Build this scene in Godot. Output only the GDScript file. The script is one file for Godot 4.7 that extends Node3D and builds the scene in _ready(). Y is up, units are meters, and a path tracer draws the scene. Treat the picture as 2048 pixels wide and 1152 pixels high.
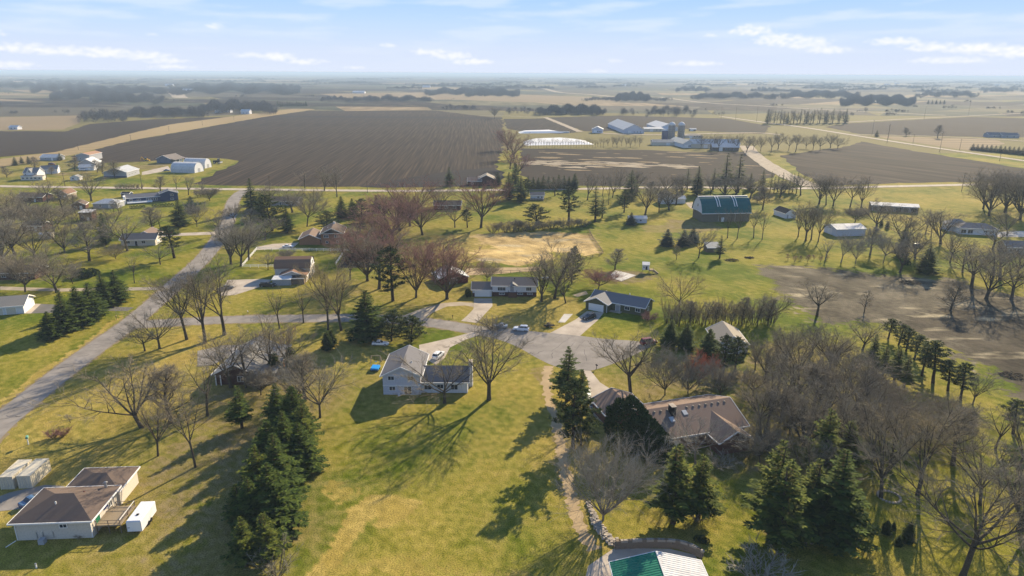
extends Node3D
# Aerial view over a rural subdivision: houses, bare trees, spruces, ploughed fields to a hazy horizon.

const CAM_H := 74.0
const FOC := 1367.0
var cam_basis := Basis(Vector3.RIGHT, -deg_to_rad(17.45)) * Basis(Vector3.BACK, deg_to_rad(0.33))
var M := {}
var rng := RandomNumberGenerator.new()
var taken := {}

# ---- pixel of the photograph -> point on the ground (or on a level h above it)
func P(x: float, y: float, h := 0.0) -> Vector3:
	var d := cam_basis * Vector3((x - 1024.0) / FOC, -(y - 576.0) / FOC, -1.0)
	var t := (h - CAM_H) / d.y
	return Vector3(d.x * t, h, d.z * t)

# height of the point seen at pixel (x, y) straight above the ground point p
func rise(p: Vector3, x: float, y: float) -> float:
	var d := cam_basis * Vector3((x - 1024.0) / FOC, -(y - 576.0) / FOC, -1.0)
	return CAM_H + d.y / Vector2(d.x, d.z).length() * Vector2(p.x, p.z).length()

class MB:
	var v := PackedVector3Array()
	var n := PackedVector3Array()
	var c := PackedColorArray()
	var uv := PackedVector2Array()
	var tint := Color.WHITE
	var colored := false
	# corners run counter-clockwise seen from outside
	func tri(a: Vector3, b: Vector3, d: Vector3) -> void:
		var m := (b - a).cross(d - a).normalized()
		v.append(a); v.append(d); v.append(b)
		n.append(m); n.append(m); n.append(m)
		if colored:
			c.append(tint); c.append(tint); c.append(tint)
	func quad(a: Vector3, b: Vector3, d: Vector3, e: Vector3) -> void:
		tri(a, b, d); tri(a, d, e)
	func hexa(p: Array) -> void:   # bottom 0-3, top 4-7, both counter-clockwise seen from above
		quad(p[3], p[2], p[1], p[0]); quad(p[4], p[5], p[6], p[7])
		for i in 4:
			var j := (i + 1) % 4
			quad(p[i], p[j], p[4 + j], p[4 + i])
	func box(a: Vector3, b: Vector3) -> void:
		var x0 := minf(a.x, b.x); var x1 := maxf(a.x, b.x)
		var y0 := minf(a.y, b.y); var y1 := maxf(a.y, b.y)
		var z0 := minf(a.z, b.z); var z1 := maxf(a.z, b.z)
		hexa([Vector3(x0, y0, z1), Vector3(x1, y0, z1), Vector3(x1, y0, z0), Vector3(x0, y0, z0), Vector3(x0, y1, z1), Vector3(x1, y1, z1), Vector3(x1, y1, z0), Vector3(x0, y1, z0)])
	func bar(a: Vector3, b: Vector3, w: float, h: float) -> void:   # a beam from a to b
		var d := (b - a).normalized()
		var s := d.cross(Vector3.UP)
		if s.length() < 0.01: s = Vector3.RIGHT
		s = s.normalized() * w * 0.5
		var u := s.cross(d).normalized() * h * 0.5
		hexa([a - s - u, a + s - u, b + s - u, b - s - u, a - s + u, a + s + u, b + s + u, b - s + u])
	func tube(pts: PackedVector3Array, rad: PackedFloat32Array, sides: int, cap := false) -> void:
		var rings := []
		for i in pts.size():
			var d := (pts[mini(i + 1, pts.size() - 1)] - pts[maxi(i - 1, 0)]).normalized()
			var s := d.cross(Vector3(0.31, 0.17, 0.93)).normalized()
			var u := d.cross(s)
			var r := PackedVector3Array()
			for k in sides:
				var a := TAU * k / sides
				r.append(s * cos(a) + u * sin(a))
			rings.append(r)
		for i in pts.size() - 1:
			for k in sides:
				var j := (k + 1) % sides
				var a: Vector3 = rings[i][k]; var b: Vector3 = rings[i][j]; var e: Vector3 = rings[i + 1][j]; var f: Vector3 = rings[i + 1][k]
				var pa := pts[i] + a * rad[i]; var pb := pts[i] + b * rad[i]; var pe := pts[i + 1] + e * rad[i + 1]; var pf := pts[i + 1] + f * rad[i + 1]
				v.append(pa); v.append(pe); v.append(pb); n.append(a); n.append(e); n.append(b)
				v.append(pa); v.append(pf); v.append(pe); n.append(a); n.append(f); n.append(e)
				if colored:
					for q in 6: c.append(tint)
		if cap:
			var last := pts.size() - 1
			for k in sides:
				tri(pts[last], pts[last] + rings[last][k] * rad[last], pts[last] + rings[last][(k + 1) % sides] * rad[last])
	func cyl(base: Vector3, r0: float, r1: float, h: float, sides := 12) -> void:
		tube(PackedVector3Array([base, base + Vector3.UP * h]), PackedFloat32Array([r0, r1]), sides, true)
	func lathe(base: Vector3, prof: Array, sides := 14) -> void:   # prof: [radius, height] pairs from below
		for i in prof.size() - 1:
			for k in sides:
				var a := TAU * k / sides; var b := TAU * (k + 1) / sides
				var p := Vector3(cos(a), 0, -sin(a)); var q := Vector3(cos(b), 0, -sin(b))
				quad(base + p * prof[i][0] + Vector3.UP * prof[i][1], base + q * prof[i][0] + Vector3.UP * prof[i][1], base + q * prof[i + 1][0] + Vector3.UP * prof[i + 1][1], base + p * prof[i + 1][0] + Vector3.UP * prof[i + 1][1])
	func poly(pts: PackedVector2Array, y: float) -> void:   # a level sheet, pts are (x, z)
		var t := Geometry2D.triangulate_polygon(pts)
		for i in range(0, t.size(), 3):
			var a := Vector3(pts[t[i]].x, y, pts[t[i]].y); var b := Vector3(pts[t[i + 1]].x, y, pts[t[i + 1]].y); var d := Vector3(pts[t[i + 2]].x, y, pts[t[i + 2]].y)
			if (b - a).cross(d - a).y < 0.0: tri(a, d, b)
			else: tri(a, b, d)
	func mesh() -> ArrayMesh:
		var arr := []
		arr.resize(Mesh.ARRAY_MAX)
		arr[Mesh.ARRAY_VERTEX] = v
		arr[Mesh.ARRAY_NORMAL] = n
		if c.size() == v.size(): arr[Mesh.ARRAY_COLOR] = c
		if uv.size() == v.size(): arr[Mesh.ARRAY_TEX_UV] = uv
		var m := ArrayMesh.new()
		m.add_surface_from_arrays(Mesh.PRIMITIVE_TRIANGLES, arr)
		return m

func numbered(called: String) -> String:
	var k: int = taken.get(called, 0)
	taken[called] = k + 1
	return called if k == 0 else "%s_%03d" % [called, k]

func part(called: String, shape, m: Material, parent: Node3D) -> MeshInstance3D:
	var o := MeshInstance3D.new()
	o.mesh = shape.mesh() if shape is MB else shape
	o.name = called
	o.material_override = m
	parent.add_child(o, true)
	return o

func tag(o: Node3D, label: String, category: String, group := "") -> void:
	o.set_meta("label", label)
	o.set_meta("category", category)
	if group != "": o.set_meta("group", group)

func thing(called: String, label: String, category: String, at := Vector3.ZERO, turn := 0.0, group := "") -> Node3D:
	var o := Node3D.new()
	o.name = numbered(called)
	add_child(o)
	o.position = at
	o.rotation.y = turn
	tag(o, label, category, group)
	return o

func single(called: String, shape, m: Material, label: String, category: String, group := "") -> MeshInstance3D:
	var o := part(numbered(called), shape, m, self)
	tag(o, label, category, group)
	return o

func struct(called: String, shape, m: Material, label := "") -> MeshInstance3D:
	var o := part(numbered(called), shape, m, self)
	o.set_meta("kind", "structure")
	if label != "": o.set_meta("label", label)
	return o

# ---- computed textures
func noise(seed_: int, freq: float, oct := 4) -> FastNoiseLite:
	var f := FastNoiseLite.new()
	f.seed = seed_
	f.frequency = freq
	f.noise_type = FastNoiseLite.TYPE_SIMPLEX_SMOOTH
	f.fractal_octaves = oct
	return f

func grain(seed_: int, size: int, freq: float, oct: int, cols: Array, stretch := 1) -> ImageTexture:
	# a seamless noise coloured by the list of (sRGB) colours from low to high; stretch > 1 draws it out along u
	var src := noise(seed_, freq, oct).get_seamless_image(size, size)
	src.convert(Image.FORMAT_L8)
	var d := src.get_data()
	if stretch > 1:
		src.resize(size * stretch, size, Image.INTERPOLATE_CUBIC)
		src.crop(size, size)
		d = src.get_data()
	var lut := PackedByteArray()
	for i in 256:
		var f := i / 255.0 * (cols.size() - 1)
		var k := mini(int(f), cols.size() - 2)
		var col: Color = (cols[k] as Color).lerp(cols[k + 1], f - k)
		lut.append(int(col.r * 255)); lut.append(int(col.g * 255)); lut.append(int(col.b * 255))
	var o := PackedByteArray()
	o.resize(size * size * 3)
	for i in size * size:
		var k := d[i] * 3
		o[i * 3] = lut[k]; o[i * 3 + 1] = lut[k + 1]; o[i * 3 + 2] = lut[k + 2]
	return ImageTexture.create_from_image(Image.create_from_data(size, size, false, Image.FORMAT_RGB8, o))

func mat(key: String, col: Color, rough := 0.85, tex: Texture2D = null, tile := 2.0, metal := 0.0, world := false) -> StandardMaterial3D:
	# col is a linear base colour
	var m := StandardMaterial3D.new()
	m.albedo_color = col.linear_to_srgb()
	m.roughness = rough
	m.metallic = metal
	m.metallic_specular = 0.5 if rough < 0.5 else 0.12
	if tex:
		m.albedo_texture = tex
		m.uv1_triplanar = true
		m.uv1_world_triplanar = world
		m.uv1_scale = Vector3.ONE / tile
	M[key] = m
	return m

# ---- camera, sky, sun, exposure
func make_air() -> void:
	var cam := Camera3D.new()
	cam.name = "camera"
	cam.position = Vector3(0, CAM_H, 0)
	cam.basis = cam_basis
	cam.fov = rad_to_deg(2.0 * atan(576.0 / FOC))
	cam.near = 0.5
	cam.far = 90000.0
	add_child(cam)
	cam.current = true
	var e := Environment.new()
	e.background_mode = Environment.BG_SKY
	e.sky = Sky.new()
	e.sky.sky_material = make_sky()
	e.background_energy_multiplier = 0.465
	e.tonemap_mode = Environment.TONE_MAPPER_LINEAR
	e.tonemap_exposure = 2.4
	e.fog_enabled = true
	e.fog_density = 0.000135
	e.fog_light_color = Color(0.80, 0.90, 1.0)
	e.sdfgi_enabled = true
	e.ssao_enabled = true
	e.ssil_enabled = true
	var w := WorldEnvironment.new()
	w.name = "environment"
	w.environment = e
	add_child(w)
	var sun := DirectionalLight3D.new()
	sun.name = "sun"
	sun.light_color = Color(1.0, 0.92, 0.78)
	sun.light_energy = 1.6
	sun.light_angular_distance = 0.5
	sun.shadow_enabled = true
	var az := deg_to_rad(29.0); var el := deg_to_rad(25.0)
	add_child(sun)
	sun.look_at_from_position(Vector3(sin(az) * cos(el), sin(el), -cos(az) * cos(el)) * 100.0, Vector3.ZERO)

# the air and the clouds: fair-weather cumulus low over the horizon, thin cirrus above
func make_sky() -> PanoramaSkyMaterial:
	var stops := [[0.0, Color8(216, 225, 243)], [1.6, Color8(210, 222, 243)], [3.6, Color8(192, 216, 246)], [6.2, Color8(164, 203, 249)], [12.0, Color8(142, 184, 238)], [30.0, Color8(108, 148, 206)], [90.0, Color8(78, 114, 170)]]
	var clumps := []   # azimuth, elevation, half width, half height (degrees), strength
	for a in [[45, 97, 75, 13, 1.1], [130, 103, 80, 14, 1.0], [205, 106, 80, 14, 1.1], [290, 112, 70, 14, 1.1], [330, 122, 60, 9, 0.9], [25, 130, 50, 10, 1.0], [345, 134, 60, 6, 0.9], [428, 53, 26, 8, 0.8], [500, 111, 60, 8, 0.8], [555, 114, 50, 14, 1.1], [610, 124, 60, 9, 1.0], [775, 91, 26, 6, 0.8], [860, 105, 60, 11, 1.0], [905, 112, 60, 12, 1.0], [945, 124, 60, 10, 1.1], [710, 135, 30, 5, 0.8], [305, 69, 16, 4, 0.5], [1500, 62, 60, 16, 1.2], [1560, 80, 70, 20, 1.1], [1610, 88, 70, 18, 1.1], [1650, 100, 60, 12, 1.0], [1420, 71, 20, 5, 0.7], [1385, 127, 80, 8, 0.9], [1230, 122, 24, 6, 0.7], [1195, 143, 30, 6, 0.6], [1790, 84, 60, 12, 1.1], [1870, 95, 70, 14, 1.1], [1950, 98, 80, 15, 1.2], [2030, 105, 70, 16, 1.2], [1900, 121, 90, 9, 0.9], [1340, 151, 60, 4, 0.6]]:
		var d := (cam_basis * Vector3((a[0] - 1024.0) / FOC, -(a[1] - 576.0) / FOC, -1.0)).normalized()
		clumps.append([rad_to_deg(atan2(d.x, -d.z)), rad_to_deg(asin(d.y)), a[2] / 25.0 * 0.75, a[3] / 25.0 * 0.75, a[4] * 0.85])
	rng.seed = 77
	for i in 150:   # the same kind of clouds all the way round
		var az := rng.randf_range(42.0, 318.0)
		var el := rng.randf_range(0.6, 4.5)
		for k in 3:
			clumps.append([az + k * rng.randf_range(1.5, 3.0), el - k * rng.randf_range(0.1, 0.4), rng.randf_range(1.2, 3.4), rng.randf_range(0.25, 0.75), rng.randf_range(0.7, 1.2)])
	var puff := noise(5, 0.55, 5)
	var wisp := noise(9, 0.16, 5)
	var base := sky_rows(512, 256, 0, 128, stops, [], puff, wisp)   # above 12 degrees: plain air with cirrus
	var img := Image.create_from_data(512, 128, false, Image.FORMAT_RGB8, base)
	img.resize(4096, 1024, Image.INTERPOLATE_CUBIC)
	var rows := 128
	var low := sky_rows(4096, 2048, 1024 - rows, rows, stops, clumps, puff, wisp)
	img.blit_rect(Image.create_from_data(4096, rows, false, Image.FORMAT_RGB8, low), Rect2i(0, 0, 4096, rows), Vector2i(0, 1024 - rows))
	var full := Image.create_empty(4096, 2048, false, Image.FORMAT_RGB8)
	full.fill(Color8(200, 212, 228))
	full.blit_rect(img, Rect2i(0, 0, 4096, 1024), Vector2i.ZERO)
	var s := PanoramaSkyMaterial.new()
	s.panorama = ImageTexture.create_from_image(full)
	return s

func sky_rows(w: int, h: int, first: int, count: int, stops: Array, clumps: Array, puff: FastNoiseLite, wisp: FastNoiseLite) -> PackedByteArray:
	var o := PackedByteArray()
	o.resize(w * count * 3)
	var dens := PackedFloat32Array()
	dens.resize(w * count)
	for cl in clumps:   # a lumpy ellipse with a flatter base for each cumulus
		var rx: float = cl[2]; var ry: float = cl[3]
		var i0 := int((0.5 - (cl[1] + ry * 1.7) / 180.0) * h) - first
		var i1 := int((0.5 - (cl[1] - ry * 1.5) / 180.0) * h) - first
		var x0 := int((cl[0] - rx * 1.6) / 360.0 * w)
		var x1 := int((cl[0] + rx * 1.6) / 360.0 * w)
		for i in range(maxi(i0, 0), mini(i1, count - 1) + 1):
			var el := 90.0 - (first + i + 0.5) / h * 180.0
			var dy: float = (el - cl[1]) / ry
			if dy < 0.0: dy *= 1.35
			for x in range(x0, x1 + 1):
				var az := (x + 0.5) / w * 360.0
				var dx: float = (az - cl[0]) / rx
				var q := 1.0 - dx * dx - dy * dy + 1.0 * puff.get_noise_3d(cos(deg_to_rad(az)) * 149.0, sin(deg_to_rad(az)) * 149.0, el * 6.5)
				if q > 0.0:
					var xi := posmod(x, w)
					dens[i * w + xi] = maxf(dens[i * w + xi], minf(q * 0.9, 1.0) * cl[4] * 0.84)
	for i in count:
		var el := 90.0 - (first + i + 0.5) / h * 180.0
		var k := 0
		while k < stops.size() - 2 and el > stops[k + 1][0]: k += 1
		var col: Color = (stops[k][1] as Color).lerp(stops[k + 1][1], clampf((el - stops[k][0]) / (stops[k + 1][0] - stops[k][0]), 0, 1))
		for x in w:
			var az := (x + 0.5) / w * 360.0
			var ra := deg_to_rad(az)
			var ci := wisp.get_noise_3d(cos(ra) * 34.0 + el * 0.9, sin(ra) * 34.0 - el * 0.6, el * 5.0)
			var veil := clampf((ci + 0.05) * 1.0, 0.0, 0.45) * clampf(el / 4.0, 0.15, 1.0)
			var d := clampf(dens[i * w + x], 0, 0.95)
			var c := col.lerp(Color8(232, 238, 250), veil).lerp(Color8(250, 249, 248), d)
			var at := (i * w + x) * 3
			o[at] = int(c.r * 255); o[at + 1] = int(c.g * 255); o[at + 2] = int(c.b * 255)
	return o

# ---- the ground, fields, roads and drives
func pts(list: Array) -> PackedVector2Array:   # pixel pairs -> (x, z) on the ground
	var o := PackedVector2Array()
	for i in range(0, list.size(), 2):
		var p := P(list[i], list[i + 1])
		o.append(Vector2(p.x, p.z))
	return o

func smooth_line(p: PackedVector2Array, step := 4.0) -> PackedVector2Array:
	var c := Curve2D.new()
	for i in p.size():
		var t := (p[mini(i + 1, p.size() - 1)] - p[maxi(i - 1, 0)]) / 6.0
		c.add_point(p[i], -t, t)
	c.bake_interval = step
	return c.get_baked_points()

func ribbon(m: MB, line: PackedVector2Array, w: float, y: float, wobble := 0.0) -> void:
	var l := PackedVector3Array(); var r := PackedVector3Array()
	for i in line.size():
		var d := (line[mini(i + 1, line.size() - 1)] - line[maxi(i - 1, 0)]).normalized()
		var s := Vector2(-d.y, d.x) * (w * 0.5 + rng.randf_range(-wobble, wobble))
		l.append(Vector3(line[i].x + s.x, y, line[i].y + s.y)); r.append(Vector3(line[i].x - s.x, y, line[i].y - s.y))
	for i in line.size() - 1:
		m.quad(l[i], l[i + 1], r[i + 1], r[i])

func rough_edge(p: PackedVector2Array, step: float, amp: float) -> PackedVector2Array:   # a polygon with an uneven natural border
	var o := PackedVector2Array()
	for i in p.size():
		var a := p[i]; var b := p[(i + 1) % p.size()]
		var k := maxi(1, int(a.distance_to(b) / step))
		var s := (b - a).orthogonal().normalized()
		for j in k:
			o.append(a.lerp(b, float(j) / k) + s * (rng.randf_range(-amp, amp) if j > 0 else 0.0))
	return o

var tones := []
var patches := []
func lawn_setup() -> void:
	# what grows where: pixel, radius (m), share of dry grass 0..1, share of bare earth 0..1
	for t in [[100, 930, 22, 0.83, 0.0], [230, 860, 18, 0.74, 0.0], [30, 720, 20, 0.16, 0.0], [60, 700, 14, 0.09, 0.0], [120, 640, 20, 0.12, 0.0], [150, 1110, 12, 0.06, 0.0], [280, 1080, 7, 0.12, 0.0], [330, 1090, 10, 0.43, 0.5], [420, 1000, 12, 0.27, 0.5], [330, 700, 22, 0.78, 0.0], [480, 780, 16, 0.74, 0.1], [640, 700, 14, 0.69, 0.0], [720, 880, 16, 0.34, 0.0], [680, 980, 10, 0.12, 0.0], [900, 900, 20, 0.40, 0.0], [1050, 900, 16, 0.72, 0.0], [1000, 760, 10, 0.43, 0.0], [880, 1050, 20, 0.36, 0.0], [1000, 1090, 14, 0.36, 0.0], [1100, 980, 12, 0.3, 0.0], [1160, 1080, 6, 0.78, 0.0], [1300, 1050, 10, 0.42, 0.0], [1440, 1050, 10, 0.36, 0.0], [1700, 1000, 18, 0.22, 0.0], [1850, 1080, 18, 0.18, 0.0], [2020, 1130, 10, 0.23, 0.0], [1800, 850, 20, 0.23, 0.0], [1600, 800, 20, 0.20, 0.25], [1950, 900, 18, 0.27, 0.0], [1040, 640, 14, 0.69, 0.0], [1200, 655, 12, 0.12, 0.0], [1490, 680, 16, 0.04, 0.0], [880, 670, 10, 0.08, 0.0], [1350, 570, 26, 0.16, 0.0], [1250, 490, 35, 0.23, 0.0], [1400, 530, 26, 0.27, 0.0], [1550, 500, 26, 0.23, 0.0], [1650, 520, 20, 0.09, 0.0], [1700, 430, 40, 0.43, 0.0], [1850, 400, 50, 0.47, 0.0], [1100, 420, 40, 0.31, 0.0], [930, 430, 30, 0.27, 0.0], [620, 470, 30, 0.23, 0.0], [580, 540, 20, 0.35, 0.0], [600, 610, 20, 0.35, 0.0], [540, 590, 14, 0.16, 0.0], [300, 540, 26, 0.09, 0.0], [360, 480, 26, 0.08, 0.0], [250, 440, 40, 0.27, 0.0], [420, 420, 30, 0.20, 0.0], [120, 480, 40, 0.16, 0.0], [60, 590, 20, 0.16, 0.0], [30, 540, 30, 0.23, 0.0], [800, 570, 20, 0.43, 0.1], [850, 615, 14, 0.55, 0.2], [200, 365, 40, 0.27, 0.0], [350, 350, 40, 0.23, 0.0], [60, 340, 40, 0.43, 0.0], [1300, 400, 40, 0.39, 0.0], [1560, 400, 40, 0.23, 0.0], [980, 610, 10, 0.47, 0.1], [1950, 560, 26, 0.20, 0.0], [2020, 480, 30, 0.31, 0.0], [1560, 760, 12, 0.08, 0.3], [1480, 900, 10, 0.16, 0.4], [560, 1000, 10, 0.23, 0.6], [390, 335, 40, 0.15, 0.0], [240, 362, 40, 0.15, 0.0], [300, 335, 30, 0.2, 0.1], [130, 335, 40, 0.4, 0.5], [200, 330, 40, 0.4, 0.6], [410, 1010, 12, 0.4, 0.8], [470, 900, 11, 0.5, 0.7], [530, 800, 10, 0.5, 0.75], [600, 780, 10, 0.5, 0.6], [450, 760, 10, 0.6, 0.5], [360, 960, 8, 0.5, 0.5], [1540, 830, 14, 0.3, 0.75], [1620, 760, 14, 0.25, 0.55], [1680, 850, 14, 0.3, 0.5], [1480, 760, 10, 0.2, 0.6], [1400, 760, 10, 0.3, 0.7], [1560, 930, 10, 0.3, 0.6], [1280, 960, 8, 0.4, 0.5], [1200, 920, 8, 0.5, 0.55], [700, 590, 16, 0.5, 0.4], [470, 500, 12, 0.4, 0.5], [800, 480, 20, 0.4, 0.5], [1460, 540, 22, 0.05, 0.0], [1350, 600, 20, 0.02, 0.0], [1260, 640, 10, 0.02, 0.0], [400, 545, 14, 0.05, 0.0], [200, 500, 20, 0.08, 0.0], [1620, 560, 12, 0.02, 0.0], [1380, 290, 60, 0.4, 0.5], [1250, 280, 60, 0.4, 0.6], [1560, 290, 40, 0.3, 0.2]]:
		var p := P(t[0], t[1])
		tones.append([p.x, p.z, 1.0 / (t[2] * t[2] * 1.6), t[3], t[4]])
	# outlined patches: pixels, dry, earth, edge wobble
	for t in [
		[[740, 988, 780, 990, 845, 1003, 830, 1020, 812, 1040, 770, 1058, 745, 1052, 765, 1028, 735, 1040, 715, 1075, 695, 1110, 670, 1160, 600, 1160, 650, 1110, 680, 1060, 700, 1015], 1.0, 0.0, 0.5],
		[[655, 960, 690, 955, 718, 985, 690, 1000, 660, 995], 0.75, 0.0, 2.0],
		[[0, 800, 120, 715, 200, 660, 250, 625, 240, 640, 130, 722, 30, 808, 0, 830], 0.95, 0.0, 0.8],
		[[0, 880, 60, 836, 140, 765, 200, 718, 215, 722, 120, 800, 0, 905], 0.55, 0.1, 1.5],
		[[1118, 860, 1135, 950, 1150, 1010, 1168, 1060, 1190, 1100, 1230, 1110, 1230, 1095, 1190, 1060, 1172, 1010, 1160, 950, 1135, 880], 0.9, 0.1, 1.0],
		[[1112, 870, 1122, 930, 1135, 990, 1148, 1020, 1140, 1020, 1122, 970, 1108, 900], 0.8, 0.75, 0.6],
		[[1065, 735, 1108, 733, 1110, 770, 1085, 800, 1075, 760], 0.75, 0.55, 0.8],
		[[640, 1148, 780, 1120, 860, 1140, 960, 1148, 1020, 1135, 1040, 1160, 640, 1160], 0.8, 0.0, 2.5],
		[[945, 468, 1090, 462, 1185, 466, 1205, 500, 1180, 512, 1090, 505, 1000, 500, 960, 490], 1.0, 0.0, 2.5, Color(0.50, 0.37, 0.185)],
		[[1010, 500, 1065, 488, 1110, 520, 1040, 530, 960, 522, 945, 500], 1.0, 0.0, 2.5, Color(0.46, 0.34, 0.165)],
		[[860, 470, 945, 465, 960, 490, 1000, 505, 960, 525, 900, 520, 860, 500], 0.9, 0.15, 2.5],
		[[1335, 440, 1420, 440, 1448, 458, 1400, 466, 1330, 452], 0.6, 0.7, 1.6],
		[[1280, 450, 1350, 452, 1360, 464, 1290, 464], 0.6, 0.5, 1.6],
		[[1205, 545, 1270, 540, 1310, 552, 1308, 560, 1260, 568, 1215, 560], 0.4, 0.85, 1.0],
		[[90, 345, 330, 338, 340, 328, 330, 322, 290, 330, 180, 345, 120, 352], 0.6, 0.7, 2.0],
		[[1300, 292, 1560, 296, 1600, 286, 1500, 262, 1180, 262, 1190, 280], 0.7, 0.6, 4.0],
		[[1500, 1030, 1600, 1015, 1640, 1060, 1600, 1090, 1540, 1085], 0.5, 0.8, 1.5],
		[[430, 300, 480, 318, 470, 325, 430, 340, 350, 368, 300, 368, 370, 348, 420, 332], 0.45, 0.0, 1.0],
		[[1180, 610, 1150, 640, 1060, 690, 1000, 640, 1060, 600, 1130, 590], 0.7, 0.1, 3.0],
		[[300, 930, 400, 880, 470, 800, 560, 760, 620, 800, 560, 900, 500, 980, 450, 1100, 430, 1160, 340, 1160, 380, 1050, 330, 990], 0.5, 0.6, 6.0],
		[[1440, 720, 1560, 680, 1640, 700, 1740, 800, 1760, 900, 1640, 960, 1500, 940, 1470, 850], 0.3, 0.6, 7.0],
		[[1520, 531, 1600, 534, 1720, 541, 1830, 552, 1930, 562, 1990, 585, 2140, 610, 2140, 830, 2020, 775, 1960, 735, 1880, 690, 1800, 655, 1720, 640, 1640, 640, 1570, 600, 1535, 560], 0.0, 0.0, 4.0, Color(0.132, 0.116, 0.093)],
		[[1790, 640, 1870, 628, 1990, 620, 2140, 640, 2140, 800, 2000, 742, 1930, 700, 1850, 668], 0.0, 0.0, 6.0, Color(0.078, 0.067, 0.054)]]:
		var q := pts(t[0])
		var r := Rect2(q[0], Vector2.ZERO)
		for k in q: r = r.expand(k)
		patches.append([q, r.grow(6.0), t[1], t[2], t[3], t[4] if t.size() > 4 else null])

var coarse := PackedVector2Array()
var near_patches := []
func lawn_cells() -> void:
	for j in 112:
		for i in 204:
			var x := -606.0 + i * 6.0; var z := -702.0 + j * 6.0
			var sw := 0.06; var sd := 0.06 * 0.35; var se := 0.0
			for t in tones:
				var dx: float = x - t[0]; var dz: float = z - t[1]
				var q: float = (dx * dx + dz * dz) * t[2]
				if q < 5.0:
					var w := exp(-q)
					sw += w; sd += w * t[3]; se += w * t[4]
			coarse.append(Vector2(sd, se) / sw)
			var l := []
			for p in patches:
				if (p[1] as Rect2).intersects(Rect2(x, z, 6.0, 6.0)): l.append(p)
			near_patches.append(l)

var wide: FastNoiseLite
var mid: FastNoiseLite
var fine: FastNoiseLite
var silty: FastNoiseLite
func ground_color(x: float, z: float) -> Color:
	var a := wide.get_noise_2d(x, z); var b := mid.get_noise_2d(x, z); var c := fine.get_noise_2d(x, z)
	var fx := (x + 606.0) / 6.0; var fz := (z + 702.0) / 6.0
	var ix := int(fx); var iz := int(fz)
	var k := iz * 204 + ix
	fx -= ix; fz -= iz
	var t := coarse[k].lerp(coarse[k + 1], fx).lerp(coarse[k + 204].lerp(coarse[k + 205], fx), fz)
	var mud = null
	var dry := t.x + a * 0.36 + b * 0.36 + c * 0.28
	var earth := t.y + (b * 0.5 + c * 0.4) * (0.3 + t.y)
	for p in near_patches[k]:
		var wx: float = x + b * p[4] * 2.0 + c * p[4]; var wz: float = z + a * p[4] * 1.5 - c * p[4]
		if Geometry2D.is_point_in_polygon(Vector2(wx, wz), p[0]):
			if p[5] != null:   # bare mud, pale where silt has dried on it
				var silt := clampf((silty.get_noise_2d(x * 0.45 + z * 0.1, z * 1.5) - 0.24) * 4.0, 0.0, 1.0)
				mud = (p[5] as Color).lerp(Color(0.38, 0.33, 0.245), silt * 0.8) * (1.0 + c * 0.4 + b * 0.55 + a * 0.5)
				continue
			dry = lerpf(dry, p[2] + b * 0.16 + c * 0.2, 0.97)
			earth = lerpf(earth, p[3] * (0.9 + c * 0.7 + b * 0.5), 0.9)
	if mud != null: return mud
	dry = clampf(dry, 0.0, 1.0)
	earth = clampf(earth, 0.0, 1.0)
	var g := Color(0.112, 0.154, 0.013).lerp(Color(0.200, 0.208, 0.017), clampf(a * 1.4 + 0.5, 0, 1))
	var d := Color(0.45, 0.345, 0.115).lerp(Color(0.33, 0.255, 0.070), clampf(0.5 + b * 1.5, 0, 1))
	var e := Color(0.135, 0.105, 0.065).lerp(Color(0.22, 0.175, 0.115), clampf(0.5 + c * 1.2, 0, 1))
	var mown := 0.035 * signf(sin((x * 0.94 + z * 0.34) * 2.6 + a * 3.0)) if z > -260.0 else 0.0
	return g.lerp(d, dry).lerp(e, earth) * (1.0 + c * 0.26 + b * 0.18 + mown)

func grid(m: MB, x0: float, x1: float, z0: float, z1: float, step: float) -> void:
	var nx := int((x1 - x0) / step); var nz := int((z1 - z0) / step)
	var col := PackedColorArray()
	for j in nz + 1:
		for i in nx + 1:
			col.append(ground_color(x0 + i * step, z0 + j * step))
	for j in nz:
		for i in nx:
			var a := Vector3(x0 + i * step, 0, z0 + j * step); var b := a + Vector3(step, 0, 0); var c := a + Vector3(step, 0, step); var d := a + Vector3(0, 0, step)
			var k := j * (nx + 1) + i
			m.v.append_array([a, b, c, a, c, d])
			m.c.append_array([col[k], col[k + 1], col[k + nx + 2], col[k], col[k + nx + 2], col[k + nx + 1]])
			for q in 6: m.n.append(Vector3.UP)

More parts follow.
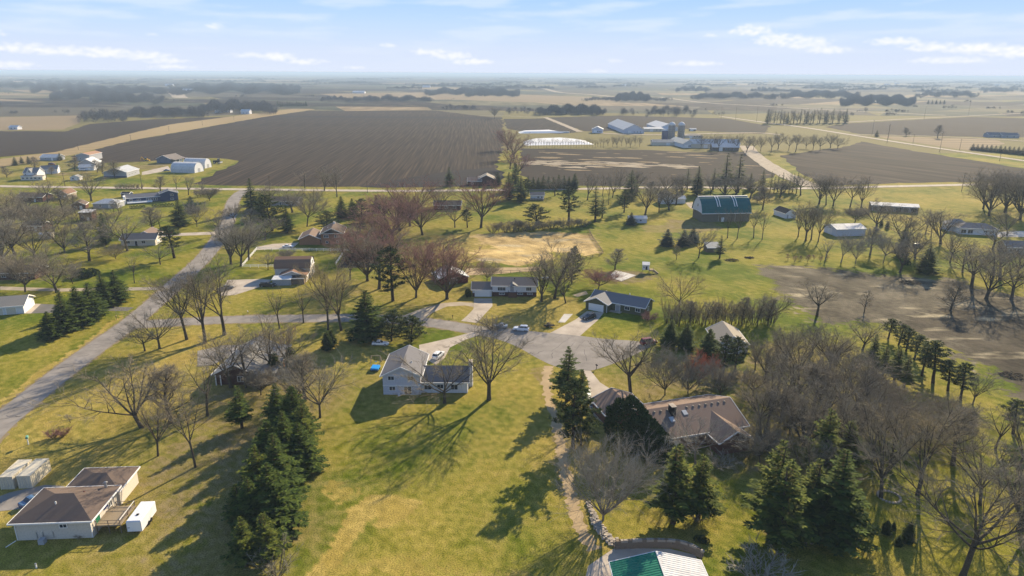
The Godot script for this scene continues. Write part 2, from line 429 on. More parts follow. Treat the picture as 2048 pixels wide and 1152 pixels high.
func make_ground() -> void:
	lawn_setup()
	lawn_cells()
	wide = noise(11, 0.022, 3); mid = noise(12, 0.085, 3); fine = noise(13, 0.45, 2); silty = noise(14, 0.06, 4)
	var blades := grain(21, 1024, 0.04, 5, [Color(0.48, 0.50, 0.44), Color(0.70, 0.71, 0.65), Color(0.89, 0.88, 0.83), Color(1.0, 0.99, 0.94), Color(1, 1, 1)])
	var turf := mat("turf", Color(1.25, 1.25, 1.25), 0.95, blades, 14.0, 0.0, true)
	turf.albedo_color = Color(1, 1, 1)
	turf.vertex_color_use_as_albedo = true
	var soil_tex := grain(22, 512, 0.03, 5, [Color(0.72, 0.70, 0.68), Color(0.86, 0.85, 0.83), Color(1, 1, 1)])
	var m := MB.new()
	m.colored = true
	grid(m, -182.4, 182.4, -234.0, -66.0, 0.6)
	grid(m, -384.0, 384.0, -468.0, -234.0, 1.5)
	grid(m, -597.0, 597.0, -693.0, -468.0, 3.0)
	var out := Color(0.20, 0.18, 0.075)
	for r in [[-384.0, -182.4, -234.0, -66.0], [182.4, 384.0, -234.0, -66.0], [-384.0, 384.0, -66.0, 600.0], [-2000.0, -384.0, -468.0, 600.0], [384.0, 2000.0, -468.0, 600.0]]:
		m.tint = out
		m.quad(Vector3(r[0], 0, r[3]), Vector3(r[1], 0, r[3]), Vector3(r[1], 0, r[2]), Vector3(r[0], 0, r[2]))
	for r in [[-2000.0, 2000.0, -1500.0, -693.0], [-2000.0, -597.0, -693.0, -468.0], [597.0, 2000.0, -693.0, -468.0], [-30000.0, 30000.0, -36000.0, -1500.0], [-30000.0, -2000.0, -1500.0, 600.0], [2000.0, 30000.0, -1500.0, 600.0]]:
		m.quad(Vector3(r[0], 0, r[3]), Vector3(r[1], 0, r[3]), Vector3(r[1], 0, r[2]), Vector3(r[0], 0, r[2]))
	struct("ground", m, turf, "mown lawns and dry grass between the houses")
	make_fields()
	make_roads()

func field(list: Array, m: Material, y: float, row: float, label: String, edge := 3.0) -> void:
	# row: direction of the furrows in degrees (0 runs away from the camera), drawn out along it by the texture
	var q := rough_edge(pts(list), 12.0, edge) if edge > 0.0 else pts(list)
	var b := MB.new()
	b.poly(q, y)
	var ca := cos(deg_to_rad(row)); var sa := sin(deg_to_rad(row))
	for p in b.v:
		b.uv.append(Vector2((p.x * ca + p.z * sa) / 26.0, (p.x * -sa + p.z * ca) / 1400.0))
	struct("field", b, m, label)

func rows(key: String, col: Color, tex: Texture2D, sc := Vector3.ONE) -> void:
	var m := mat(key, col, 0.95)
	m.albedo_texture = tex
	m.uv1_scale = sc

func make_fields() -> void:
	rng.seed = 3
	var fur := grain(31, 512, 0.02, 5, [Color(0.46, 0.44, 0.43), Color(0.56, 0.54, 0.52), Color(0.66, 0.64, 0.61), Color(0.80, 0.77, 0.72), Color(1, 0.97, 0.90)])
	var soft := grain(32, 512, 0.012, 4, [Color(0.70, 0.69, 0.67), Color(0.86, 0.85, 0.83), Color(1, 1, 1)])
	rows("plough", Color(0.100, 0.080, 0.063), fur)
	rows("plough_dark", Color(0.076, 0.063, 0.053), fur)
	rows("plough_band", Color(0.080, 0.066, 0.056), fur, Vector3(0.22, 1, 1))
	rows("soil_black", Color(0.041, 0.036, 0.035), soft)
	rows("soil_wet", Color(0.20, 0.168, 0.125), fur, Vector3(1, 4, 1))
	rows("stubble", Color(0.30, 0.235, 0.145), soft)
	rows("straw", Color(0.38, 0.295, 0.16), soft)
	rows("pasture", Color(0.178, 0.162, 0.093), soft)
	rows("winter", Color(0.120, 0.108, 0.080), soft)
	rows("winter_green", Color(0.085, 0.092, 0.062), soft)
	rows("sand", Color(0.44, 0.38, 0.29), soft, Vector3(2, 6, 1))
	# the near fields, traced
	field([140, 313, 260, 282, 400, 257, 520, 235, 640, 218, 690, 206, 870, 214, 975, 231, 1006, 240, 1006, 300, 985, 345, 905, 352, 800, 374, 560, 373, 440, 371, 385, 368, 478, 322, 455, 318, 400, 316, 300, 322, 200, 326], M.plough, 0.06, -3.0, "wide ploughed field with pale furrow streaks")
	field([620, 222, 690, 206, 900, 207, 1010, 226, 1000, 237, 870, 221], M.pasture, 0.10, 60.0, "pale strip of field beyond the ploughed field")
	field([720, 374, 790, 360, 860, 348, 920, 340, 985, 335, 1010, 345, 1000, 372, 800, 375], M.soil_black, 0.11, 80.0, "dark wet corner of the ploughed field")
	field([555, 232, 1005, 235, 1005, 238, 560, 234], M.soil_black, 0.12, 90.0, "dark furrow line across the ploughed field", 0.0)
	field([1008, 238, 1090, 237, 1160, 264, 1120, 268, 1040, 262, 1012, 256], M.plough_dark, 0.06, 10.0, "dark field beside the farm lane")
	field([1092, 235, 1240, 231, 1450, 237, 1540, 252, 1530, 268, 1400, 262, 1330, 252, 1200, 264, 1165, 262], M.plough_dark, 0.06, 70.0, "dark field behind the dairy barns")
	field([1045, 297, 1300, 300, 1400, 305, 1490, 303, 1550, 350, 1500, 372, 1060, 372, 1040, 340], M.plough_dark, 0.06, 84.0, "dark field below the dairy farm")
	field([1560, 311, 1620, 302, 1700, 292, 1722, 283, 1800, 297, 1900, 314, 2048, 337, 2120, 350, 2120, 360, 1960, 363, 1640, 371, 1600, 346], M.plough_band, 0.06, -27.0, "dark ploughed field between the two country roads")
	field([1650, 254, 1710, 246, 1940, 234, 2120, 238, 2120, 274, 1990, 275, 1720, 268], M.plough_dark, 0.06, 75.0, "dark field beyond the diagonal road")
	field([1735, 271, 1990, 279, 2010, 287, 1945, 302, 1850, 288], M.stubble, 0.06, 80.0, "tan field beside the evergreen hedge")
	field([0, 314, -60, 320, -60, 262, 130, 263, 180, 248, 300, 239, 520, 231, 470, 236, 250, 272, 110, 305], M.plough, 0.06, 55.0, "dark rolling field left of the grass lane")
	field([-60, 236, 160, 231, 158, 246, 130, 259, -60, 262], M.stubble, 0.06, 80.0, "tan meadow above the dark rolling field")
	field([-60, 199, 60, 202, 160, 206, 320, 214, 460, 216, 520, 228, 300, 236, 165, 231, -60, 234], M.winter, 0.05, 75.0, "brown winter field before the wood")
	field([-60, 186, 78, 190, 82, 198, 60, 202, -60, 200], M.straw, 0.07, 80.0, "bright straw field at the wood's edge")
	field([318, 208, 340, 203, 460, 202, 470, 212, 390, 216], M.stubble, 0.08, 80.0, "tan clearing before the far farmstead")
	# verges of the grass lane running to the horizon, left
	field([-80, 330, 0, 318, 112, 304, 262, 267, 340, 249, 470, 232, 600, 216, 662, 205, 690, 205, 642, 217, 522, 235, 402, 256, 262, 281, 150, 309, 40, 329, -80, 345], M.straw, 0.14, 60.0, "dry grass verge of the country lane", 1.0)
	# far parcels out to the horizon, an irregular chequer of winter fields
	rng.seed = 8
	var kinds := ["winter", "pasture", "stubble", "plough_dark", "plough_dark", "plough_dark", "winter", "winter_green", "plough_dark", "winter_green"]
	var sheets := {}
	for k in kinds: sheets[k] = MB.new()
	var lines := []
	var z := -1420.0
	while z > -26000.0:
		var line := PackedVector2Array()
		var x := 1.15 * z
		var cell := -z * 0.075 + 90.0
		while x < -1.15 * z:
			line.append(Vector2(x + rng.randf_range(-0.2, 0.2) * cell, z * (1.0 + rng.randf_range(-0.03, 0.03)) + x * 0.05))
			x += cell * rng.randf_range(0.75, 1.25)
		lines.append(line)
		z *= rng.randf_range(1.06, 1.14)
	for k in lines.size() - 1:
		var a: PackedVector2Array = lines[k]; var b: PackedVector2Array = lines[k + 1]
		for i in mini(a.size(), b.size()) - 1:
			var i2 := mini(int(float(i) / a.size() * b.size()), b.size() - 2)
			var s: MB = sheets[kinds[rng.randi() % kinds.size()]]
			var ia := mini(i, a.size() - 2)
			s.poly(PackedVector2Array([a[ia], a[ia + 1], Vector2(lerpf(a[ia + 1].x, b[i2 + 1].x, 0.5) * b[i2].y / a[ia].y, b[i2 + 1].y), Vector2(lerpf(a[ia].x, b[i2].x, 0.5) * b[i2].y / a[ia].y, b[i2].y)]), 0.2 + 0.02 * (i % 2))
	for k in sheets:
		for p in (sheets[k] as MB).v: sheets[k].uv.append(Vector2(p.x / 300.0, p.z / 900.0))
		struct("far_field", sheets[k], M[k], "distant winter fields")
	field([640, 188, 900, 184, 1120, 192, 1240, 197, 1240, 206, 1060, 205, 900, 200, 700, 199], M.stubble, 0.5, 80.0, "long tan field in the middle distance", 6.0)
	blotches([1055, 321, 1200, 323, 1385, 328, 1385, 338, 1240, 335, 1150, 337, 1080, 332, 1052, 331], M.sand, 0.12, 150, 1.2, 7.0, "pale dry streaks across the dark field")
	blotches([1030, 300, 1500, 306, 1540, 350, 1060, 350], M.stubble, 0.09, 60, 1.0, 9.0, "straw streaks on the dark field")

# many small irregular flat patches scattered in an outline, drawn out sideways
func blotches(list: Array, m: Material, y: float, count: int, r0: float, r1: float, label: String) -> void:
	var q := pts(list)
	var r := Rect2(q[0], Vector2.ZERO)
	for k in q: r = r.expand(k)
	var b := MB.new()
	for k in count:
		var c := r.position + Vector2(rng.randf(), rng.randf()) * r.size
		if not Geometry2D.is_point_in_polygon(c, q): continue
		var rad := lerpf(r0, r1, pow(rng.randf(), 2.2))
		var o := PackedVector2Array()
		var n := 9
		for i in n:
			var a := TAU * i / n
			o.append(c + Vector2(cos(a) * 2.4, sin(a) * 0.8).rotated(0.2) * rad * rng.randf_range(0.45, 1.1))
		b.poly(o, y + 0.0015 * k)
	for p in b.v: b.uv.append(Vector2(p.x / 20.0, p.z / 20.0))
	struct("silt_patches" if m == M.sand else "straw_patches", b, m, label)

func make_roads() -> void:
	rng.seed = 5
	var tar := grain(41, 1024, 0.007, 7, [Color(0.82, 0.82, 0.82), Color(0.90, 0.895, 0.89), Color(0.95, 0.945, 0.94), Color(1, 1, 1)])
	mat("asphalt", Color(0.27, 0.25, 0.23), 0.9, tar, 40.0, 0.0, true)
	mat("asphalt_dark", Color(0.16, 0.155, 0.15), 0.9, tar, 40.0, 0.0, true)
	mat("concrete", Color(0.46, 0.405, 0.34), 0.9, tar, 40.0, 0.0, true)
	mat("concrete_white", Color(0.55, 0.53, 0.49), 0.9, tar, 40.0, 0.0, true)
	mat("gravel", Color(0.40, 0.345, 0.27), 0.95, tar, 40.0, 0.0, true)
	mat("gravel_dull", Color(0.25, 0.20, 0.12), 0.95, tar, 5.0, 0.0, true)
	mat("dirt", Color(0.42, 0.32, 0.19), 0.95, tar, 40.0, 0.0, true)
	var m := MB.new()
	for r in [[-150, 985, -60, 905, 0, 846, 122, 747, 207, 684, 262, 645, 310, 605, 360, 560, 408, 515, 438, 475, 456, 440, 462, 418, 468, 400, 482, 385], [270, 649, 330, 646, 400, 642, 500, 638, 600, 637, 700, 636, 800, 639, 880, 648, 950, 660]]:
		ribbon(m, smooth_line(pts(r), 1.3), 8.0, 0.006, 0.55)
	struct("road_shoulder", m, M.gravel_dull, "worn gravelly edge of the asphalt roads")
	m = MB.new()
	ribbon(m, smooth_line(pts([-150, 985, -60, 905, 0, 846, 122, 747, 207, 684, 262, 645, 310, 605, 360, 560, 408, 515, 438, 475, 456, 440, 462, 418, 468, 400, 482, 385, 500, 377])), 7.0, 0.010)
	struct("road", m, M.asphalt, "straight asphalt road climbing to the country road")
	m = MB.new()
	ribbon(m, smooth_line(pts([255, 650, 330, 646, 400, 642, 500, 638, 600, 637, 700, 636, 800, 639, 880, 648, 950, 660, 1010, 672, 1040, 680])), 6.6, 0.016)
	struct("road", m, M.asphalt, "asphalt street leading into the turning circle")
	m = MB.new()
	m.poly(smooth_line(pts([960, 652, 1012, 656, 1059, 662, 1154, 671, 1209, 678, 1270, 682, 1302, 690, 1285, 702, 1241, 722, 1184, 741, 1150, 742, 1111, 733, 1074, 716, 1031, 692, 985, 675, 955, 664]), 3.0), 0.022)
	struct("turning_circle", m, M.asphalt, "asphalt turning circle at the end of the street")
	# sealed cracks and patches in the asphalt
	mat("tar_seal", Color(0.075, 0.073, 0.072), 0.8)
	m = MB.new()
	for r in [[[0, 846, 122, 747, 207, 684, 262, 645, 310, 605, 360, 560, 408, 515, 438, 475], 7.0], [[300, 647, 400, 642, 500, 638, 600, 637, 700, 636, 800, 639, 880, 648, 950, 660], 6.6], [[1010, 668, 1060, 675, 1120, 690, 1180, 700, 1250, 695], 16.0], [[1070, 705, 1130, 715, 1200, 715], 14.0]]:
		var line := smooth_line(pts(r[0]), 1.0)
		var i := 2
		while i < line.size() - 2:
			var d := (line[i + 1] - line[i]).normalized(); var sd: Vector2 = Vector2(-d.y, d.x) * r[1] * 0.48
			var a := line[i] - sd * rng.randf_range(0.1, 1.0); var b := line[i] + sd * rng.randf_range(0.1, 1.0) + d * rng.randf_range(-1.5, 1.5)
			var q := PackedVector2Array()
			for k in 7: q.append(a.lerp(b, k / 6.0) + d * rng.randf_range(-0.25, 0.25))
			ribbon(m, q, rng.randf_range(0.06, 0.14), 0.026 + 0.0001 * (i % 17), 0.02)
			i += rng.randi_range(3, 9)
	struct("tar_seams", m, M.tar_seal, "dark sealed cracks across the asphalt")
	m = MB.new()
	ribbon(m, smooth_line(pts([-200, 368, -40, 371, 15, 373, 250, 376, 487, 379, 782, 382, 924, 381, 1161, 378, 1349, 375, 1586, 377, 1786, 373, 1961, 369, 2300, 360]), 10.0), 7.5, 0.15)
	struct("road", m, M.concrete, "pale country road running along the ploughed fields")
	m = MB.new()
	ribbon(m, smooth_line(pts([1440, 233, 1536, 246, 1606, 255, 1708, 271, 1836, 291, 2048, 322, 2300, 360]), 20.0), 7.5, 0.30)
	struct("road", m, M.concrete, "pale diagonal country road beyond the dark field")
	for r in [[[1690, 245, 1800, 239, 1940, 232, 2100, 224], 9.0, "pale gravel road past the far spruce belt"], [[1319, 194, 1404, 205, 1519, 212, 1698, 222, 1891, 231], 14.0, "far pale road among the hazy fields"], [[1066, 173, 1090, 178, 1120, 185, 1190, 190, 1240, 196], 26.0, "curving pale road near the horizon"], [[1708, 270, 1830, 272, 1990, 279, 2060, 284], 6.0, "narrow lane to the dark roofed farmhouse"], [[1090, 235, 1120, 247, 1160, 264], 9.0, "dirt lane beside the dairy barns"], [[1092, 236, 1010, 232, 960, 232], 5.0, "dirt lane past the lone round tree"], [[1190, 266, 1280, 270, 1400, 268, 1510, 266, 1560, 270], 9.0, "gravel farm lane in front of the barns"], [[1492, 292, 1510, 312, 1560, 345, 1625, 374], 14.0, "grassy gravel lane up to the dairy farm"], [[330, 182, 352, 188, 360, 195, 375, 196], 40.0, "pale river bend in the far wood"], [[1350, 180, 1500, 178, 1700, 176], 20.0, "thin pale far road"]]:
		m = MB.new()
		ribbon(m, smooth_line(pts(r[0]), 20.0), r[1], 0.65 if r[1] > 9.5 and r[1] != 14.0 else 0.35, r[1] * 0.06)
		struct("lane", m, M.gravel, r[2])
	# drives
	var drives := [
		[[948, 597, 984, 597, 985, 612, 970, 628, 954, 646, 922, 642, 936, 630, 947, 618], M.concrete, "concrete drive of the white and brick ranch house"],
		[[800, 634, 850, 615, 887, 606, 920, 604, 947, 606, 948, 614, 930, 611, 894, 613, 866, 625, 846, 640], M.gravel, "gravel loop drive around a grass island"],
		[[1174, 622, 1208, 625, 1196, 640, 1160, 672, 1100, 666, 1150, 640], M.concrete, "concrete drive of the olive green ranch house"],
		[[1128, 628, 1146, 628, 1130, 645, 1116, 645], M.concrete_white, "pale concrete parking pad beside the drive"],
		[[838, 690, 870, 683, 905, 675, 945, 664, 965, 668, 930, 680, 900, 695, 890, 715, 872, 730, 840, 712], M.concrete, "curved concrete drive of the white two storey house"],
		[[1166, 741, 1182, 742, 1200, 765, 1256, 800, 1250, 830, 1215, 850, 1188, 835, 1180, 790, 1175, 760], M.concrete, "concrete drive of the brown ranch house"],
		[[0, 622, 0, 604, 82, 608, 62, 627, 0, 627], M.concrete, "pale concrete apron of the white garage"],
		[[82, 608, 268, 615, 255, 622, 200, 622, 62, 627], M.asphalt_dark, "dark asphalt drive to the white garage"],
		[[0, 573, 120, 577, 330, 574, 328, 580, 120, 583, 0, 580], M.gravel, "gravel drive crossing the green lawns"],
		[[318, 468, 340, 467, 436, 463, 436, 469, 350, 472, 318, 474], M.concrete, "concrete drive of the tan house"],
		[[395, 702, 450, 690, 480, 690, 470, 705, 425, 731, 395, 733], M.asphalt, "asphalt drive beside the brick house"],
		[[-20, 1000, 20, 985, 90, 970, 130, 972, 100, 985, 40, 1018, -20, 1025], M.asphalt, "asphalt drive of the brown hip roofed house"],
		[[455, 560, 520, 558, 545, 560, 520, 574, 470, 590, 440, 592], M.concrete, "concrete drive of the barn shaped house"],
		[[513, 494, 545, 488, 598, 485, 585, 497, 513, 500], M.concrete, "pale concrete drive of the brick split level house"],
		[[1176, 1132, 1226, 1098, 1260, 1096, 1340, 1098, 1390, 1110, 1420, 1160, 1170, 1160], M.concrete, "concrete apron around the green roofed shed"],
		[[1370, 405, 1392, 405, 1400, 425, 1380, 416], M.gravel, "gravel yard beside the green barn"],
		[[1985, 464, 2048, 462, 2100, 464, 2100, 474, 1990, 474], M.concrete_white, "pale concrete drive of the grey roofed house"],
		[[284, 344, 336, 332, 342, 340, 300, 348, 284, 350], M.concrete, "pale yard between the metal sheds"],
		[[1145, 590, 1172, 582, 1176, 588, 1155, 594], M.sand, "pale sand patch beside the olive ranch house"]]
	for d in drives:
		m = MB.new()
		m.poly(pts(d[0]), 0.028)
		struct("drive", m, d[1], d[2])
	m = MB.new()
	ribbon(m, smooth_line(pts([1098, 732, 1092, 755, 1096, 790, 1108, 830, 1120, 880, 1128, 930, 1140, 985, 1152, 1030, 1166, 1066, 1190, 1100]), 0.8), 2.2, 0.012, 0.5)
	struct("path", m, M.dirt, "worn dirt track along the spruces")
	# a poured slab on the lawn
	m = MB.new()
	var s := pts([1222, 549, 1231, 541, 1272, 551, 1243, 563, 1224, 557])
	m.poly(s, 0.12)
	for i in s.size():
		var a := s[i]; var b := s[(i + 1) % s.size()]
		m.quad(Vector3(a.x, 0, a.y), Vector3(b.x, 0, b.y), Vector3(b.x, 0.12, b.y), Vector3(a.x, 0.12, a.y))
	single("concrete_slab", m, M.concrete_white, "pale concrete slab poured on the lawn behind the olive ranch house", "slab")

# ---- trees. Each variety is grown once at about its natural size and shared by its copies
var kinds_of_tree := {}

func wander(p: Vector3, d: Vector3, length: float, segs: int, bend: float, lift: float) -> PackedVector3Array:
	var o := PackedVector3Array([p])
	for i in segs:
		d = (d + Vector3(rng.randf_range(-bend, bend), rng.randf_range(-bend, bend) + lift, rng.randf_range(-bend, bend))).normalized()
		p += d * length / segs
		o.append(p)
	return o

func thin(n: int, r0: float, r1: float) -> PackedFloat32Array:
	var o := PackedFloat32Array()
	for i in n: o.append(lerpf(r0, r1, float(i) / (n - 1)))
	return o

func fork(d: Vector3, angle: float, roll: float) -> Vector3:
	var s := d.cross(Vector3(0.3, 0.2, 0.9)).normalized()
	return d.rotated(s, angle).rotated(d, roll)

func sliver(m: MB, p: Vector3, d: Vector3, length: float, w: float) -> void:
	var s := d.cross(Vector3(rng.randf() - 0.5, rng.randf() - 0.5, rng.randf() - 0.5)).normalized() * w
	m.tri(p - s, p + s, p + d * length)

# o: height, fork (share of height), limbs, spread (deg), lean, twigs, lift, width of twigs, leader
func bare_tree(seed_: int, o: Dictionary) -> Dictionary:
	rng.seed = seed_
	var wood := MB.new(); var crown := MB.new()
	var h: float = o.h
	var up := Vector3(o.get("lean", 0.0), 1.0, 0.0).normalized()
	var fh: float = h * o.fork
	var r: float = h * o.get("girth", 0.0165)
	var spread: float = deg_to_rad(o.spread)
	var starts := []
	if o.get("leader", false):   # one stem to the top, branches all the way up
		var line := wander(Vector3(0, -0.3, 0), up, h * 0.86, 8, 0.05, 0.04)
		wood.tube(line, thin(9, r, r * 0.14), 7)
		var nb: int = o.limbs
		for k in nb:
			var t := lerpf(o.fork, 0.97, float(k) / nb)
			var f := t * 8.0; var i := mini(int(f), 7)
			var p := line[i].lerp(line[i + 1], f - i)
			var l: float = h * o.reach * (1.0 - pow(t, 2.2) * 0.75) * rng.randf_range(0.7, 1.1)
			starts.append([p, fork(up, spread * rng.randf_range(0.75, 1.15) * (1.15 - 0.4 * t), k * 2.4 + rng.randf()), l, r * (0.5 - 0.32 * t)])
	else:
		var line := wander(Vector3(0, -0.3, 0), up, fh + 0.3, 3, 0.04, 0.0)
		wood.tube(line, PackedFloat32Array([r * 1.35, r, r * 0.95, r * 0.9]), 8)
		var top := line[3]
		var d := (line[3] - line[2]).normalized()
		var nb: int = o.limbs
		for k in nb:
			var a := spread * (rng.randf_range(0.65, 1.15) if k > 0 else 0.15)
			var l := (h - fh) * rng.randf_range(0.82, 1.05) / maxf(cos(a * 0.75), 0.55) * 0.80
			starts.append([top - d * fh * rng.randf_range(0.0, 0.22), fork(d, a, k * TAU / nb * 1.03 + rng.randf_range(-0.3, 0.3)), l, r * rng.randf_range(0.5, 0.62)])
	var lift: float = o.get("lift", 0.05)
	var tw: float = o.get("tw", 0.0115)
	for s in starts:
		var line: PackedVector3Array = wander(s[0], s[1], s[2], 6, 0.10, lift)
		wood.tube(line, thin(7, s[3], s[3] * 0.16), 6)
		var n2: int = o.get("n2", 8)
		for k in n2:
			var t := lerpf(0.22, 1.0, (k + rng.randf() * 0.6) / n2)
			var f := t * 6.0; var i := mini(int(f), 5)
			var p := line[i].lerp(line[i + 1], f - i)
			var d := (line[i + 1] - line[i]).normalized()
			var d2 := fork(d, deg_to_rad(rng.randf_range(22, 52)), rng.randf() * TAU) if t < 0.97 else d
			var l2: float = s[2] * (0.62 - 0.34 * t) * rng.randf_range(0.7, 1.15)
			var l2pts := wander(p, d2, l2, 4, 0.13, lift * 0.9)
			var r2: float = s[3] * (0.50 - 0.27 * t)
			wood.tube(l2pts, thin(5, r2, r2 * 0.25), 4)
			var n3: int = o.get("n3", 6)
			for q in n3:
				var t3 := lerpf(0.2, 1.0, (q + rng.randf() * 0.7) / n3)
				var f3 := t3 * 4.0; var i3 := mini(int(f3), 3)
				var p3 := l2pts[i3].lerp(l2pts[i3 + 1], f3 - i3)
				var dd := (l2pts[i3 + 1] - l2pts[i3]).normalized()
				var d3 := fork(dd, deg_to_rad(rng.randf_range(20, 55)), rng.randf() * TAU)
				var l3 := clampf(l2 * rng.randf_range(0.34, 0.6), 0.45, 2.2)
				var l3pts := wander(p3, d3, l3, 2, 0.18, lift)
				crown.tube(l3pts, thin(3, maxf(r2 * 0.34, tw * 1.1), tw * 0.6), 3)
				for w in o.get("twigs", 9):
					var t4 := rng.randf_range(0.15, 1.0)
					var p4 := l3pts[0].lerp(l3pts[2], t4) if t4 < 0.5 else l3pts[1].lerp(l3pts[2], t4 * 2.0 - 1.0)
					var d4 := fork(d3, deg_to_rad(rng.randf_range(12, 60)), rng.randf() * TAU)
					d4 = (d4 + Vector3(0, lift * 2.0, 0)).normalized()
					sliver(crown, p4, d4, rng.randf_range(0.35, 0.95) * o.get("tl", 1.0), tw * rng.randf_range(0.5, 1.0))
	return {"wood": wood.mesh(), "crown": crown.mesh(), "h": top_of(crown), "w": wide_of(crown)}

func top_of(m: MB) -> float:
	var t := 0.0
	for p in m.v: t = maxf(t, p.y)
	return t

func wide_of(m: MB) -> float:
	var t := PackedFloat32Array()
	for i in range(0, m.v.size(), 3): t.append(absf(m.v[i].x))
	t.sort()
	return 2.0 * t[int(t.size() * 0.96)]

# greens of needles, as grown
func green(m: MB, a: Color, b: Color) -> void:
	m.tint = a.lerp(b, rng.randf())

func spray(m: MB, p: Vector3, d: Vector3, side: Vector3, length: float, w: float) -> void:
	var e := p + d * length
	m.tri(p, p + d * length * 0.45 + side * w, e)
	m.tri(p, e, p + d * length * 0.45 - side * w)

# o: h, r (radius at the skirt), skirt (share of bare stem), gap (m between whorls), ragged
func spruce(seed_: int, o: Dictionary) -> Dictionary:
	rng.seed = seed_
	var wood := MB.new(); var crown := MB.new()
	crown.colored = true
	var h: float = o.h
	wood.tube(wander(Vector3(0, -0.3, 0), Vector3.UP, h * 0.97, 5, 0.015, 0.0), thin(6, h * 0.016, h * 0.002), 7)
	var y: float = h * o.skirt
	var dark: Color = o.get("dark", Color(0.020, 0.036, 0.011)); var light: Color = o.get("light", Color(0.078, 0.108, 0.024))
	while y < h * 0.985:
		var t := y / h
		var reach: float = o.r * pow(1.0 - t, o.get("taper", 0.82)) * (0.35 + 0.65 * smoothstep(o.skirt * 0.6, o.skirt + 0.12, t)) + 0.12
		var nb := int(lerpf(9, 5, t))
		var a0 := rng.randf() * TAU
		for k in nb:
			var a := a0 + TAU * k / nb + rng.randf_range(-0.35, 0.35)
			var l := reach * rng.randf_range(1.0 - o.get("ragged", 0.45), 1.12)
			var slope := lerpf(-0.30, 0.75, pow(t, 1.4)) + rng.randf_range(-0.12, 0.12)
			var d := Vector3(cos(a), slope, sin(a)).normalized()
			var p := Vector3(0, y + rng.randf_range(-0.15, 0.15), 0)
			var steps := maxi(3, int(l / 0.22))
			var side := d.cross(Vector3.UP).normalized()
			wood.tri(p + side * 0.03, p + d * l * 0.9, p - side * 0.03)
			for s in steps:
				var f := lerpf(0.22, 1.0, float(s) / steps)
				var q := p + d * l * f + Vector3(0, 0.10 * f * f * l - 0.05, 0)
				var sl := (0.12 + 0.24 * (1.0 - f)) * minf(l, 1.9) * rng.randf_range(0.7, 1.3) + 0.13
				green(crown, dark, light)
				for g in [-1.0, 1.0]:
					var sd: Vector3 = (d * rng.randf_range(0.45, 0.9) + side * g + Vector3(0, rng.randf_range(-0.45, 0.12), 0)).normalized()
					spray(crown, q, sd, sd.cross(Vector3.UP + Vector3(rng.randf_range(-0.7, 0.7), 0, rng.randf_range(-0.7, 0.7))).normalized(), sl, sl * 0.26)
				if s % 2 == 0:
					var ud := (d + Vector3(rng.randf_range(-0.5, 0.5), rng.randf_range(-0.6, 0.5), rng.randf_range(-0.5, 0.5))).normalized()
					spray(crown, q, ud, ud.cross(Vector3(rng.randf() - 0.5, 1, rng.randf() - 0.5)).normalized(), sl * 0.9, sl * 0.25)
		y += o.gap * rng.randf_range(0.8, 1.2) * lerpf(1.0, 0.7, t)
	spray(crown, Vector3(0, h * 0.95, 0), Vector3.UP, Vector3.RIGHT, h * 0.05, 0.06)
	return {"wood": wood.mesh(), "crown": crown.mesh(), "h": h, "w": wide_of(crown)}

# open pine: clear stem, uneven limbs that carry tufts of long needles
func pine(seed_: int, o: Dictionary) -> Dictionary:
	rng.seed = seed_
	var wood := MB.new(); var crown := MB.new()
	crown.colored = true
	var h: float = o.h
	var stem := wander(Vector3(0, -0.3, 0), Vector3.UP, h * 0.95, 6, 0.04, 0.02)
	wood.tube(stem, thin(7, h * 0.019, h * 0.003), 7)
	var dark: Color = o.get("dark", Color(0.024, 0.038, 0.014)); var light: Color = o.get("light", Color(0.075, 0.095, 0.030))
	var n: int = o.limbs
	for k in n:
		var t := lerpf(o.skirt, 0.99, float(k) / n)
		var f := t * 6.0; var i := mini(int(f), 5)
		var p := stem[i].lerp(stem[i + 1], f - i)
		var prof: float = sin(clampf((t - o.skirt) / (1.0 - o.skirt), 0.03, 1.0) * 2.6 + 0.45)
		var l: float = o.r * maxf(prof, 0.18) * rng.randf_range(0.55, 1.15)
		var a := k * 2.4 + rng.randf_range(-0.4, 0.4)
		var line := wander(p, Vector3(cos(a), lerpf(0.0, 0.9, t * t), sin(a)).normalized(), l, 3, 0.12, 0.10)
		wood.tube(line, thin(4, 0.02 + l * 0.016, 0.012), 4)
		var tufts := maxi(4, int(l * 7.0))
		for q in tufts:
			var ft := lerpf(0.35, 1.0, rng.randf())
			var fi := ft * 3.0; var ii := mini(int(fi), 2)
			var c := line[ii].lerp(line[ii + 1], fi - ii) + Vector3(rng.randf_range(-0.5, 0.5), rng.randf_range(-0.15, 0.3), rng.randf_range(-0.5, 0.5)) * (0.3 + l * 0.16)
			green(crown, dark, light)
			for w in 7:
				var d := Vector3(rng.randf_range(-1, 1), rng.randf_range(-0.35, 0.9), rng.randf_range(-1, 1)).normalized()
				spray(crown, c, d, d.cross(Vector3(rng.randf() - 0.5, 0.7, rng.randf() - 0.5)).normalized(), rng.randf_range(0.28, 0.5), 0.07)
	return {"wood": wood.mesh(), "crown": crown.mesh(), "h": top_of(crown), "w": wide_of(crown)}

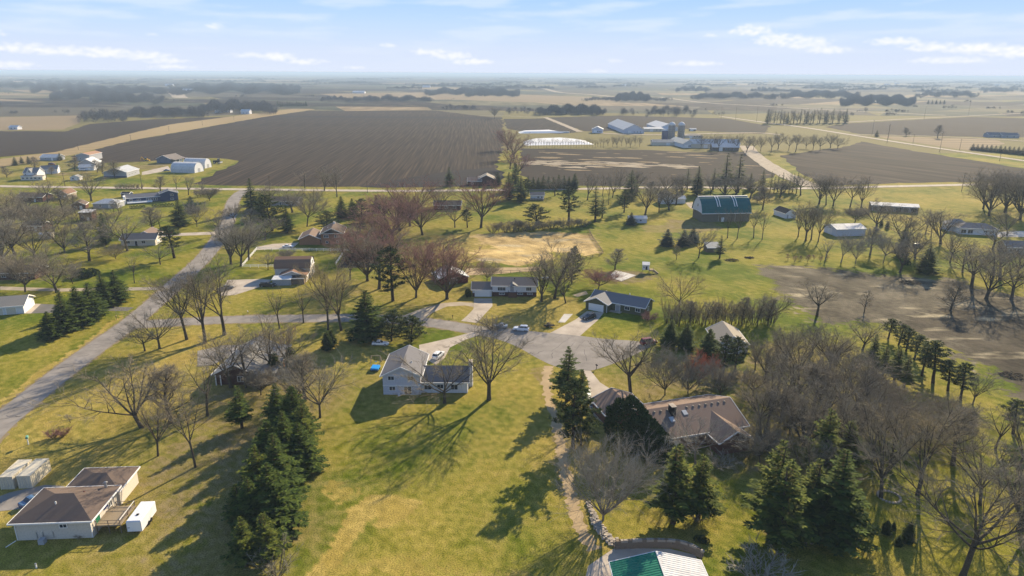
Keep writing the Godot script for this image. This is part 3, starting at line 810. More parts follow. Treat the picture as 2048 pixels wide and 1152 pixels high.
# clipped or rounded evergreen: lobes clothed in short upright sprays
func evergreen_mound(seed_: int, lobes: Array, density: float, size: float) -> Dictionary:
	rng.seed = seed_
	var wood := MB.new(); var crown := MB.new()
	crown.colored = true
	for lb in lobes:   # [centre, radii]
		var c: Vector3 = lb[0]; var r: Vector3 = lb[1]
		wood.tube(PackedVector3Array([Vector3(c.x, -0.2, c.z), c]), PackedFloat32Array([0.09, 0.03]), 5)
		var n := int(density * (r.x * r.y + r.y * r.z + r.x * r.z))
		for k in n:
			var d := Vector3(rng.randfn(), rng.randfn(), rng.randfn()).normalized()
			var p := c + d * r * (0.72 + 0.28 * sqrt(rng.randf())) * (0.93 + 0.07 * sin(d.x * 9.0 + d.y * 7.0) + 0.05 * sin(d.z * 13.0))
			if p.y < 0.05: continue
			green(crown, Color(0.022, 0.040, 0.014), Color(0.055, 0.084, 0.026))
			var sd := (d + Vector3(rng.randf_range(-0.5, 0.5), rng.randf_range(0.2, 0.9), rng.randf_range(-0.5, 0.5))).normalized()
			spray(crown, p, sd, sd.cross(Vector3(rng.randf() - 0.5, rng.randf() - 0.5, rng.randf() - 0.5)).normalized(), size * rng.randf_range(0.7, 1.3), size * 0.34)
	return {"wood": wood.mesh(), "crown": crown.mesh(), "h": top_of(crown), "w": wide_of(crown)}

# many stems from the ground
func bare_shrub(seed_: int, h: float, stems: int, w: float) -> Dictionary:
	rng.seed = seed_
	var wood := MB.new(); var crown := MB.new()
	for k in stems:
		var a := k * 2.4 + rng.randf()
		var base := Vector3(cos(a), 0, sin(a)) * rng.randf_range(0.05, 0.3) * w
		var line := wander(base, Vector3(cos(a) * w / h * 0.8, 1, sin(a) * w / h * 0.8).normalized(), h * rng.randf_range(0.6, 0.95), 5, 0.13, 0.03)
		wood.tube(line, thin(6, 0.028 + h * 0.006, 0.010), 5)
		for j in 9:
			var t := lerpf(0.2, 1.0, j / 9.0) * 5.0
			var i := mini(int(t), 4)
			var p := line[i].lerp(line[i + 1], t - i)
			var d := fork((line[i + 1] - line[i]).normalized(), deg_to_rad(rng.randf_range(20, 55)), rng.randf() * TAU)
			var l := h * rng.randf_range(0.16, 0.34)
			var b := wander(p, d, l, 2, 0.15, 0.06)
			crown.tube(b, thin(3, 0.022, 0.010), 3)
			for q in 14:
				sliver(crown, b[0].lerp(b[2], rng.randf()), fork(d, deg_to_rad(rng.randf_range(10, 60)), rng.randf() * TAU), rng.randf_range(0.3, 0.75), 0.013)
	return {"wood": wood.mesh(), "crown": crown.mesh(), "h": top_of(crown), "w": wide_of(crown)}

func grow_varieties() -> void:
	var bark_tex := grain(51, 128, 0.06, 4, [Color(0.62, 0.60, 0.58), Color(0.85, 0.84, 0.82), Color(1, 1, 1)])
	mat("bark", Color(0.115, 0.098, 0.076), 0.95, bark_tex, 1.0)
	mat("bark_pale", Color(0.27, 0.24, 0.21), 0.95, bark_tex, 1.0)
	mat("bark_conifer", Color(0.10, 0.075, 0.055), 0.95, bark_tex, 1.0)
	mat("twig_grey", Color(0.235, 0.212, 0.165), 0.95)
	mat("twig_brown", Color(0.245, 0.208, 0.145), 0.95)
	mat("twig_red", Color(0.275, 0.150, 0.118), 0.95)
	mat("twig_tan", Color(0.33, 0.265, 0.145), 0.95)
	mat("twig_pale", Color(0.28, 0.255, 0.205), 0.95)
	mat("twig_rust", Color(0.36, 0.14, 0.075), 0.95)
	var n := mat("needles", Color(1, 1, 1), 0.8)
	n.vertex_color_use_as_albedo = true
	n.backlight_enabled = true
	n.backlight = Color(0.16, 0.18, 0.08)
	n.metallic_specular = 0.1
	var t := kinds_of_tree
	t["vase_a"] = bare_tree(101, {"h": 15.0, "fork": 0.16, "limbs": 7, "spread": 27, "n2": 9, "n3": 7, "twigs": 20, "lift": 0.05})
	t["vase_b"] = bare_tree(102, {"h": 15.0, "fork": 0.24, "limbs": 6, "spread": 33, "n2": 9, "n3": 7, "twigs": 20, "lift": 0.05})
	t["vase_c"] = bare_tree(103, {"h": 16.0, "fork": 0.12, "limbs": 10, "spread": 34, "n2": 10, "n3": 9, "twigs": 26, "lift": 0.06})
	t["broad_a"] = bare_tree(104, {"h": 13.0, "fork": 0.26, "limbs": 7, "spread": 52, "n2": 9, "n3": 7, "twigs": 17, "lift": 0.06})
	t["broad_b"] = bare_tree(105, {"h": 13.0, "fork": 0.32, "limbs": 6, "spread": 46, "n2": 9, "n3": 6, "twigs": 17, "lift": 0.04})
	t["lean_a"] = bare_tree(106, {"h": 14.0, "fork": 0.20, "limbs": 6, "spread": 40, "n2": 9, "n3": 7, "twigs": 19, "lift": 0.05, "lean": -0.28})
	t["oval_a"] = bare_tree(107, {"h": 13.0, "fork": 0.16, "limbs": 26, "spread": 48, "reach": 0.30, "leader": true, "n2": 5, "n3": 5, "twigs": 14, "lift": 0.06})
	t["oval_b"] = bare_tree(108, {"h": 14.0, "fork": 0.24, "limbs": 22, "spread": 40, "reach": 0.34, "leader": true, "n2": 6, "n3": 5, "twigs": 14, "lift": 0.07})
	t["slim_a"] = bare_tree(109, {"h": 10.0, "fork": 0.22, "limbs": 14, "spread": 38, "reach": 0.26, "leader": true, "n2": 4, "n3": 4, "twigs": 11, "lift": 0.07, "girth": 0.013})
	t["slim_b"] = bare_tree(110, {"h": 12.0, "fork": 0.34, "limbs": 5, "spread": 26, "n2": 6, "n3": 4, "twigs": 11, "lift": 0.04, "girth": 0.014})
	t["dense_a"] = bare_tree(111, {"h": 9.0, "fork": 0.22, "limbs": 11, "spread": 55, "n2": 10, "n3": 8, "twigs": 27, "lift": 0.08, "tw": 0.010})
	t["dense_b"] = bare_tree(112, {"h": 8.0, "fork": 0.20, "limbs": 12, "spread": 42, "n2": 10, "n3": 8, "twigs": 25, "lift": 0.08, "tw": 0.010})
	t["fan"] = bare_tree(113, {"h": 9.0, "fork": 0.07, "limbs": 15, "spread": 50, "n2": 10, "n3": 8, "twigs": 16, "lift": 0.07, "tw": 0.010})
	for v in [["vase_a", 14.5, 0.20, 6, 24], ["vase_b", 15.0, 0.30, 7, 36], ["vase_c", 16.0, 0.16, 9, 30], ["broad_b", 13.0, 0.28, 8, 50], ["dense_a", 9.0, 0.26, 10, 48], ["dense_b", 8.0, 0.16, 13, 46]]:
		for k in 2:   # sister trees of the same habit
			t[v[0] + str(k)] = bare_tree(140 + k * 17 + int(v[4]), {"h": v[1], "fork": v[2] * (0.8 + 0.5 * k), "limbs": v[3] - k, "spread": v[4] + k * 5, "n2": 9, "n3": 8 if v[0] == "vase_c" else 7, "twigs": 24 if v[0] == "vase_c" else 18 if v[0].begins_with("vase") else 20, "lift": 0.035 + 0.035 * k, "lean": -0.07 + 0.16 * k, "tw": 0.0115})
	t["spruce_a"] = spruce(201, {"h": 13.0, "r": 3.1, "skirt": 0.04, "gap": 0.44})
	t["spruce_b"] = spruce(202, {"h": 14.0, "r": 2.9, "skirt": 0.05, "gap": 0.48, "ragged": 0.6})
	t["spruce_c"] = spruce(203, {"h": 13.0, "r": 2.7, "skirt": 0.16, "gap": 0.54, "ragged": 0.65, "light": Color(0.120, 0.138, 0.026)})
	t["spruce_open"] = spruce(204, {"h": 12.0, "r": 2.3, "skirt": 0.22, "gap": 0.62, "ragged": 0.65})
	t["spruce_blue"] = spruce(205, {"h": 8.0, "r": 2.5, "skirt": 0.03, "gap": 0.34, "dark": Color(0.026, 0.042, 0.034), "light": Color(0.055, 0.080, 0.062)})
	t["cedar"] = spruce(206, {"h": 9.0, "r": 1.5, "skirt": 0.02, "gap": 0.30, "taper": 0.5, "ragged": 0.2, "light": Color(0.060, 0.078, 0.024)})
	t["pine_a"] = pine(211, {"h": 12.0, "r": 3.0, "skirt": 0.22, "limbs": 46})
	t["pine_b"] = pine(212, {"h": 13.0, "r": 2.6, "skirt": 0.34, "limbs": 40})
	t["pine_c"] = pine(213, {"h": 11.0, "r": 3.4, "skirt": 0.12, "limbs": 52, "light": Color(0.095, 0.105, 0.035)})
	t["mound"] = evergreen_mound(221, [[Vector3(0, 0.8, 0), Vector3(1.2, 1.1, 1.1)], [Vector3(1.3, 0.6, 0.3), Vector3(1.0, 0.9, 1.0)], [Vector3(-1.1, 0.55, -0.2), Vector3(0.9, 0.8, 0.9)]], 260.0, 0.22)
	t["arborvitae"] = evergreen_mound(222, [[Vector3(-0.6, 3.4, -1.2), Vector3(3.4, 3.6, 2.8)], [Vector3(1.2, 2.6, 1.4), Vector3(3.0, 3.0, 2.6)], [Vector3(3.0, 2.0, 3.4), Vector3(2.2, 2.4, 2.2)]], 210.0, 0.34)
	t["column"] = evergreen_mound(223, [[Vector3(0, 0.8, 0), Vector3(0.36, 0.95, 0.36)]], 320.0, 0.2)
	t["shrub_a"] = bare_shrub(231, 4.0, 14, 2.6)
	t["shrub_b"] = bare_shrub(232, 5.5, 16, 3.2)
	t["shrub_c"] = bare_shrub(233, 2.2, 12, 1.4)

# a tree at the ground pixel (x, y) whose top is seen at row ty; w: its width in pixels (0 keeps the variety's own)
func tree(kind: String, x: float, y: float, ty: float, label: String, group := "", wood := "", twig := "", w := 0.0) -> void:
	var sisters := [kind, kind + "0", kind + "1"]
	var k: Dictionary = kinds_of_tree.get(sisters[int(x * 7.0 + y * 3.0) % 3], kinds_of_tree[kind])
	var p := P(x, y)
	var h := rise(p, x, ty)
	var conifer := kind.begins_with("spruce") or kind.begins_with("pine") or kind == "cedar" or kind == "mound" or kind == "arborvitae" or kind == "column"
	var called := "spruce_tree" if kind.begins_with("spruce") else "pine_tree" if kind.begins_with("pine") else "cedar_tree" if kind == "cedar" else "evergreen_shrub" if conifer else "bare_shrub" if kind.begins_with("shrub") else "bare_tree"
	if group != "":   # tell look-alikes apart by their habit
		var habit := {"vase": "fan shaped", "broad": "spreading", "oval": "upright oval", "slim": "slender", "dense": "twiggy rounded", "shrub_a": "low", "shrub_b": "tall", "spruce_a": "full", "spruce_b": "ragged", "spruce_c": "light tipped", "spruce_open": "sparse", "pine_a": "shaggy", "pine_b": "clear stemmed", "pine_c": "bushy"}
		for q in habit:
			if kind.begins_with(q) and not label.contains(habit[q]) and not label.contains("full") and not label.contains("thin") and not label.contains("tiny"):
				label = habit[q] + " " + label
				break
	var o := thing(called, label, "shrub" if called.ends_with("shrub") else "tree", p, fposmod(x * 0.73 + y * 1.37, TAU) if kind != "lean_a" and kind != "arborvitae" else 0.0, group)
	var s: float = h / k.h
	var sw := s
	if w > 0.0:
		var metres := w * p.distance_to(Vector3(0, CAM_H, 0)) / FOC * (1.15 if kind.begins_with("vase") else 1.0)
		sw = clampf(metres / k.w, s * 0.45, s * 2.2)
	o.scale = Vector3(sw, s, sw)
	part("trunk", k.wood, M[wood] if wood != "" else M.bark_conifer if conifer else M.bark, o)
	part("crown", k.crown, M.needles if conifer else M[twig] if twig != "" else M.twig_grey, o)

func plant_all() -> void:
	var g := ""
	# --- left front: lawn beside the straight road
	tree("lean_a", 285, 855, 706, "big bare tree leaning over the dry lawn toward the straight road", "", "", "twig_brown", 200)
	tree("vase_b", 316, 912, 768, "bare forked tree on the dry lawn above the brown hip roofed house", "", "", "twig_brown", 90)
	tree("oval_b", 342, 846, 722, "bare upright tree behind the big leaning tree", "", "", "twig_brown", 90)
	tree("slim_b", 415, 832, 696, "tall thin bare tree before the brick house porch", "", "", "twig_grey", 90)
	tree("slim_b", 391, 934, 762, "bare thin double stemmed tree in the long shadows of the spruce row", "", "", "twig_brown", 80)
	tree("slim_a", 141, 846, 824, "tiny staked sapling on the dry lawn", "", "", "", 18)
	tree("shrub_c", 107, 876, 856, "small leafless shrub on the dry lawn", "leafless shrubs on the dry lawn", "", "twig_red", 20)
	tree("shrub_c", 127, 873, 852, "small leafless shrub on the dry lawn", "leafless shrubs on the dry lawn", "", "twig_red", 20)
	tree("broad_b", 290, 702, 642, "small crooked bare tree beside the road junction", "", "", "", 80)
	tree("broad_a", 319, 697, 604, "bare wide branching tree at the road junction", "", "", "", 110)
	g = "tall bare trees along the street verge"
	tree("vase_b", 374, 679, 522, "tall bare tree on the verge between street and brick house", g, "", "twig_brown", 80)
	tree("vase_a", 410, 686, 508, "tall bare tree on the verge between street and brick house", g, "", "twig_brown", 120)
	tree("vase_a", 449, 670, 502, "tall bare tree on the verge between street and brick house", g, "", "twig_brown", 120)
	g = "bare trees crowding the brick house"
	for a in [["vase_b", 462, 775, 650, 90], ["slim_b", 492, 776, 655, 80], ["vase_a", 545, 752, 628, 110], ["broad_b", 572, 746, 640, 110], ["shrub_b", 590, 790, 735, 60], ["dense_b", 522, 790, 735, 50], ["oval_b", 610, 800, 700, 60]]:
		tree(a[0], a[1], a[2], a[3], "bare tree crowding close around the grey roofed brick house", g, "", "twig_brown", a[4])
	tree("broad_b", 640, 835, 692, "bare round crowned tree at the head of the dense spruce row", "", "", "twig_grey", 125)
	tree("broad_a", 889, 806, 702, "bare wide crowned tree right in front of the white two storey house", "", "", "twig_brown", 185)
	tree("vase_b", 978, 799, 636, "tall bare tree on the lawn past the white house chimney", "", "", "twig_brown", 125)
	# --- row of spruces and small evergreens left of the big lawn
	tree("spruce_open", 484, 856, 768, "thin open spruce standing apart behind the dense spruce row", "", "", "", 38)
	tree("cedar", 655, 700, 664, "small pointed cedar beside the bare trees of the brick house", "two small pointed cedars", "", "", 20)
	tree("cedar", 664, 690, 660, "small pointed cedar beside the bare trees of the brick house", "two small pointed cedars", "", "", 16)
	tree("cedar", 552, 752, 706, "dark bushy cedar against the brick house wall", "", "", "", 30)
	tree("cedar", 585, 742, 694, "dark upright cedar by the brick house corner", "", "", "", 26)
	g = "dense spruce row beside the big lawn"
	for a in [["spruce_b", 560, 868, 765, 62], ["spruce_a", 592, 880, 770, 66], ["spruce_c", 610, 900, 800, 60], ["spruce_b", 575, 940, 818, 72], ["spruce_a", 545, 952, 838, 76], ["spruce_a", 604, 946, 842, 60], ["spruce_b", 560, 1008, 862, 84], ["spruce_c", 522, 1010, 890, 70], ["spruce_a", 548, 1062, 922, 84], ["spruce_b", 508, 1062, 950, 74], ["spruce_c", 480, 1050, 965, 50]]:
		tree(a[0], a[1], a[2], a[3], "dark green spruce in the dense row beside the big lawn", g, "", "", a[4])
	tree("spruce_c", 492, 1132, 1030, "shorter yellow tipped spruce at the front end of the dense row", "two front spruces of the dense row", "", "", 72)
	tree("spruce_c", 538, 1128, 1020, "shorter yellow tipped spruce at the front end of the dense row", "two front spruces of the dense row", "", "", 66)
	tree("shrub_b", 555, 1146, 1085, "bare grey bush at the foot of the dense spruce row", "", "", "twig_grey", 70)
	tree("shrub_c", 160, 1074, 1064, "small dark bush against the hip roofed house wall", "", "", "twig_brown", 26)
	# --- spruces by the road, left
	g = "thick spruce row beside the asphalt drive"
	for a in [["spruce_a", 103, 678, 620, 46], ["spruce_b", 133, 664, 578, 56], ["spruce_a", 162, 649, 570, 54], ["spruce_a", 187, 638, 562, 46], ["spruce_b", 212, 614, 540, 46], ["spruce_a", 236, 604, 538, 44]]:
		tree(a[0], a[1], a[2], a[3], "thick green spruce in the row beside the dark asphalt drive", g, "", "", a[4])
	# --- left middle lawns
	tree("dense_b", 50, 584, 494, "bare round tree beside the gravel drive near the white garage", "", "", "twig_brown", 80)
	tree("vase_b", 114, 585, 508, "bare tree standing right at the gravel drive edge", "", "", "twig_brown", 70)
	tree("dense_b", 146, 567, 520, "small bare round tree beside the dark evergreen bushes", "", "", "", 42)
	tree("mound", 165, 554, 535, "dark low evergreen bush on the green lawn", "dark low evergreen bushes", "", "", 34)
	tree("mound", 184, 552, 534, "dark low evergreen bush on the green lawn", "dark low evergreen bushes", "", "", 28)
	tree("vase_b", 97, 546, 476, "grey bare tree behind the gravel drive", "grey bare trees behind the gravel drive", "", "", 60)
	tree("vase_c", 6, 526, 420, "grey bare tree behind the gravel drive", "grey bare trees behind the gravel drive", "", "", 90)
	tree("vase_a", 28, 560, 480, "grey bare tree behind the gravel drive", "grey bare trees behind the gravel drive", "", "", 60)
	tree("oval_b", 179, 522, 440, "bare tree before the dark spruce beside the tan house", "", "", "", 60)
	tree("broad_b", 255, 502, 428, "bare wide tree in front of the tan house", "", "", "", 70)
	tree("dense_b", 232, 518, 484, "small bare tree before the tan house corner", "", "", "twig_brown", 44)
	tree("slim_b", 269, 566, 500, "slender bare tree alone on the green lawn", "", "", "", 30)
	tree("broad_a", 321, 529, 478, "low spreading bare tree on the lawn below the tan house", "", "", "", 62)
	tree("pine_b", 349, 516, 448, "leaning open pine beside the tan house drive", "", "", "", 36)
	tree("oval_a", 306, 462, 408, "bare tree behind the tan house", "bare trees behind the tan house", "", "", 40)
	tree("slim_b", 321, 458, 412, "bare tree behind the tan house", "bare trees behind the tan house", "", "", 28)
	tree("dense_a", 394, 454, 396, "dense round leafless tree beside a dark spruce", "", "", "", 46)
	tree("spruce_a", 361, 452, 398, "dark spruce next to the dense round leafless tree", "", "", "", 30)
	tree("spruce_blue", 384, 424, 392, "short dark spruce behind the dense round leafless tree", "", "", "", 26)
	tree("spruce_b", 212, 488, 425, "dark spruce between bare trees beside the tan house", "", "", "", 42)
	tree("cedar", 80, 440, 408, "dark narrow evergreen among the brown houses", "", "", "", 18)
	tree("slim_a", 142, 462, 432, "thin ragged young pine beside the small white shed", "", "", "", 14)
	g = "bare trees among the brown roofed houses"
	for a in [["vase_b", 15, 470, 400, 60], ["vase_a", 95, 470, 385, 60], ["dense_b", 60, 455, 405, 60], ["vase_b", 108, 470, 405, 60], ["broad_b", 96, 405, 352, 44], ["oval_a", 126, 420, 372, 34], ["oval_b", 150, 425, 385, 34], ["slim_b", 118, 460, 420, 26], ["dense_b", 130, 440, 405, 40], ["vase_b", 40, 432, 385, 46], ["slim_a", 238, 426, 395, 14], ["slim_a", 228, 424, 398, 14]]:
		tree(a[0], a[1], a[2], a[3], "bare tree standing among the brown roofed houses", g, "", "twig_brown", a[4])
	tree("vase_b", 183, 402, 340, "bare tree with reddish trunk before the country road", "", "", "twig_brown", 46)
	g = "bare trees around the blue house"
	for a in [["oval_a", 321, 382, 350, 30], ["slim_b", 353, 378, 345, 22], ["vase_a", 377, 390, 345, 34], ["slim_a", 402, 392, 360, 16], ["dense_b", 395, 395, 378, 20], ["dense_b", 420, 402, 372, 30]]:
		tree(a[0], a[1], a[2], a[3], "small bare tree beside the dark blue house", g, "", "twig_brown", a[4])
	for i in 6:
		tree("shrub_b", 236 + i * 9, 378, 365, "flat topped leafless hedge bush behind the blue house", "leafless hedge behind the blue house", "", "twig_brown", 13)
	for i in 14:
		if i == 5 or i == 6: continue
		tree("column", 262 + i * 6.4, 417.0 - i * 0.35, 411.0 - i * 0.45, "tiny clipped evergreen in the row below the blue house", "row of tiny clipped evergreens", "", "", 3.4)
	g = "dark evergreens behind the white gabled farmhouse"
	for a in [[31, 331, 313, 13], [44, 327, 313, 11], [58, 328, 312, 12], [121, 321, 305, 14]]:
		tree("spruce_a", a[0], a[1], a[2], "dark evergreen behind the white gabled farmhouse", g, "", "", a[3])
	for a in [[70, 338, 312, 16], [150, 340, 312, 22], [195, 345, 318, 20], [230, 356, 318, 22], [205, 348, 322, 18], [104, 350, 332, 24], [14, 355, 330, 40]]:
		tree("oval_a", a[0], a[1], a[2], "bare yard tree among the sheds of the white farmhouse", "bare yard trees of the white farmhouse", "", "twig_brown", a[3])
	# --- centre
	g = "bare trees beside the road at the white fence"
	for a in [["vase_a", 462, 528, 430, 60], ["vase_c", 482, 532, 425, 70], ["vase_b", 497, 520, 440, 60], ["oval_b", 505, 470, 412, 50]]:
		tree(a[0], a[1], a[2], a[3], "bare many stemmed tree where the white fence meets the road", g, "", "", a[4])
	g = "dark conifers above the brick split level house"
	for a in [["spruce_b", 505, 424, 356, 44], ["spruce_b", 524, 440, 385, 40], ["pine_c", 545, 462, 388, 50], ["spruce_b", 575, 465, 410, 44], ["pine_c", 655, 462, 422, 44], ["spruce_a", 684, 436, 392, 30], ["spruce_a", 706, 436, 396, 34], ["pine_a", 725, 445, 396, 36], ["spruce_a", 754, 424, 390, 24], ["pine_c", 720, 462, 425, 44]]:
		tree(a[0], a[1], a[2], a[3], "dark conifer in the screen above the brick split level house", g, "", "", a[4])
	tree("dense_a", 614, 453, 380, "grey bare dense tree rising above the brick split level house", "", "", "twig_brown", 76)
	tree("vase_a", 649, 382, 330, "tall bare tree at the country road edge", "tall bare trees at the country road edge", "", "twig_brown", 44)
	tree("vase_a", 674, 394, 330, "tall bare tree at the country road edge", "tall bare trees at the country road edge", "", "twig_brown", 44)
	tree("slim_b", 610, 376, 338, "tall bare tree at the country road edge", "tall bare trees at the country road edge", "", "twig_brown", 30)
	g = "big reddish budding maples"
	for a in [["vase_c", 820, 452, 348, 90], ["vase_c", 785, 482, 392, 100], ["vase_c", 845, 470, 385, 80], ["vase_c", 800, 462, 372, 90], ["vase_c", 765, 500, 420, 80], ["vase_c", 962, 456, 342, 84]]:
		tree(a[0], a[1], a[2], a[3], "big bare maple hazed with reddish buds", g, "", "twig_red", a[4])
	for a in [["vase_c", 735, 562, 448, 100], ["vase_b", 700, 560, 470, 70], ["vase_c", 880, 420, 365, 50], ["vase_c", 770, 440, 380, 60], ["vase_a", 720, 520, 440, 60], ["vase_b", 850, 540, 470, 60]]:
		tree(a[0], a[1], a[2], a[3], "bare brown crowned tree in the belt beside the straw pasture", "bare tree belt beside the straw pasture", "", "twig_red" if int(a[1]) % 4 else "twig_brown", a[4])
	for a in [["vase_a", 540, 415, 362, 50], ["vase_b", 585, 425, 372, 60], ["vase_a", 628, 420, 368, 46], ["vase_b", 440, 470, 420, 40], ["dense_a", 470, 445, 405, 46], ["vase_c", 530, 480, 430, 60]]:
		tree(a[0], a[1], a[2], a[3], "grey bare tree among the dark conifers above the brick split level house", "grey bare trees among the dark conifers", "", "twig_brown", a[4])
	for a in [["vase_a", 1175, 400, 340, 50], ["vase_b", 1225, 395, 345, 50], ["vase_a", 1275, 385, 335, 50], ["vase_b", 1330, 390, 345, 50], ["vase_a", 1365, 392, 342, 50], ["vase_b", 1420, 392, 345, 46], ["vase_a", 1560, 395, 352, 40], ["vase_b", 1110, 392, 352, 40]]:
		tree(a[0], a[1], a[2], a[3], "bare tree in the loose belt along the country road verge", "bare tree belt along the country road", "", "twig_brown", a[4])
	for a in [["vase_b", 30, 510, 430, 70], ["vase_a", 70, 515, 440, 70], ["vase_c", 130, 505, 430, 60], ["dense_a", 200, 470, 425, 50], ["vase_b", 225, 470, 410, 50], ["vase_a", 12, 445, 372, 60], ["vase_b", 60, 425, 372, 50], ["vase_a", 160, 460, 405, 50]]:
		tree(a[0], a[1], a[2], a[3], "bare yard tree behind the cream garden shed and tan house", "bare yard trees behind the cream garden shed", "", "twig_brown", a[4])
	tree("broad_b", 910, 455, 392, "dark bare spreading tree beside the reddish maples", "", "", "", 66)
	tree("pine_b", 935, 455, 418, "thin pine between the reddish maples", "", "", "", 18)
	tree("vase_a", 758, 578, 452, "large bare tree before the dark paddock", "", "", "twig_brown", 120)
	tree("pine_a", 786, 602, 488, "tall ragged olive green pine behind the street", "", "", "", 62)
	tree("vase_c", 832, 595, 464, "large reddish bare tree with broken stems", "", "", "twig_red", 90)
	tree("vase_c", 894, 598, 474, "large vase shaped bare tree before the maroon barn", "", "", "twig_red", 118)
	tree("dense_b", 974, 562, 516, "rounded bare tree behind the white and brick ranch house", "", "", "twig_brown", 50)
	tree("broad_b", 536, 540, 502, "small bare tree inside the white rail fence", "small bare trees inside the white rail fence", "", "", 40)
	tree("dense_b", 573, 520, 500, "small bare tree inside the white rail fence", "small bare trees inside the white rail fence", "", "", 30)
	tree("slim_b", 559, 657, 568, "bare young tree on the street verge before the barn shaped house", "bare street trees before the barn shaped house", "", "twig_brown", 56)
	tree("slim_b", 607, 646, 562, "bare young tree on the street verge before the barn shaped house", "bare street trees before the barn shaped house", "", "twig_brown", 50)
	tree("vase_a", 656, 660, 500, "tall bare street tree beside the big spruce", "tall bare street trees beside the big spruce", "", "twig_tan", 80)
	tree("vase_a", 683, 661, 508, "tall bare street tree beside the big spruce", "tall bare street trees beside the big spruce", "", "twig_tan", 100)
	tree("spruce_a", 736, 680, 578, "big full spruce standing at the street", "", "", "", 56)
	tree("pine_c", 783, 682, 622, "short bushy pine beside the big full spruce", "two short bushy pines", "", "", 44)
	tree("pine_c", 823, 684, 634, "short bushy pine beside the big full spruce", "two short bushy pines", "", "", 46)
	tree("mound", 936, 592, 576, "dark rounded bush beside the white garage door", "", "", "", 20)
	tree("vase_a", 1083, 603, 498, "bare tree at the end of the white and brick ranch house", "bare trees past the white and brick ranch house", "", "twig_brown", 60)
	tree("vase_c", 1109, 597, 472, "bare tree at the end of the white and brick ranch house", "bare trees past the white and brick ranch house", "", "twig_brown", 90)
	tree("lean_a", 1132, 606, 520, "bare crooked tree leaning by the sand patch", "", "", "twig_brown", 80)
	tree("pine_c", 1143, 568, 492, "dark green pine behind the bare trees", "", "", "", 32)
	tree("dense_b", 1196, 578, 536, "low bare bushy tree behind the olive green ranch house", "", "", "twig_red", 78)
	tree("oval_a", 1230, 539, 494, "small neat bare tree beside the concrete slab", "", "", "", 34)
	# --- behind the centre: conifers and bare trees before the country road
	tree("spruce_b", 899, 372, 334, "dark spruce beside the brown house across the road", "", "", "", 24)
	tree("cedar", 995, 372, 344, "narrow dark cedar beside the brown house", "", "", "", 13)
	for a in [["spruce_b", 1018, 400, 344, 26], ["spruce_b", 1042, 405, 352, 28], ["spruce_a", 1030, 380, 325, 24], ["pine_c", 1050, 396, 356, 26]]:
		tree(a[0], a[1], a[2], a[3], "tall dark conifer in the clump beside the small white house", "tall dark conifer clump", "", "", a[4])
	for i in 10:
		tree("spruce_a", 1056 + i * 10.2, 379.0 - i * 0.2, 352.0 - i * 0.5 + (i % 3) * 2.0, "dark spruce in the straight row along the country road", "straight spruce row along the country road", "", "", 12.5)
	tree("spruce_b", 1150, 380, 346, "taller spruce ending the straight row along the country road", "", "", "", 19)
	tree("pine_c", 1073, 452, 406, "broad green pine on the sunny slope", "", "", "", 52)
	tree("pine_b", 1138, 447, 374, "tall pine beside the shrub thicket", "", "", "", 34)
	tree("spruce_open", 1190, 444, 372, "tall thin spruce at the edge of the lawn", "tall thin spruces at the lawn edge", "", "", 36)
	tree("spruce_open", 1204, 436, 392, "tall thin spruce at the edge of the lawn", "tall thin spruces at the lawn edge", "", "", 34)
	tree("pine_a", 1248, 425, 378, "dense dark pine before the small bluish shed", "", "", "", 26)
	tree("spruce_b", 1262, 398, 340, "tall dark spruce beside the country road", "", "", "", 26)
	tree("spruce_blue", 1262, 450, 425, "low spreading evergreen beside the small bluish shed", "", "", "", 26)
	g = "bare trees around the white farmhouse"
	for a in [["vase_b", 1290, 432, 358, 60], ["vase_b", 1318, 425, 362, 50], ["vase_a", 1338, 420, 368, 50], ["slim_b", 1217, 410, 350, 20], ["slim_b", 1205, 392, 345, 26], ["slim_b", 1240, 380, 330, 26], ["oval_b", 1352, 410, 365, 40], ["oval_b", 1300, 400, 360, 40]]:
		tree(a[0], a[1], a[2], a[3], "bare tree in the grove around the white farmhouse", g, "", "twig_brown", a[4])
	g = "dark spruces behind the green barn"
	for a in [["spruce_b", 1394, 390, 332, 30], ["spruce_open", 1426, 380, 336, 20], ["spruce_open", 1450, 385, 305, 30], ["spruce_open", 1476, 385, 308, 28], ["spruce_open", 1374, 380, 336, 18], ["spruce_b", 1500, 380, 345, 16], ["spruce_b", 1523, 385, 340, 16]]:
		tree(a[0], a[1], a[2], a[3], "dark spruce behind the green barn", g, "", "", a[4])
	g = "bare trees behind the green barn"
	for a in [["vase_b", 1470, 395, 345, 60], ["vase_b", 1500, 398, 350, 50], ["vase_a", 1450, 398, 350, 50], ["oval_b", 1525, 420, 370, 30], ["dense_b", 1515, 405, 390, 20]]:
		tree(a[0], a[1], a[2], a[3], "bare tree behind the green barn", g, "", "twig_brown", a[4])
	g = "thin pines along the country road"
	for i in 8:
		tree("spruce_open", 1540 + i * 7.5, 384.0 + (i % 2) * 3, 342.0 + (i * 5 % 7) * 2, "thin pine in the belt along the country road", g, "", "", 10)
	tree("vase_b", 1601, 391, 340, "stout bare tree where the lane meets the country road", "", "", "", 40)
	g = "bare trees behind the long white pole barn"
	for a in [["vase_a", 1638, 408, 338, 44], ["vase_b", 1652, 410, 348, 36], ["vase_a", 1666, 412, 345, 46], ["vase_b", 1700, 414, 352, 36], ["vase_b", 1722, 416, 348, 36]]:
		tree(a[0], a[1], a[2], a[3], "bare tree in the grove behind the long white pole barn", g, "", "twig_brown", a[4])
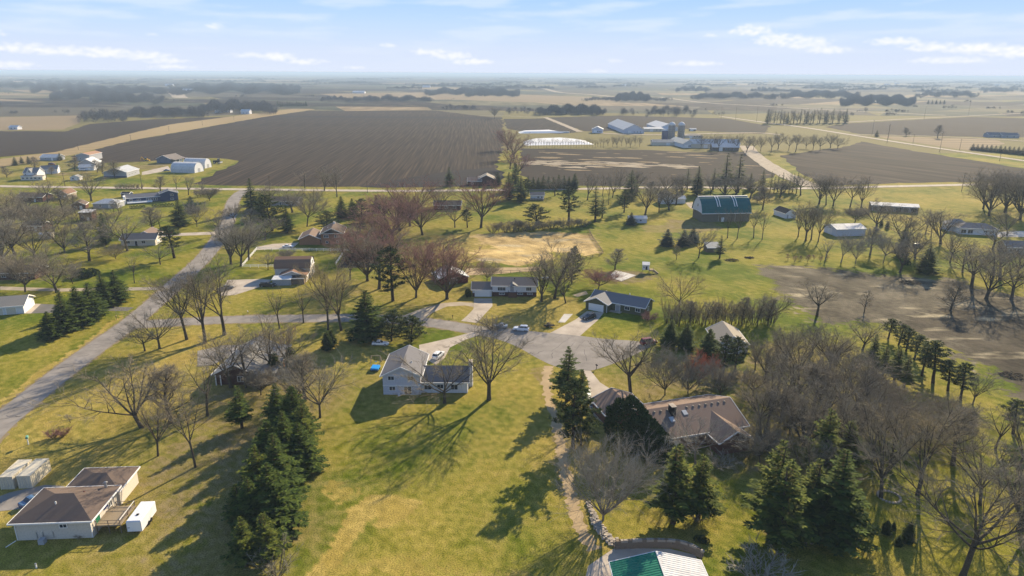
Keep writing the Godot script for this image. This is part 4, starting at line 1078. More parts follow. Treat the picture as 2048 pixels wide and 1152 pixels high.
	# --- right middle
	for a in [[1334, 492, 458, 28], [1367, 492, 460, 26], [1385, 486, 455, 26]]:
		tree("spruce_blue", a[0], a[1], a[2], "short full blue green spruce on the open lawn", "three short spruces on the open lawn", "", "", a[3])
	tree("broad_b", 1397, 516, 450, "bare open branched tree on the open lawn", "", "", "", 60)
	tree("slim_a", 1353, 519, 490, "little bare sapling on the open lawn", "", "", "twig_tan", 14)
	tree("spruce_open", 1439, 517, 470, "thin young spruce beside the dark lean-to", "", "", "", 18)
	g = "bare trees in the green barn's paddock"
	for a in [["slim_b", 1455, 476, 412, 34], ["slim_b", 1474, 478, 412, 30], ["slim_b", 1507, 476, 408, 36], ["slim_b", 1524, 480, 415, 30]]:
		tree(a[0], a[1], a[2], a[3], "tall thin bare tree in front of the green barn", g, "", "twig_brown", a[4])
	g = "clump of bare trees beside the small white shed"
	for a in [["vase_b", 1596, 474, 402, 30], ["vase_b", 1611, 482, 398, 50], ["vase_a", 1622, 480, 402, 50], ["vase_b", 1636, 484, 402, 50]]:
		tree(a[0], a[1], a[2], a[3], "bare tree in the clump between the two white sheds", g, "", "twig_brown", a[4])
	for a in [["slim_b", 1650, 522, 470, 40], ["vase_a", 1682, 525, 462, 40], ["dense_a", 1711, 528, 462, 46], ["dense_a", 1766, 526, 462, 50], ["oval_b", 1740, 510, 450, 40]]:
		tree(a[0], a[1], a[2], a[3], "pale barked bare tree in front of the white shed", "pale bare trees in front of the white shed", "bark_pale", "twig_pale", a[4])
	g = "bare trees before the long white pole barn"
	for a in [["vase_b", 1752, 462, 395, 66], ["vase_b", 1800, 500, 408, 70], ["dense_b", 1710, 444, 412, 36], ["slim_b", 1850, 470, 412, 36], ["slim_b", 1862, 475, 420, 30]]:
		tree(a[0], a[1], a[2], a[3], "bare tree in front of the long white pole barn", g, "", "twig_brown", a[4])
	tree("cedar", 1803, 512, 455, "dark ivy clad stem before the long white pole barn", "", "", "", 18)
	tree("cedar", 1762, 452, 438, "small dark evergreen bush beside the pole barn", "small dark evergreen bushes by the pole barn", "", "", 9)
	tree("cedar", 1774, 457, 442, "small dark evergreen bush beside the pole barn", "small dark evergreen bushes by the pole barn", "", "", 9)
	tree("vase_a", 1881, 488, 408, "bare tree beside the grey roofed house", "bare trees beside the grey roofed house", "", "twig_brown", 60)
	tree("vase_b", 2014, 472, 415, "bare tree beside the grey roofed house", "bare trees beside the grey roofed house", "", "twig_brown", 50)
	tree("spruce_a", 1851, 547, 486, "dark spruce at the edge of the bare soil plot", "", "", "", 42)
	tree("mound", 1811, 530, 518, "small dark rounded evergreen near the soil plot spruce", "", "", "", 14)
	g = "big bare trees at the end of the soil plot"
	for a in [["vase_b", 1943, 577, 478, 90], ["vase_a", 1972, 598, 490, 100]]:
		tree(a[0], a[1], a[2], a[3], "big bare tree at the end of the soil plot", g, "", "twig_brown", a[4])
	tree("broad_b", 2022, 600, 508, "bare tree with yellowish twigs at the end of the soil plot", "", "", "twig_tan", 90)
	tree("oval_a", 1901, 622, 555, "dense bare tree standing on the dark soil", "", "", "twig_brown", 40)
	tree("slim_a", 1728, 626, 578, "slender bare tree standing on the muddy soil", "", "", "twig_brown", 22)
	tree("vase_b", 1634, 632, 558, "wide bare tree at the muddy plot corner", "", "", "twig_brown", 70)
	for a in [["vase_b", 1800, 545, 470, 60], ["vase_a", 1830, 520, 450, 50], ["vase_b", 1900, 525, 450, 60], ["vase_a", 1925, 545, 470, 60], ["vase_b", 2000, 560, 480, 80], ["vase_c", 2035, 545, 470, 70], ["vase_b", 1985, 500, 440, 60]]:
		tree(a[0], a[1], a[2], a[3], "bare tree in the belt between the grey roofed house and the soil plot", "bare tree belt below the grey roofed house", "", "twig_brown", a[4])
	g = "massed bare trees at the country road bend"
	for a in [["vase_c", 1966, 418, 334, 60], ["vase_c", 1978, 432, 332, 70], ["vase_a", 2010, 425, 336, 60], ["vase_c", 2040, 440, 335, 70], ["vase_c", 2030, 410, 332, 50]]:
		tree(a[0], a[1], a[2], a[3], "massed dark bare tree at the country road bend", g, "", "twig_brown", a[4])
	g = "leafless hedgerow behind the tan shed"
	for i in 21:
		tree(["shrub_b", "shrub_a", "slim_a", "shrub_b", "oval_a"][i % 5], 1336 + i * 10.4 + (i * 13 % 5), 646.0 + (i * 7 % 5) * 1.6, 586.0 + (i * 11 % 17), "leafless bush in the long hedgerow behind the tan shed", g, "", "twig_tan" if i % 3 == 0 else "twig_brown", 30)
	tree("broad_a", 1358, 620, 538, "tan bare tree rising from the hedgerow", "", "", "twig_tan", 90)
	tree("broad_b", 1543, 645, 580, "bare tree at the end of the long hedgerow", "", "", "twig_brown", 60)
	for a in [[1340, 692, 638, 34], [1371, 697, 645, 34]]:
		tree("spruce_a", a[0], a[1], a[2], "dark spruce at the head of the turning circle", "two dark spruces at the turning circle", "", "", a[3])
	for a in [["spruce_a", 1416, 716, 656, 38], ["pine_a", 1447, 745, 666, 40], ["pine_a", 1470, 738, 670, 34]]:
		tree(a[0], a[1], a[2], a[3], "dark conifer in front of the tan roofed shed", "dark conifers in front of the tan shed", "", "", a[4])
	# --- around the brown ranch house
	tree("vase_b", 1262, 797, 650, "large bare tree on the verge of the turning circle", "", "", "twig_brown", 118)
	tree("dense_b", 1330, 790, 688, "grey leafless thicket tree behind the brown ranch house", "grey leafless thicket behind the brown ranch house", "", "", 90)
	tree("dense_b", 1376, 792, 705, "grey leafless thicket tree behind the brown ranch house", "grey leafless thicket behind the brown ranch house", "", "", 70)
	tree("dense_a", 1440, 800, 715, "grey leafless thicket tree behind the brown ranch house", "grey leafless thicket behind the brown ranch house", "", "", 80)
	tree("dense_a", 1398, 770, 698, "rust red budding tree behind the brown ranch house", "", "", "twig_rust", 76)
	tree("spruce_open", 1134, 802, 692, "tall narrow spruce at the turning circle", "", "", "", 52)
	tree("spruce_open", 1162, 806, 738, "shorter open spruce beside the drive of the brown ranch house", "", "", "", 40)
	tree("pine_a", 1146, 896, 755, "large dark shaggy pine between lawn and drive", "two large dark shaggy pines", "", "", 72)
	tree("pine_c", 1162, 890, 790, "large dark shaggy pine between lawn and drive", "two large dark shaggy pines", "", "", 50)
	tree("arborvitae", 1264, 895, 798, "massive rounded dark evergreen hugging the brown ranch house", "", "", "", 112)
	tree("fan", 1206, 1040, 852, "wide fan shaped grey ornamental tree above the rock bank", "", "bark_pale", "twig_pale", 172)
	tree("broad_b", 1391, 930, 826, "pale branched bare tree before the brown ranch house wall", "", "bark_pale", "twig_pale", 130)
	tree("spruce_c", 1346, 1046, 884, "tall yellow green spruce above the stone wall", "two tall spruces above the stone wall", "", "", 88)
	tree("spruce_c", 1396, 1036, 906, "tall yellow green spruce above the stone wall", "two tall spruces above the stone wall", "", "", 66)
	tree("shrub_a", 1396, 1040, 1005, "bare brown bush at the foot of the tall spruces", "", "", "twig_brown", 46)
	tree("mound", 1404, 1084, 1070, "low green juniper beside the stone wall", "", "", "", 26)
	# --- the wood on the right
	g = "tall spruces of the right hand grove"
	for a in [["spruce_c", 1542, 1066, 872, 62], ["spruce_c", 1560, 1106, 916, 74], ["spruce_c", 1618, 1062, 910, 70], ["spruce_b", 1660, 1086, 888, 86], ["spruce_c", 1642, 955, 812, 50], ["spruce_c", 1690, 945, 834, 48]]:
		tree(a[0], a[1], a[2], a[3], "tall spruce in the grove with rocky beds", "tall spruces of the rocky grove", "", "", a[4])
	g = "bare trees of the dense wood"
	for a in [["vase_b", 1597, 768, 645, 90], ["broad_b", 1681, 828, 690, 100], ["dense_a", 1505, 800, 730, 80], ["vase_a", 1535, 850, 712, 90], ["vase_c", 1605, 900, 768, 100], ["dense_a", 1520, 905, 815, 60], ["vase_b", 1640, 860, 735, 90], ["dense_b", 1570, 720, 655, 70], ["vase_a", 1720, 870, 745, 90], ["dense_a", 1740, 800, 740, 80], ["vase_b", 1555, 780, 690, 70], ["vase_b", 1725, 700, 640, 80], ["vase_a", 1625, 705, 640, 70], ["broad_b", 1745, 905, 770, 110], ["dense_b", 1810, 830, 770, 90], ["vase_b", 1610, 980, 850, 80], ["dense_b", 1520, 925, 850, 80], ["dense_a", 1700, 770, 690, 80], ["vase_b", 1520, 870, 760, 80], ["shrub_b", 1545, 905, 860, 70], ["shrub_b", 1650, 925, 880, 70], ["dense_a", 1530, 760, 680, 80], ["dense_b", 1580, 870, 795, 80], ["dense_a", 1640, 790, 700, 90], ["vase_c", 1690, 900, 775, 90], ["dense_a", 1560, 845, 755, 80], ["vase_a", 1660, 740, 640, 80], ["vase_b", 1590, 820, 700, 90], ["oval_b", 1625, 830, 720, 60], ["vase_a", 1710, 820, 700, 90], ["dense_a", 1760, 850, 770, 80], ["vase_b", 1510, 740, 668, 60], ["vase_c", 1780, 925, 800, 90], ["dense_b", 1850, 880, 810, 90], ["dense_b", 1900, 850, 790, 80], ["shrub_b", 1830, 850, 815, 60], ["dense_b", 1670, 735, 670, 70], ["dense_a", 1780, 870, 790, 80]]:
		tree(a[0], a[1], a[2], a[3], "grey bare tree in the dense wood beside the soil plot", g, "", "twig_brown", a[4])
	tree("vase_b", 1762, 996, 800, "bare tree above the stone ringed bed", "", "", "twig_brown", 150)
	tree("vase_a", 1835, 990, 782, "bare tree with tan budding crown beside the stone ringed bed", "", "", "twig_tan", 140)
	tree("broad_b", 1922, 1158, 868, "huge bare tree with low spreading limbs on the bright lawn", "", "", "twig_brown", 240)
	g = "bare trees of the bright lawn"
	for a in [["vase_b", 1960, 1010, 845, 130], ["vase_b", 2035, 940, 800, 110], ["slim_b", 1990, 900, 800, 70], ["vase_a", 2040, 1060, 880, 120], ["oval_b", 1905, 930, 800, 80]]:
		tree(a[0], a[1], a[2], a[3], "greyish bare tree at the edge of the bright lawn", g, "", "twig_brown", a[4])
	g = "dark pines along the soil plot"
	for a in [["pine_b", 1776, 678, 634, 22], ["pine_b", 1797, 690, 645, 24], ["pine_a", 1812, 702, 653, 32], ["pine_b", 1828, 720, 668, 32], ["pine_b", 1843, 752, 682, 26], ["pine_b", 1866, 766, 678, 38], ["pine_b", 1896, 782, 718, 34], ["pine_b", 1921, 800, 724, 30]]:
		tree(a[0], a[1], a[2], a[3], "dark pine in the row along the soil plot", g, "", "", a[4])
	tree("vase_b", 1945, 810, 735, "bare round tree ending the pine row along the soil plot", "", "", "", 60)
	g = "bright green spruces behind the pine row"
	for a in [["spruce_c", 1743, 738, 666, 44], ["spruce_c", 1765, 752, 690, 40], ["spruce_c", 1788, 762, 688, 44], ["spruce_c", 1808, 775, 708, 40]]:
		tree(a[0], a[1], a[2], a[3], "brighter green spruce in the clump behind the pine row", g, "", "", a[4])
	tree("pine_b", 2026, 868, 798, "open flat topped pine on the bright lawn edge", "", "", "", 46)
	for a in [[1772, 1068, 1040], [1786, 1060, 1044], [1796, 1092, 1070], [1814, 1086, 1042]]:
		tree("cedar", a[0], a[1], a[2], "tiny young evergreen in the long shadows", "tiny young evergreens in the long shadows", "", "", 16)
	tree("shrub_a", 1520, 1158, 1104, "pale bare bush at the rocky bed", "pale bare bushes", "bark_pale", "twig_pale", 110)
	tree("shrub_a", 1440, 935, 905, "pale bare bush at the rocky bed", "pale bare bushes", "bark_pale", "twig_pale", 50)
	tree("shrub_b", 560, 700, 650, "reddish leafless bush beside the brick house drive", "", "", "twig_red", 60)
	tree("shrub_a", 985, 660, 630, "bare bush on the corner of street and concrete drive", "", "", "twig_brown", 50)
	tree("shrub_c", 1300, 640, 622, "bare bush at the corner of the olive ranch house", "", "", "twig_red", 40)
	g = "thicket bushes along the straw pasture"
	for i in 15:
		tree(["shrub_b", "dense_b", "shrub_a"][i % 3], 985 + i * 13, 466.0 - i * 0.9, 446.0 - i * 0.7 - (i * 5 % 7), "leafless bush in the thicket along the straw pasture", g, "", "twig_tan" if i % 3 == 0 else "twig_brown", 26)
	for i in 7:
		tree("slim_a", 1576 + i * 13, 520 + i % 2 * 4, 507 + i % 3 * 2, "small sapling in the orchard row on the sunny lawn", "orchard saplings on the sunny lawn", "", "twig_red", 9)
	# --- tree line between the ploughed fields and farm trees
	g = "bare trees along the field boundary"
	for a in [["vase_c", 1016, 300, 250, 40], ["vase_c", 1028, 318, 262, 44], ["vase_b", 1020, 338, 290, 36], ["vase_c", 1036, 350, 305, 50]]:
		tree(a[0], a[1], a[2], a[3], "bare tree on the boundary of the ploughed field", g, "", "twig_red", a[4])
	for i in 30:
		tree("slim_b", 1050 + i * 5.4, 294 + (i % 3), 279 - (i * 7 % 9), "thin bare tree in the line below the white plastic covered clamp", "line of thin bare trees below the covered clamp", "", "twig_brown", 9)
	for i in 8:
		tree("vase_b", 1216 + i * 9, 292 + (i % 3) * 2, 274 - (i * 5 % 8), "scrubby bare tree in front of the dairy yard", "scrubby bare trees of the dairy yard", "", "twig_brown", 14)
	g = "bare oaks around the dairy farm house"
	for i in 17:
		tree("vase_b" if i % 2 else "broad_b", 1402 + i * 17 + (i * 11 % 7), 300.0 - absf(i - 6) * 0.5 + (i % 3) * 3, 262.0 + (i * 5 % 9), "dark bare tree in the grove beside the dairy farm", g, "", "twig_brown", 24)
	tree("dense_a", 989, 238, 213, "lone round bare tree at the end of the ploughed field", "", "", "twig_brown", 20)
	g = "mixed belt of spruces and bare trees on the diagonal road"
	for i in 13:
		tree("spruce_open" if i % 3 else "spruce_b", 1535 + i * 13, 247.0 - i * 0.1, 217.0 + (i * 5 % 8) - i * 0.3, "tall conifer in the belt beside the diagonal road", g, "", "", 9)
	for i in 12:
		tree("vase_a", 1540 + i * 13.5, 248, 213.0 + (i * 3 % 7), "tall bare tree in the belt beside the diagonal road", "bare trees in the belt beside the diagonal road", "", "twig_brown", 14)
	for i in 14:
		tree("spruce_blue", 1945 + i * 9, 300 + (i * 0.9), 287.0 + i * 0.6 + (i % 2), "dark evergreen in the clipped hedge row beside the diagonal road", "evergreen hedge row beside the diagonal road", "", "", 13)
	for i in 13:
		tree("spruce_a", 556 + i * 4.7, 213.0 - i * 0.05, 202.0 + (i * 5 % 4), "tiny dark spruce in the far windbreak row", "far windbreak row of spruces", "", "", 5)
	tree("oval_a", 1812, 272, 254, "lone bare tree beside the narrow lane", "lone bare trees beside the narrow lane", "", "twig_brown", 14)
	tree("oval_b", 1875, 276, 248, "lone bare tree beside the narrow lane", "lone bare trees beside the narrow lane", "", "twig_brown", 12)
	tree("spruce_a", 1753, 273, 260, "lone dark spruce beside the narrow lane", "", "", "", 9)
	for i in 5:
		tree("spruce_a", 1856 + i * 8, 208, 199 + (i % 2), "dark tree in the far short row", "far short row of dark trees", "", "", 8)
	far_woods()

# far woods that read as one mass: thousands of small crowns
func far_tree_mesh(seed_: int) -> ArrayMesh:
	rng.seed = seed_
	var m := MB.new()
	m.tube(PackedVector3Array([Vector3.ZERO, Vector3(0, 6, 0)]), PackedFloat32Array([0.3, 0.15]), 3)
	for k in 150:
		var d := Vector3(rng.randfn(), rng.randfn(), rng.randfn()).normalized() * pow(rng.randf(), 0.4)
		var p := Vector3(0, 6.6, 0) + d * Vector3(3.9, 4.8, 3.9)
		sliver(m, p, (d + Vector3(0, 0.8, 0)).normalized(), rng.randf_range(0.9, 2.2), rng.randf_range(0.10, 0.26))
	return m.mesh()

func wood_mass(at: Array, label: String, m: Material, shapes: Array) -> void:
	# at: list of [x0, x1, y0, y1, count, height] boxes in pixels of ground
	var all := []
	for a in at:
		for k in int(a[4] * 1.5):
			var u := rng.randf()
			var x := lerpf(a[0], a[1], u)
			var y: float = lerpf(a[2], a[3], rng.randf()) + sin(u * PI) * -(a[3] - a[2]) * 0.25 + sin(u * 23.0) * (a[3] - a[2]) * 0.2
			if y < 152.0: continue
			var p := P(x, y, 0.0)
			if rng.randf() > 0.35 + 1.6 * sin(u * PI): continue
			var s: float = a[5] / 11.0 * rng.randf_range(0.6, 1.2) * (0.6 + 0.4 * sqrt(sin(u * PI))) * (0.85 + 0.2 * sin(u * 31.0 + a[0]))
			all.append(Transform3D(Basis(Vector3.UP, rng.randf() * TAU).scaled(Vector3(s * 1.1, s, s * 1.1)), p))
	var mm := MultiMesh.new()
	mm.transform_format = MultiMesh.TRANSFORM_3D
	mm.mesh = shapes[rng.randi() % shapes.size()]
	mm.instance_count = all.size()
	for i in all.size(): mm.set_instance_transform(i, all[i])
	var o := MultiMeshInstance3D.new()
	o.multimesh = mm
	o.material_override = m
	o.name = numbered("distant_woods")
	add_child(o)
	tag(o, label, "woods")
	o.set_meta("kind", "stuff")

func far_woods() -> void:
	var shapes := [far_tree_mesh(301), far_tree_mesh(302), far_tree_mesh(303)]
	mat("wood_far", Color(0.095, 0.085, 0.078), 0.95)
	rng.seed = 61
	wood_mass([[-60, 90, 168, 178, 1050, 14], [60, 200, 172, 186, 1350, 14], [150, 345, 180, 188, 2250, 14]], "grey bare wood along the far river", M.wood_far, shapes)
	wood_mass([[340, 600, 174, 190, 3600, 14], [100, 250, 188, 201, 1350, 13], [180, 330, 196, 208, 750, 11]], "wide grey wood around the river bend", M.wood_far, shapes)
	wood_mass([[155, 260, 236, 246, 90, 13], [240, 420, 228, 236, 285, 13], [390, 560, 216, 229, 390, 15]], "bare tree belt around the far white farmhouse", M.wood_far, shapes)
	wood_mass([[850, 1040, 183, 191, 2250, 14], [930, 1040, 188, 194, 750, 12]], "dark oblong wood in the middle distance", M.wood_far, shapes)
	wood_mass([[1230, 1300, 194, 203, 750, 14], [1160, 1345, 198, 203, 390, 8]], "small dark wood behind the dairy farm", M.wood_far, shapes)
	wood_mass([[640, 700, 199, 203, 120, 9], [690, 870, 199, 205, 420, 11], [880, 960, 216, 222, 60, 7], [1075, 1212, 226, 231, 285, 15]], "bare copses beyond the ploughed field", M.wood_far, shapes)
	wood_mass([[1290, 1395, 225, 236, 60, 13], [1240, 1270, 227, 231, 14, 12], [1010, 1080, 222, 232, 30, 9]], "loose bare trees behind the dairy farm", M.wood_far, shapes)
	wood_mass([[1680, 1830, 200, 212, 1950, 14], [1560, 1720, 188, 198, 1350, 13], [1380, 1560, 192, 199, 750, 12]], "dark wood around the far white farm", M.wood_far, shapes)
	wood_mass([[1830, 1960, 188, 196, 450, 13], [1960, 2100, 178, 186, 450, 12], [1350, 1420, 178, 184, 240, 14], [1520, 1560, 180, 185, 60, 14]], "hazy copses near the horizon", M.wood_far, shapes)
	for k in 6:
		var l := []
		for i in 46:
			var y := lerpf(156.0, 180.0, pow(rng.randf(), 1.3))
			var x := rng.randf_range(-60, 2100)
			y += (x - 1024.0) * 0.0058
			var w := rng.randf_range(8, 90)
			l.append([x, x + w, y, y + rng.randf_range(0.4, 1.8), int(w * 1.6), rng.randf_range(8, 15)])
		wood_mass(l, "thin hazy tree belts reaching to the horizon", M.wood_far, shapes)
	var l2 := []
	for i in 60:
		var x := rng.randf_range(-40, 2080); var y := rng.randf_range(185, 232)
		if y > 206.0 and x > 540.0 and x < 1250.0: continue
		l2.append([x, x + rng.randf_range(6, 50), y, y + rng.randf_range(0.3, 1.5), rng.randi_range(3, 16), rng.randf_range(5, 10)])
	wood_mass(l2, "scattered bare scrub along the far fences", M.wood_far, shapes)

# ---- buildings. Local axes: x along the front wall, z toward the viewer, y up; the origin is the front corner at the left end
func house(called: String, label: String, x: float, y: float, deg: float, category := "house", group := "") -> Node3D:
	return thing(called, label, category, P(x, y), -deg_to_rad(deg), group)

func face(f: String, b: Array) -> Array:   # b = [x0, x1, zb, zf]; -> [origin, right, out]
	match f:
		"f": return [Vector3(b[0], 0, b[3]), Vector3.RIGHT, Vector3.BACK]
		"b": return [Vector3(b[1], 0, b[2]), Vector3.LEFT, Vector3.FORWARD]
		"l": return [Vector3(b[0], 0, b[2]), Vector3.BACK, Vector3.LEFT]
	return [Vector3(b[1], 0, b[3]), Vector3.FORWARD, Vector3.RIGHT]

func fbox(m: MB, f: Array, u0: float, u1: float, y0: float, y1: float, d0: float, d1: float) -> void:
	var o: Vector3 = f[0]; var r: Vector3 = f[1]; var n: Vector3 = f[2]
	var p := func(u: float, y: float, d: float) -> Vector3: return o + r * u + Vector3.UP * y + n * d
	m.hexa([p.call(u0, y0, d1), p.call(u1, y0, d1), p.call(u1, y0, d0), p.call(u0, y0, d0), p.call(u0, y1, d1), p.call(u1, y1, d1), p.call(u1, y1, d0), p.call(u0, y1, d0)])

func window(n: Node3D, f: String, b: Array, u: float, y: float, w: float, h: float, lights := 2, frame: Material = null) -> void:
	var fc := face(f, b)
	var m := MB.new()
	var t := 0.10
	fbox(m, fc, u - w / 2 - t, u + w / 2 + t, y - t, y, -0.02, 0.07)
	fbox(m, fc, u - w / 2 - t, u + w / 2 + t, y + h, y + h + t, -0.02, 0.07)
	fbox(m, fc, u - w / 2 - t, u - w / 2, y, y + h, -0.02, 0.068)
	fbox(m, fc, u + w / 2, u + w / 2 + t, y, y + h, -0.02, 0.068)
	for k in range(1, lights):
		var c := u - w / 2 + w * k / lights
		fbox(m, fc, c - 0.035, c + 0.035, y, y + h, -0.02, 0.06)
	var o := part("window", m, frame if frame else M.trim, n)
	for k in lights:
		var g := MB.new()
		fbox(g, fc, u - w / 2 + w * k / lights + 0.036, u - w / 2 + w * (k + 1) / lights - 0.036, y, y + h, -0.01, 0.025)
		part("pane", g, M.glass, o)

func door(n: Node3D, f: String, b: Array, u: float, y: float, w: float, h: float, m: Material, called := "door") -> void:
	var fc := face(f, b)
	var o := MB.new()
	var rows := 4 if called == "garage_door" else 1
	for k in rows:
		fbox(o, fc, u - w / 2, u + w / 2, y + h * k / rows + (0.02 if k > 0 else 0.0), y + h * (k + 1) / rows, -0.02, 0.05)
	var d := part(called, o, m, n)
	var t := MB.new()
	fbox(t, fc, u - w / 2 - 0.12, u - w / 2 - 0.002, y, y + h, -0.02, 0.08)
	fbox(t, fc, u + w / 2 + 0.002, u + w / 2 + 0.12, y, y + h, -0.02, 0.08)
	fbox(t, fc, u - w / 2 - 0.12, u + w / 2 + 0.12, y + h + 0.002, y + h + 0.14, -0.02, 0.08)
	part("frame", t, M.trim, d)
	if called == "door":
		var k := MB.new()
		fbox(k, fc, u + w / 2 - 0.18, u + w / 2 - 0.10, y + 0.95, y + 1.05, 0.05, 0.12)
		part("handle", k, M.metal, d)

func slope(n: Node3D, a: Vector3, b: Vector3, c: Vector3, d: Vector3, m: Material, th := 0.16) -> void:
	# a roof plane a-b (eave) c-d (ridge), seen from above counter-clockwise, with thickness
	var s := MB.new()
	var t := Vector3(0, th, 0)
	s.hexa([a - t, b - t, c - t, d - t, a, b, c, d])
	part("roof", s, m, n)

func fascia(n: Node3D, a: Vector3, b: Vector3, m: Material = null) -> void:
	var s := MB.new()
	s.bar(a, b, 0.10, 0.26)
	part("fascia", s, m if m else M.trim, n)

# one box of a house: walls, roof planes, trim. axis: "x"/"z" gable, "hip", "shed" (high at the back)
func block(n: Node3D, b: Array, h: float, up: float, axis: String, wall: Material, roof: Material, ov := 0.5, y0 := 0.0, trim: Material = null) -> void:
	var x0: float = b[0]; var x1: float = b[1]; var zb: float = b[2]; var zf: float = b[3]
	var xm := (x0 + x1) / 2; var zm := (zb + zf) / 2
	var w := MB.new()
	var lo := [Vector3(x0, y0 - 0.15, zf), Vector3(x1, y0 - 0.15, zf), Vector3(x1, y0 - 0.15, zb), Vector3(x0, y0 - 0.15, zb)]
	var hi := [Vector3(x0, h, zf), Vector3(x1, h, zf), Vector3(x1, h, zb), Vector3(x0, h, zb)]
	if axis == "shed":
		hi[2].y = h + up; hi[3].y = h + up
	for i in 4:
		w.quad(lo[i], lo[(i + 1) % 4], hi[(i + 1) % 4], hi[i])
	w.quad(lo[3], lo[2], lo[1], lo[0])
	if axis != "hip" and axis != "shed":
		w.quad(hi[0], hi[1], hi[2], hi[3])
	if axis == "z":
		w.tri(hi[0], hi[1], Vector3(xm, h + up, zf)); w.tri(hi[2], hi[3], Vector3(xm, h + up, zb))
	elif axis == "x":
		w.tri(hi[1], hi[2], Vector3(x1, h + up, zm)); w.tri(hi[3], hi[0], Vector3(x0, h + up, zm))
	part("wall", w, wall, n)
	var e := 0.18
	if axis == "x":
		var s := up / (zf - zm); var ye := h - ov * s + e; var yr := h + up + e
		slope(n, Vector3(x0 - ov, ye, zf + ov), Vector3(x1 + ov, ye, zf + ov), Vector3(x1 + ov, yr, zm), Vector3(x0 - ov, yr, zm), roof)
		slope(n, Vector3(x1 + ov, ye, zb - ov), Vector3(x0 - ov, ye, zb - ov), Vector3(x0 - ov, yr, zm), Vector3(x1 + ov, yr, zm), roof)
		for z in [zf + ov + 0.045, zb - ov - 0.045]: fascia(n, Vector3(x0 - ov, ye - 0.09, z), Vector3(x1 + ov, ye - 0.09, z), trim)
		for x in [x0 - ov - 0.045, x1 + ov + 0.045]:
			fascia(n, Vector3(x, ye - 0.09, zf + ov), Vector3(x, yr - 0.09, zm), trim); fascia(n, Vector3(x, ye - 0.09, zb - ov), Vector3(x, yr - 0.09, zm), trim)
	elif axis == "z":
		var s := up / (xm - x0); var ye := h - ov * s + e; var yr := h + up + e
		slope(n, Vector3(x0 - ov, ye, zb - ov), Vector3(x0 - ov, ye, zf + ov), Vector3(xm, yr, zf + ov), Vector3(xm, yr, zb - ov), roof)
		slope(n, Vector3(x1 + ov, ye, zf + ov), Vector3(x1 + ov, ye, zb - ov), Vector3(xm, yr, zb - ov), Vector3(xm, yr, zf + ov), roof)
		for x in [x0 - ov - 0.045, x1 + ov + 0.045]: fascia(n, Vector3(x, ye - 0.09, zb - ov), Vector3(x, ye - 0.09, zf + ov), trim)
		for z in [zf + ov + 0.045, zb - ov - 0.045]:
			fascia(n, Vector3(x0 - ov, ye - 0.09, z), Vector3(xm, yr - 0.09, z), trim); fascia(n, Vector3(x1 + ov, ye - 0.09, z), Vector3(xm, yr - 0.09, z), trim)
	elif axis == "shed":
		var s := up / (zf - zb)
		slope(n, Vector3(x0 - ov, h - ov * s + e, zf + ov), Vector3(x1 + ov, h - ov * s + e, zf + ov), Vector3(x1 + ov, h + up + ov * s + e, zb - ov), Vector3(x0 - ov, h + up + ov * s + e, zb - ov), roof)
		fascia(n, Vector3(x0 - ov, h - ov * s + e - 0.09, zf + ov + 0.045), Vector3(x1 + ov, h - ov * s + e - 0.09, zf + ov + 0.045), trim)
	else:
		var a := Vector3(x0 - ov, h + e, zf + ov); var c := Vector3(x1 + ov, h + e, zf + ov); var d := Vector3(x1 + ov, h + e, zb - ov); var g := Vector3(x0 - ov, h + e, zb - ov)
		var half := minf(x1 - x0, zf - zb) / 2
		var r0 := Vector3(xm, h + up + e, zm); var r1 := r0
		if x1 - x0 > zf - zb: r0.x = x0 + half; r1.x = x1 - half
		else: r0.z = zf - half; r1.z = zb + half
		var dn := Vector3(0, 0.14, 0)
		var shapes: Array
		if x1 - x0 > zf - zb: shapes = [[a, c, r1, r0], [c, d, r1], [d, g, r0, r1], [g, a, r0]]
		else: shapes = [[a, c, r0], [c, d, r1, r0], [d, g, r1], [g, a, r0, r1]]
		for q in shapes:
			var s := MB.new()
			if q.size() == 3: s.tri(q[0], q[1], q[2]); s.tri(q[2] - dn, q[1] - dn, q[0] - dn)
			else: s.quad(q[0], q[1], q[2], q[3]); s.quad(q[3] - dn, q[2] - dn, q[1] - dn, q[0] - dn)
			s.quad(q[0] - dn, q[1] - dn, q[1], q[0])
			part("roof", s, roof, n)
		for q in [[a, c], [c, d], [d, g], [g, a]]: fascia(n, q[0] - Vector3(0, 0.10, 0), q[1] - Vector3(0, 0.10, 0), trim)

# a long vault: profile of [z, y] points swept from x0 to x1 (barns with rounded or gambrel roofs)
func vault(n: Node3D, prof: Array, x0: float, x1: float, roof: Material, ends: Material, ov := 0.3, th := 0.12) -> void:
	var e := MB.new()
	for x in [x0, x1]:
		for i in range(1, prof.size() - 1):
			var a := Vector3(x, prof[0][1], prof[0][0]); var b := Vector3(x, prof[i][1], prof[i][0]); var c := Vector3(x, prof[i + 1][1], prof[i + 1][0])
			if x == x0: e.tri(a, c, b)
			else: e.tri(a, b, c)
	part("end_wall", e, ends, n)
	var r := MB.new()
	for i in prof.size() - 1:
		var a := Vector3(x0 - ov, prof[i][1] + th, prof[i][0]); var b := Vector3(x1 + ov, prof[i][1] + th, prof[i][0])
		var c := Vector3(x1 + ov, prof[i + 1][1] + th, prof[i + 1][0]); var d := Vector3(x0 - ov, prof[i + 1][1] + th, prof[i + 1][0])
		r.quad(a, b, c, d)
	part("roof", r, roof, n)

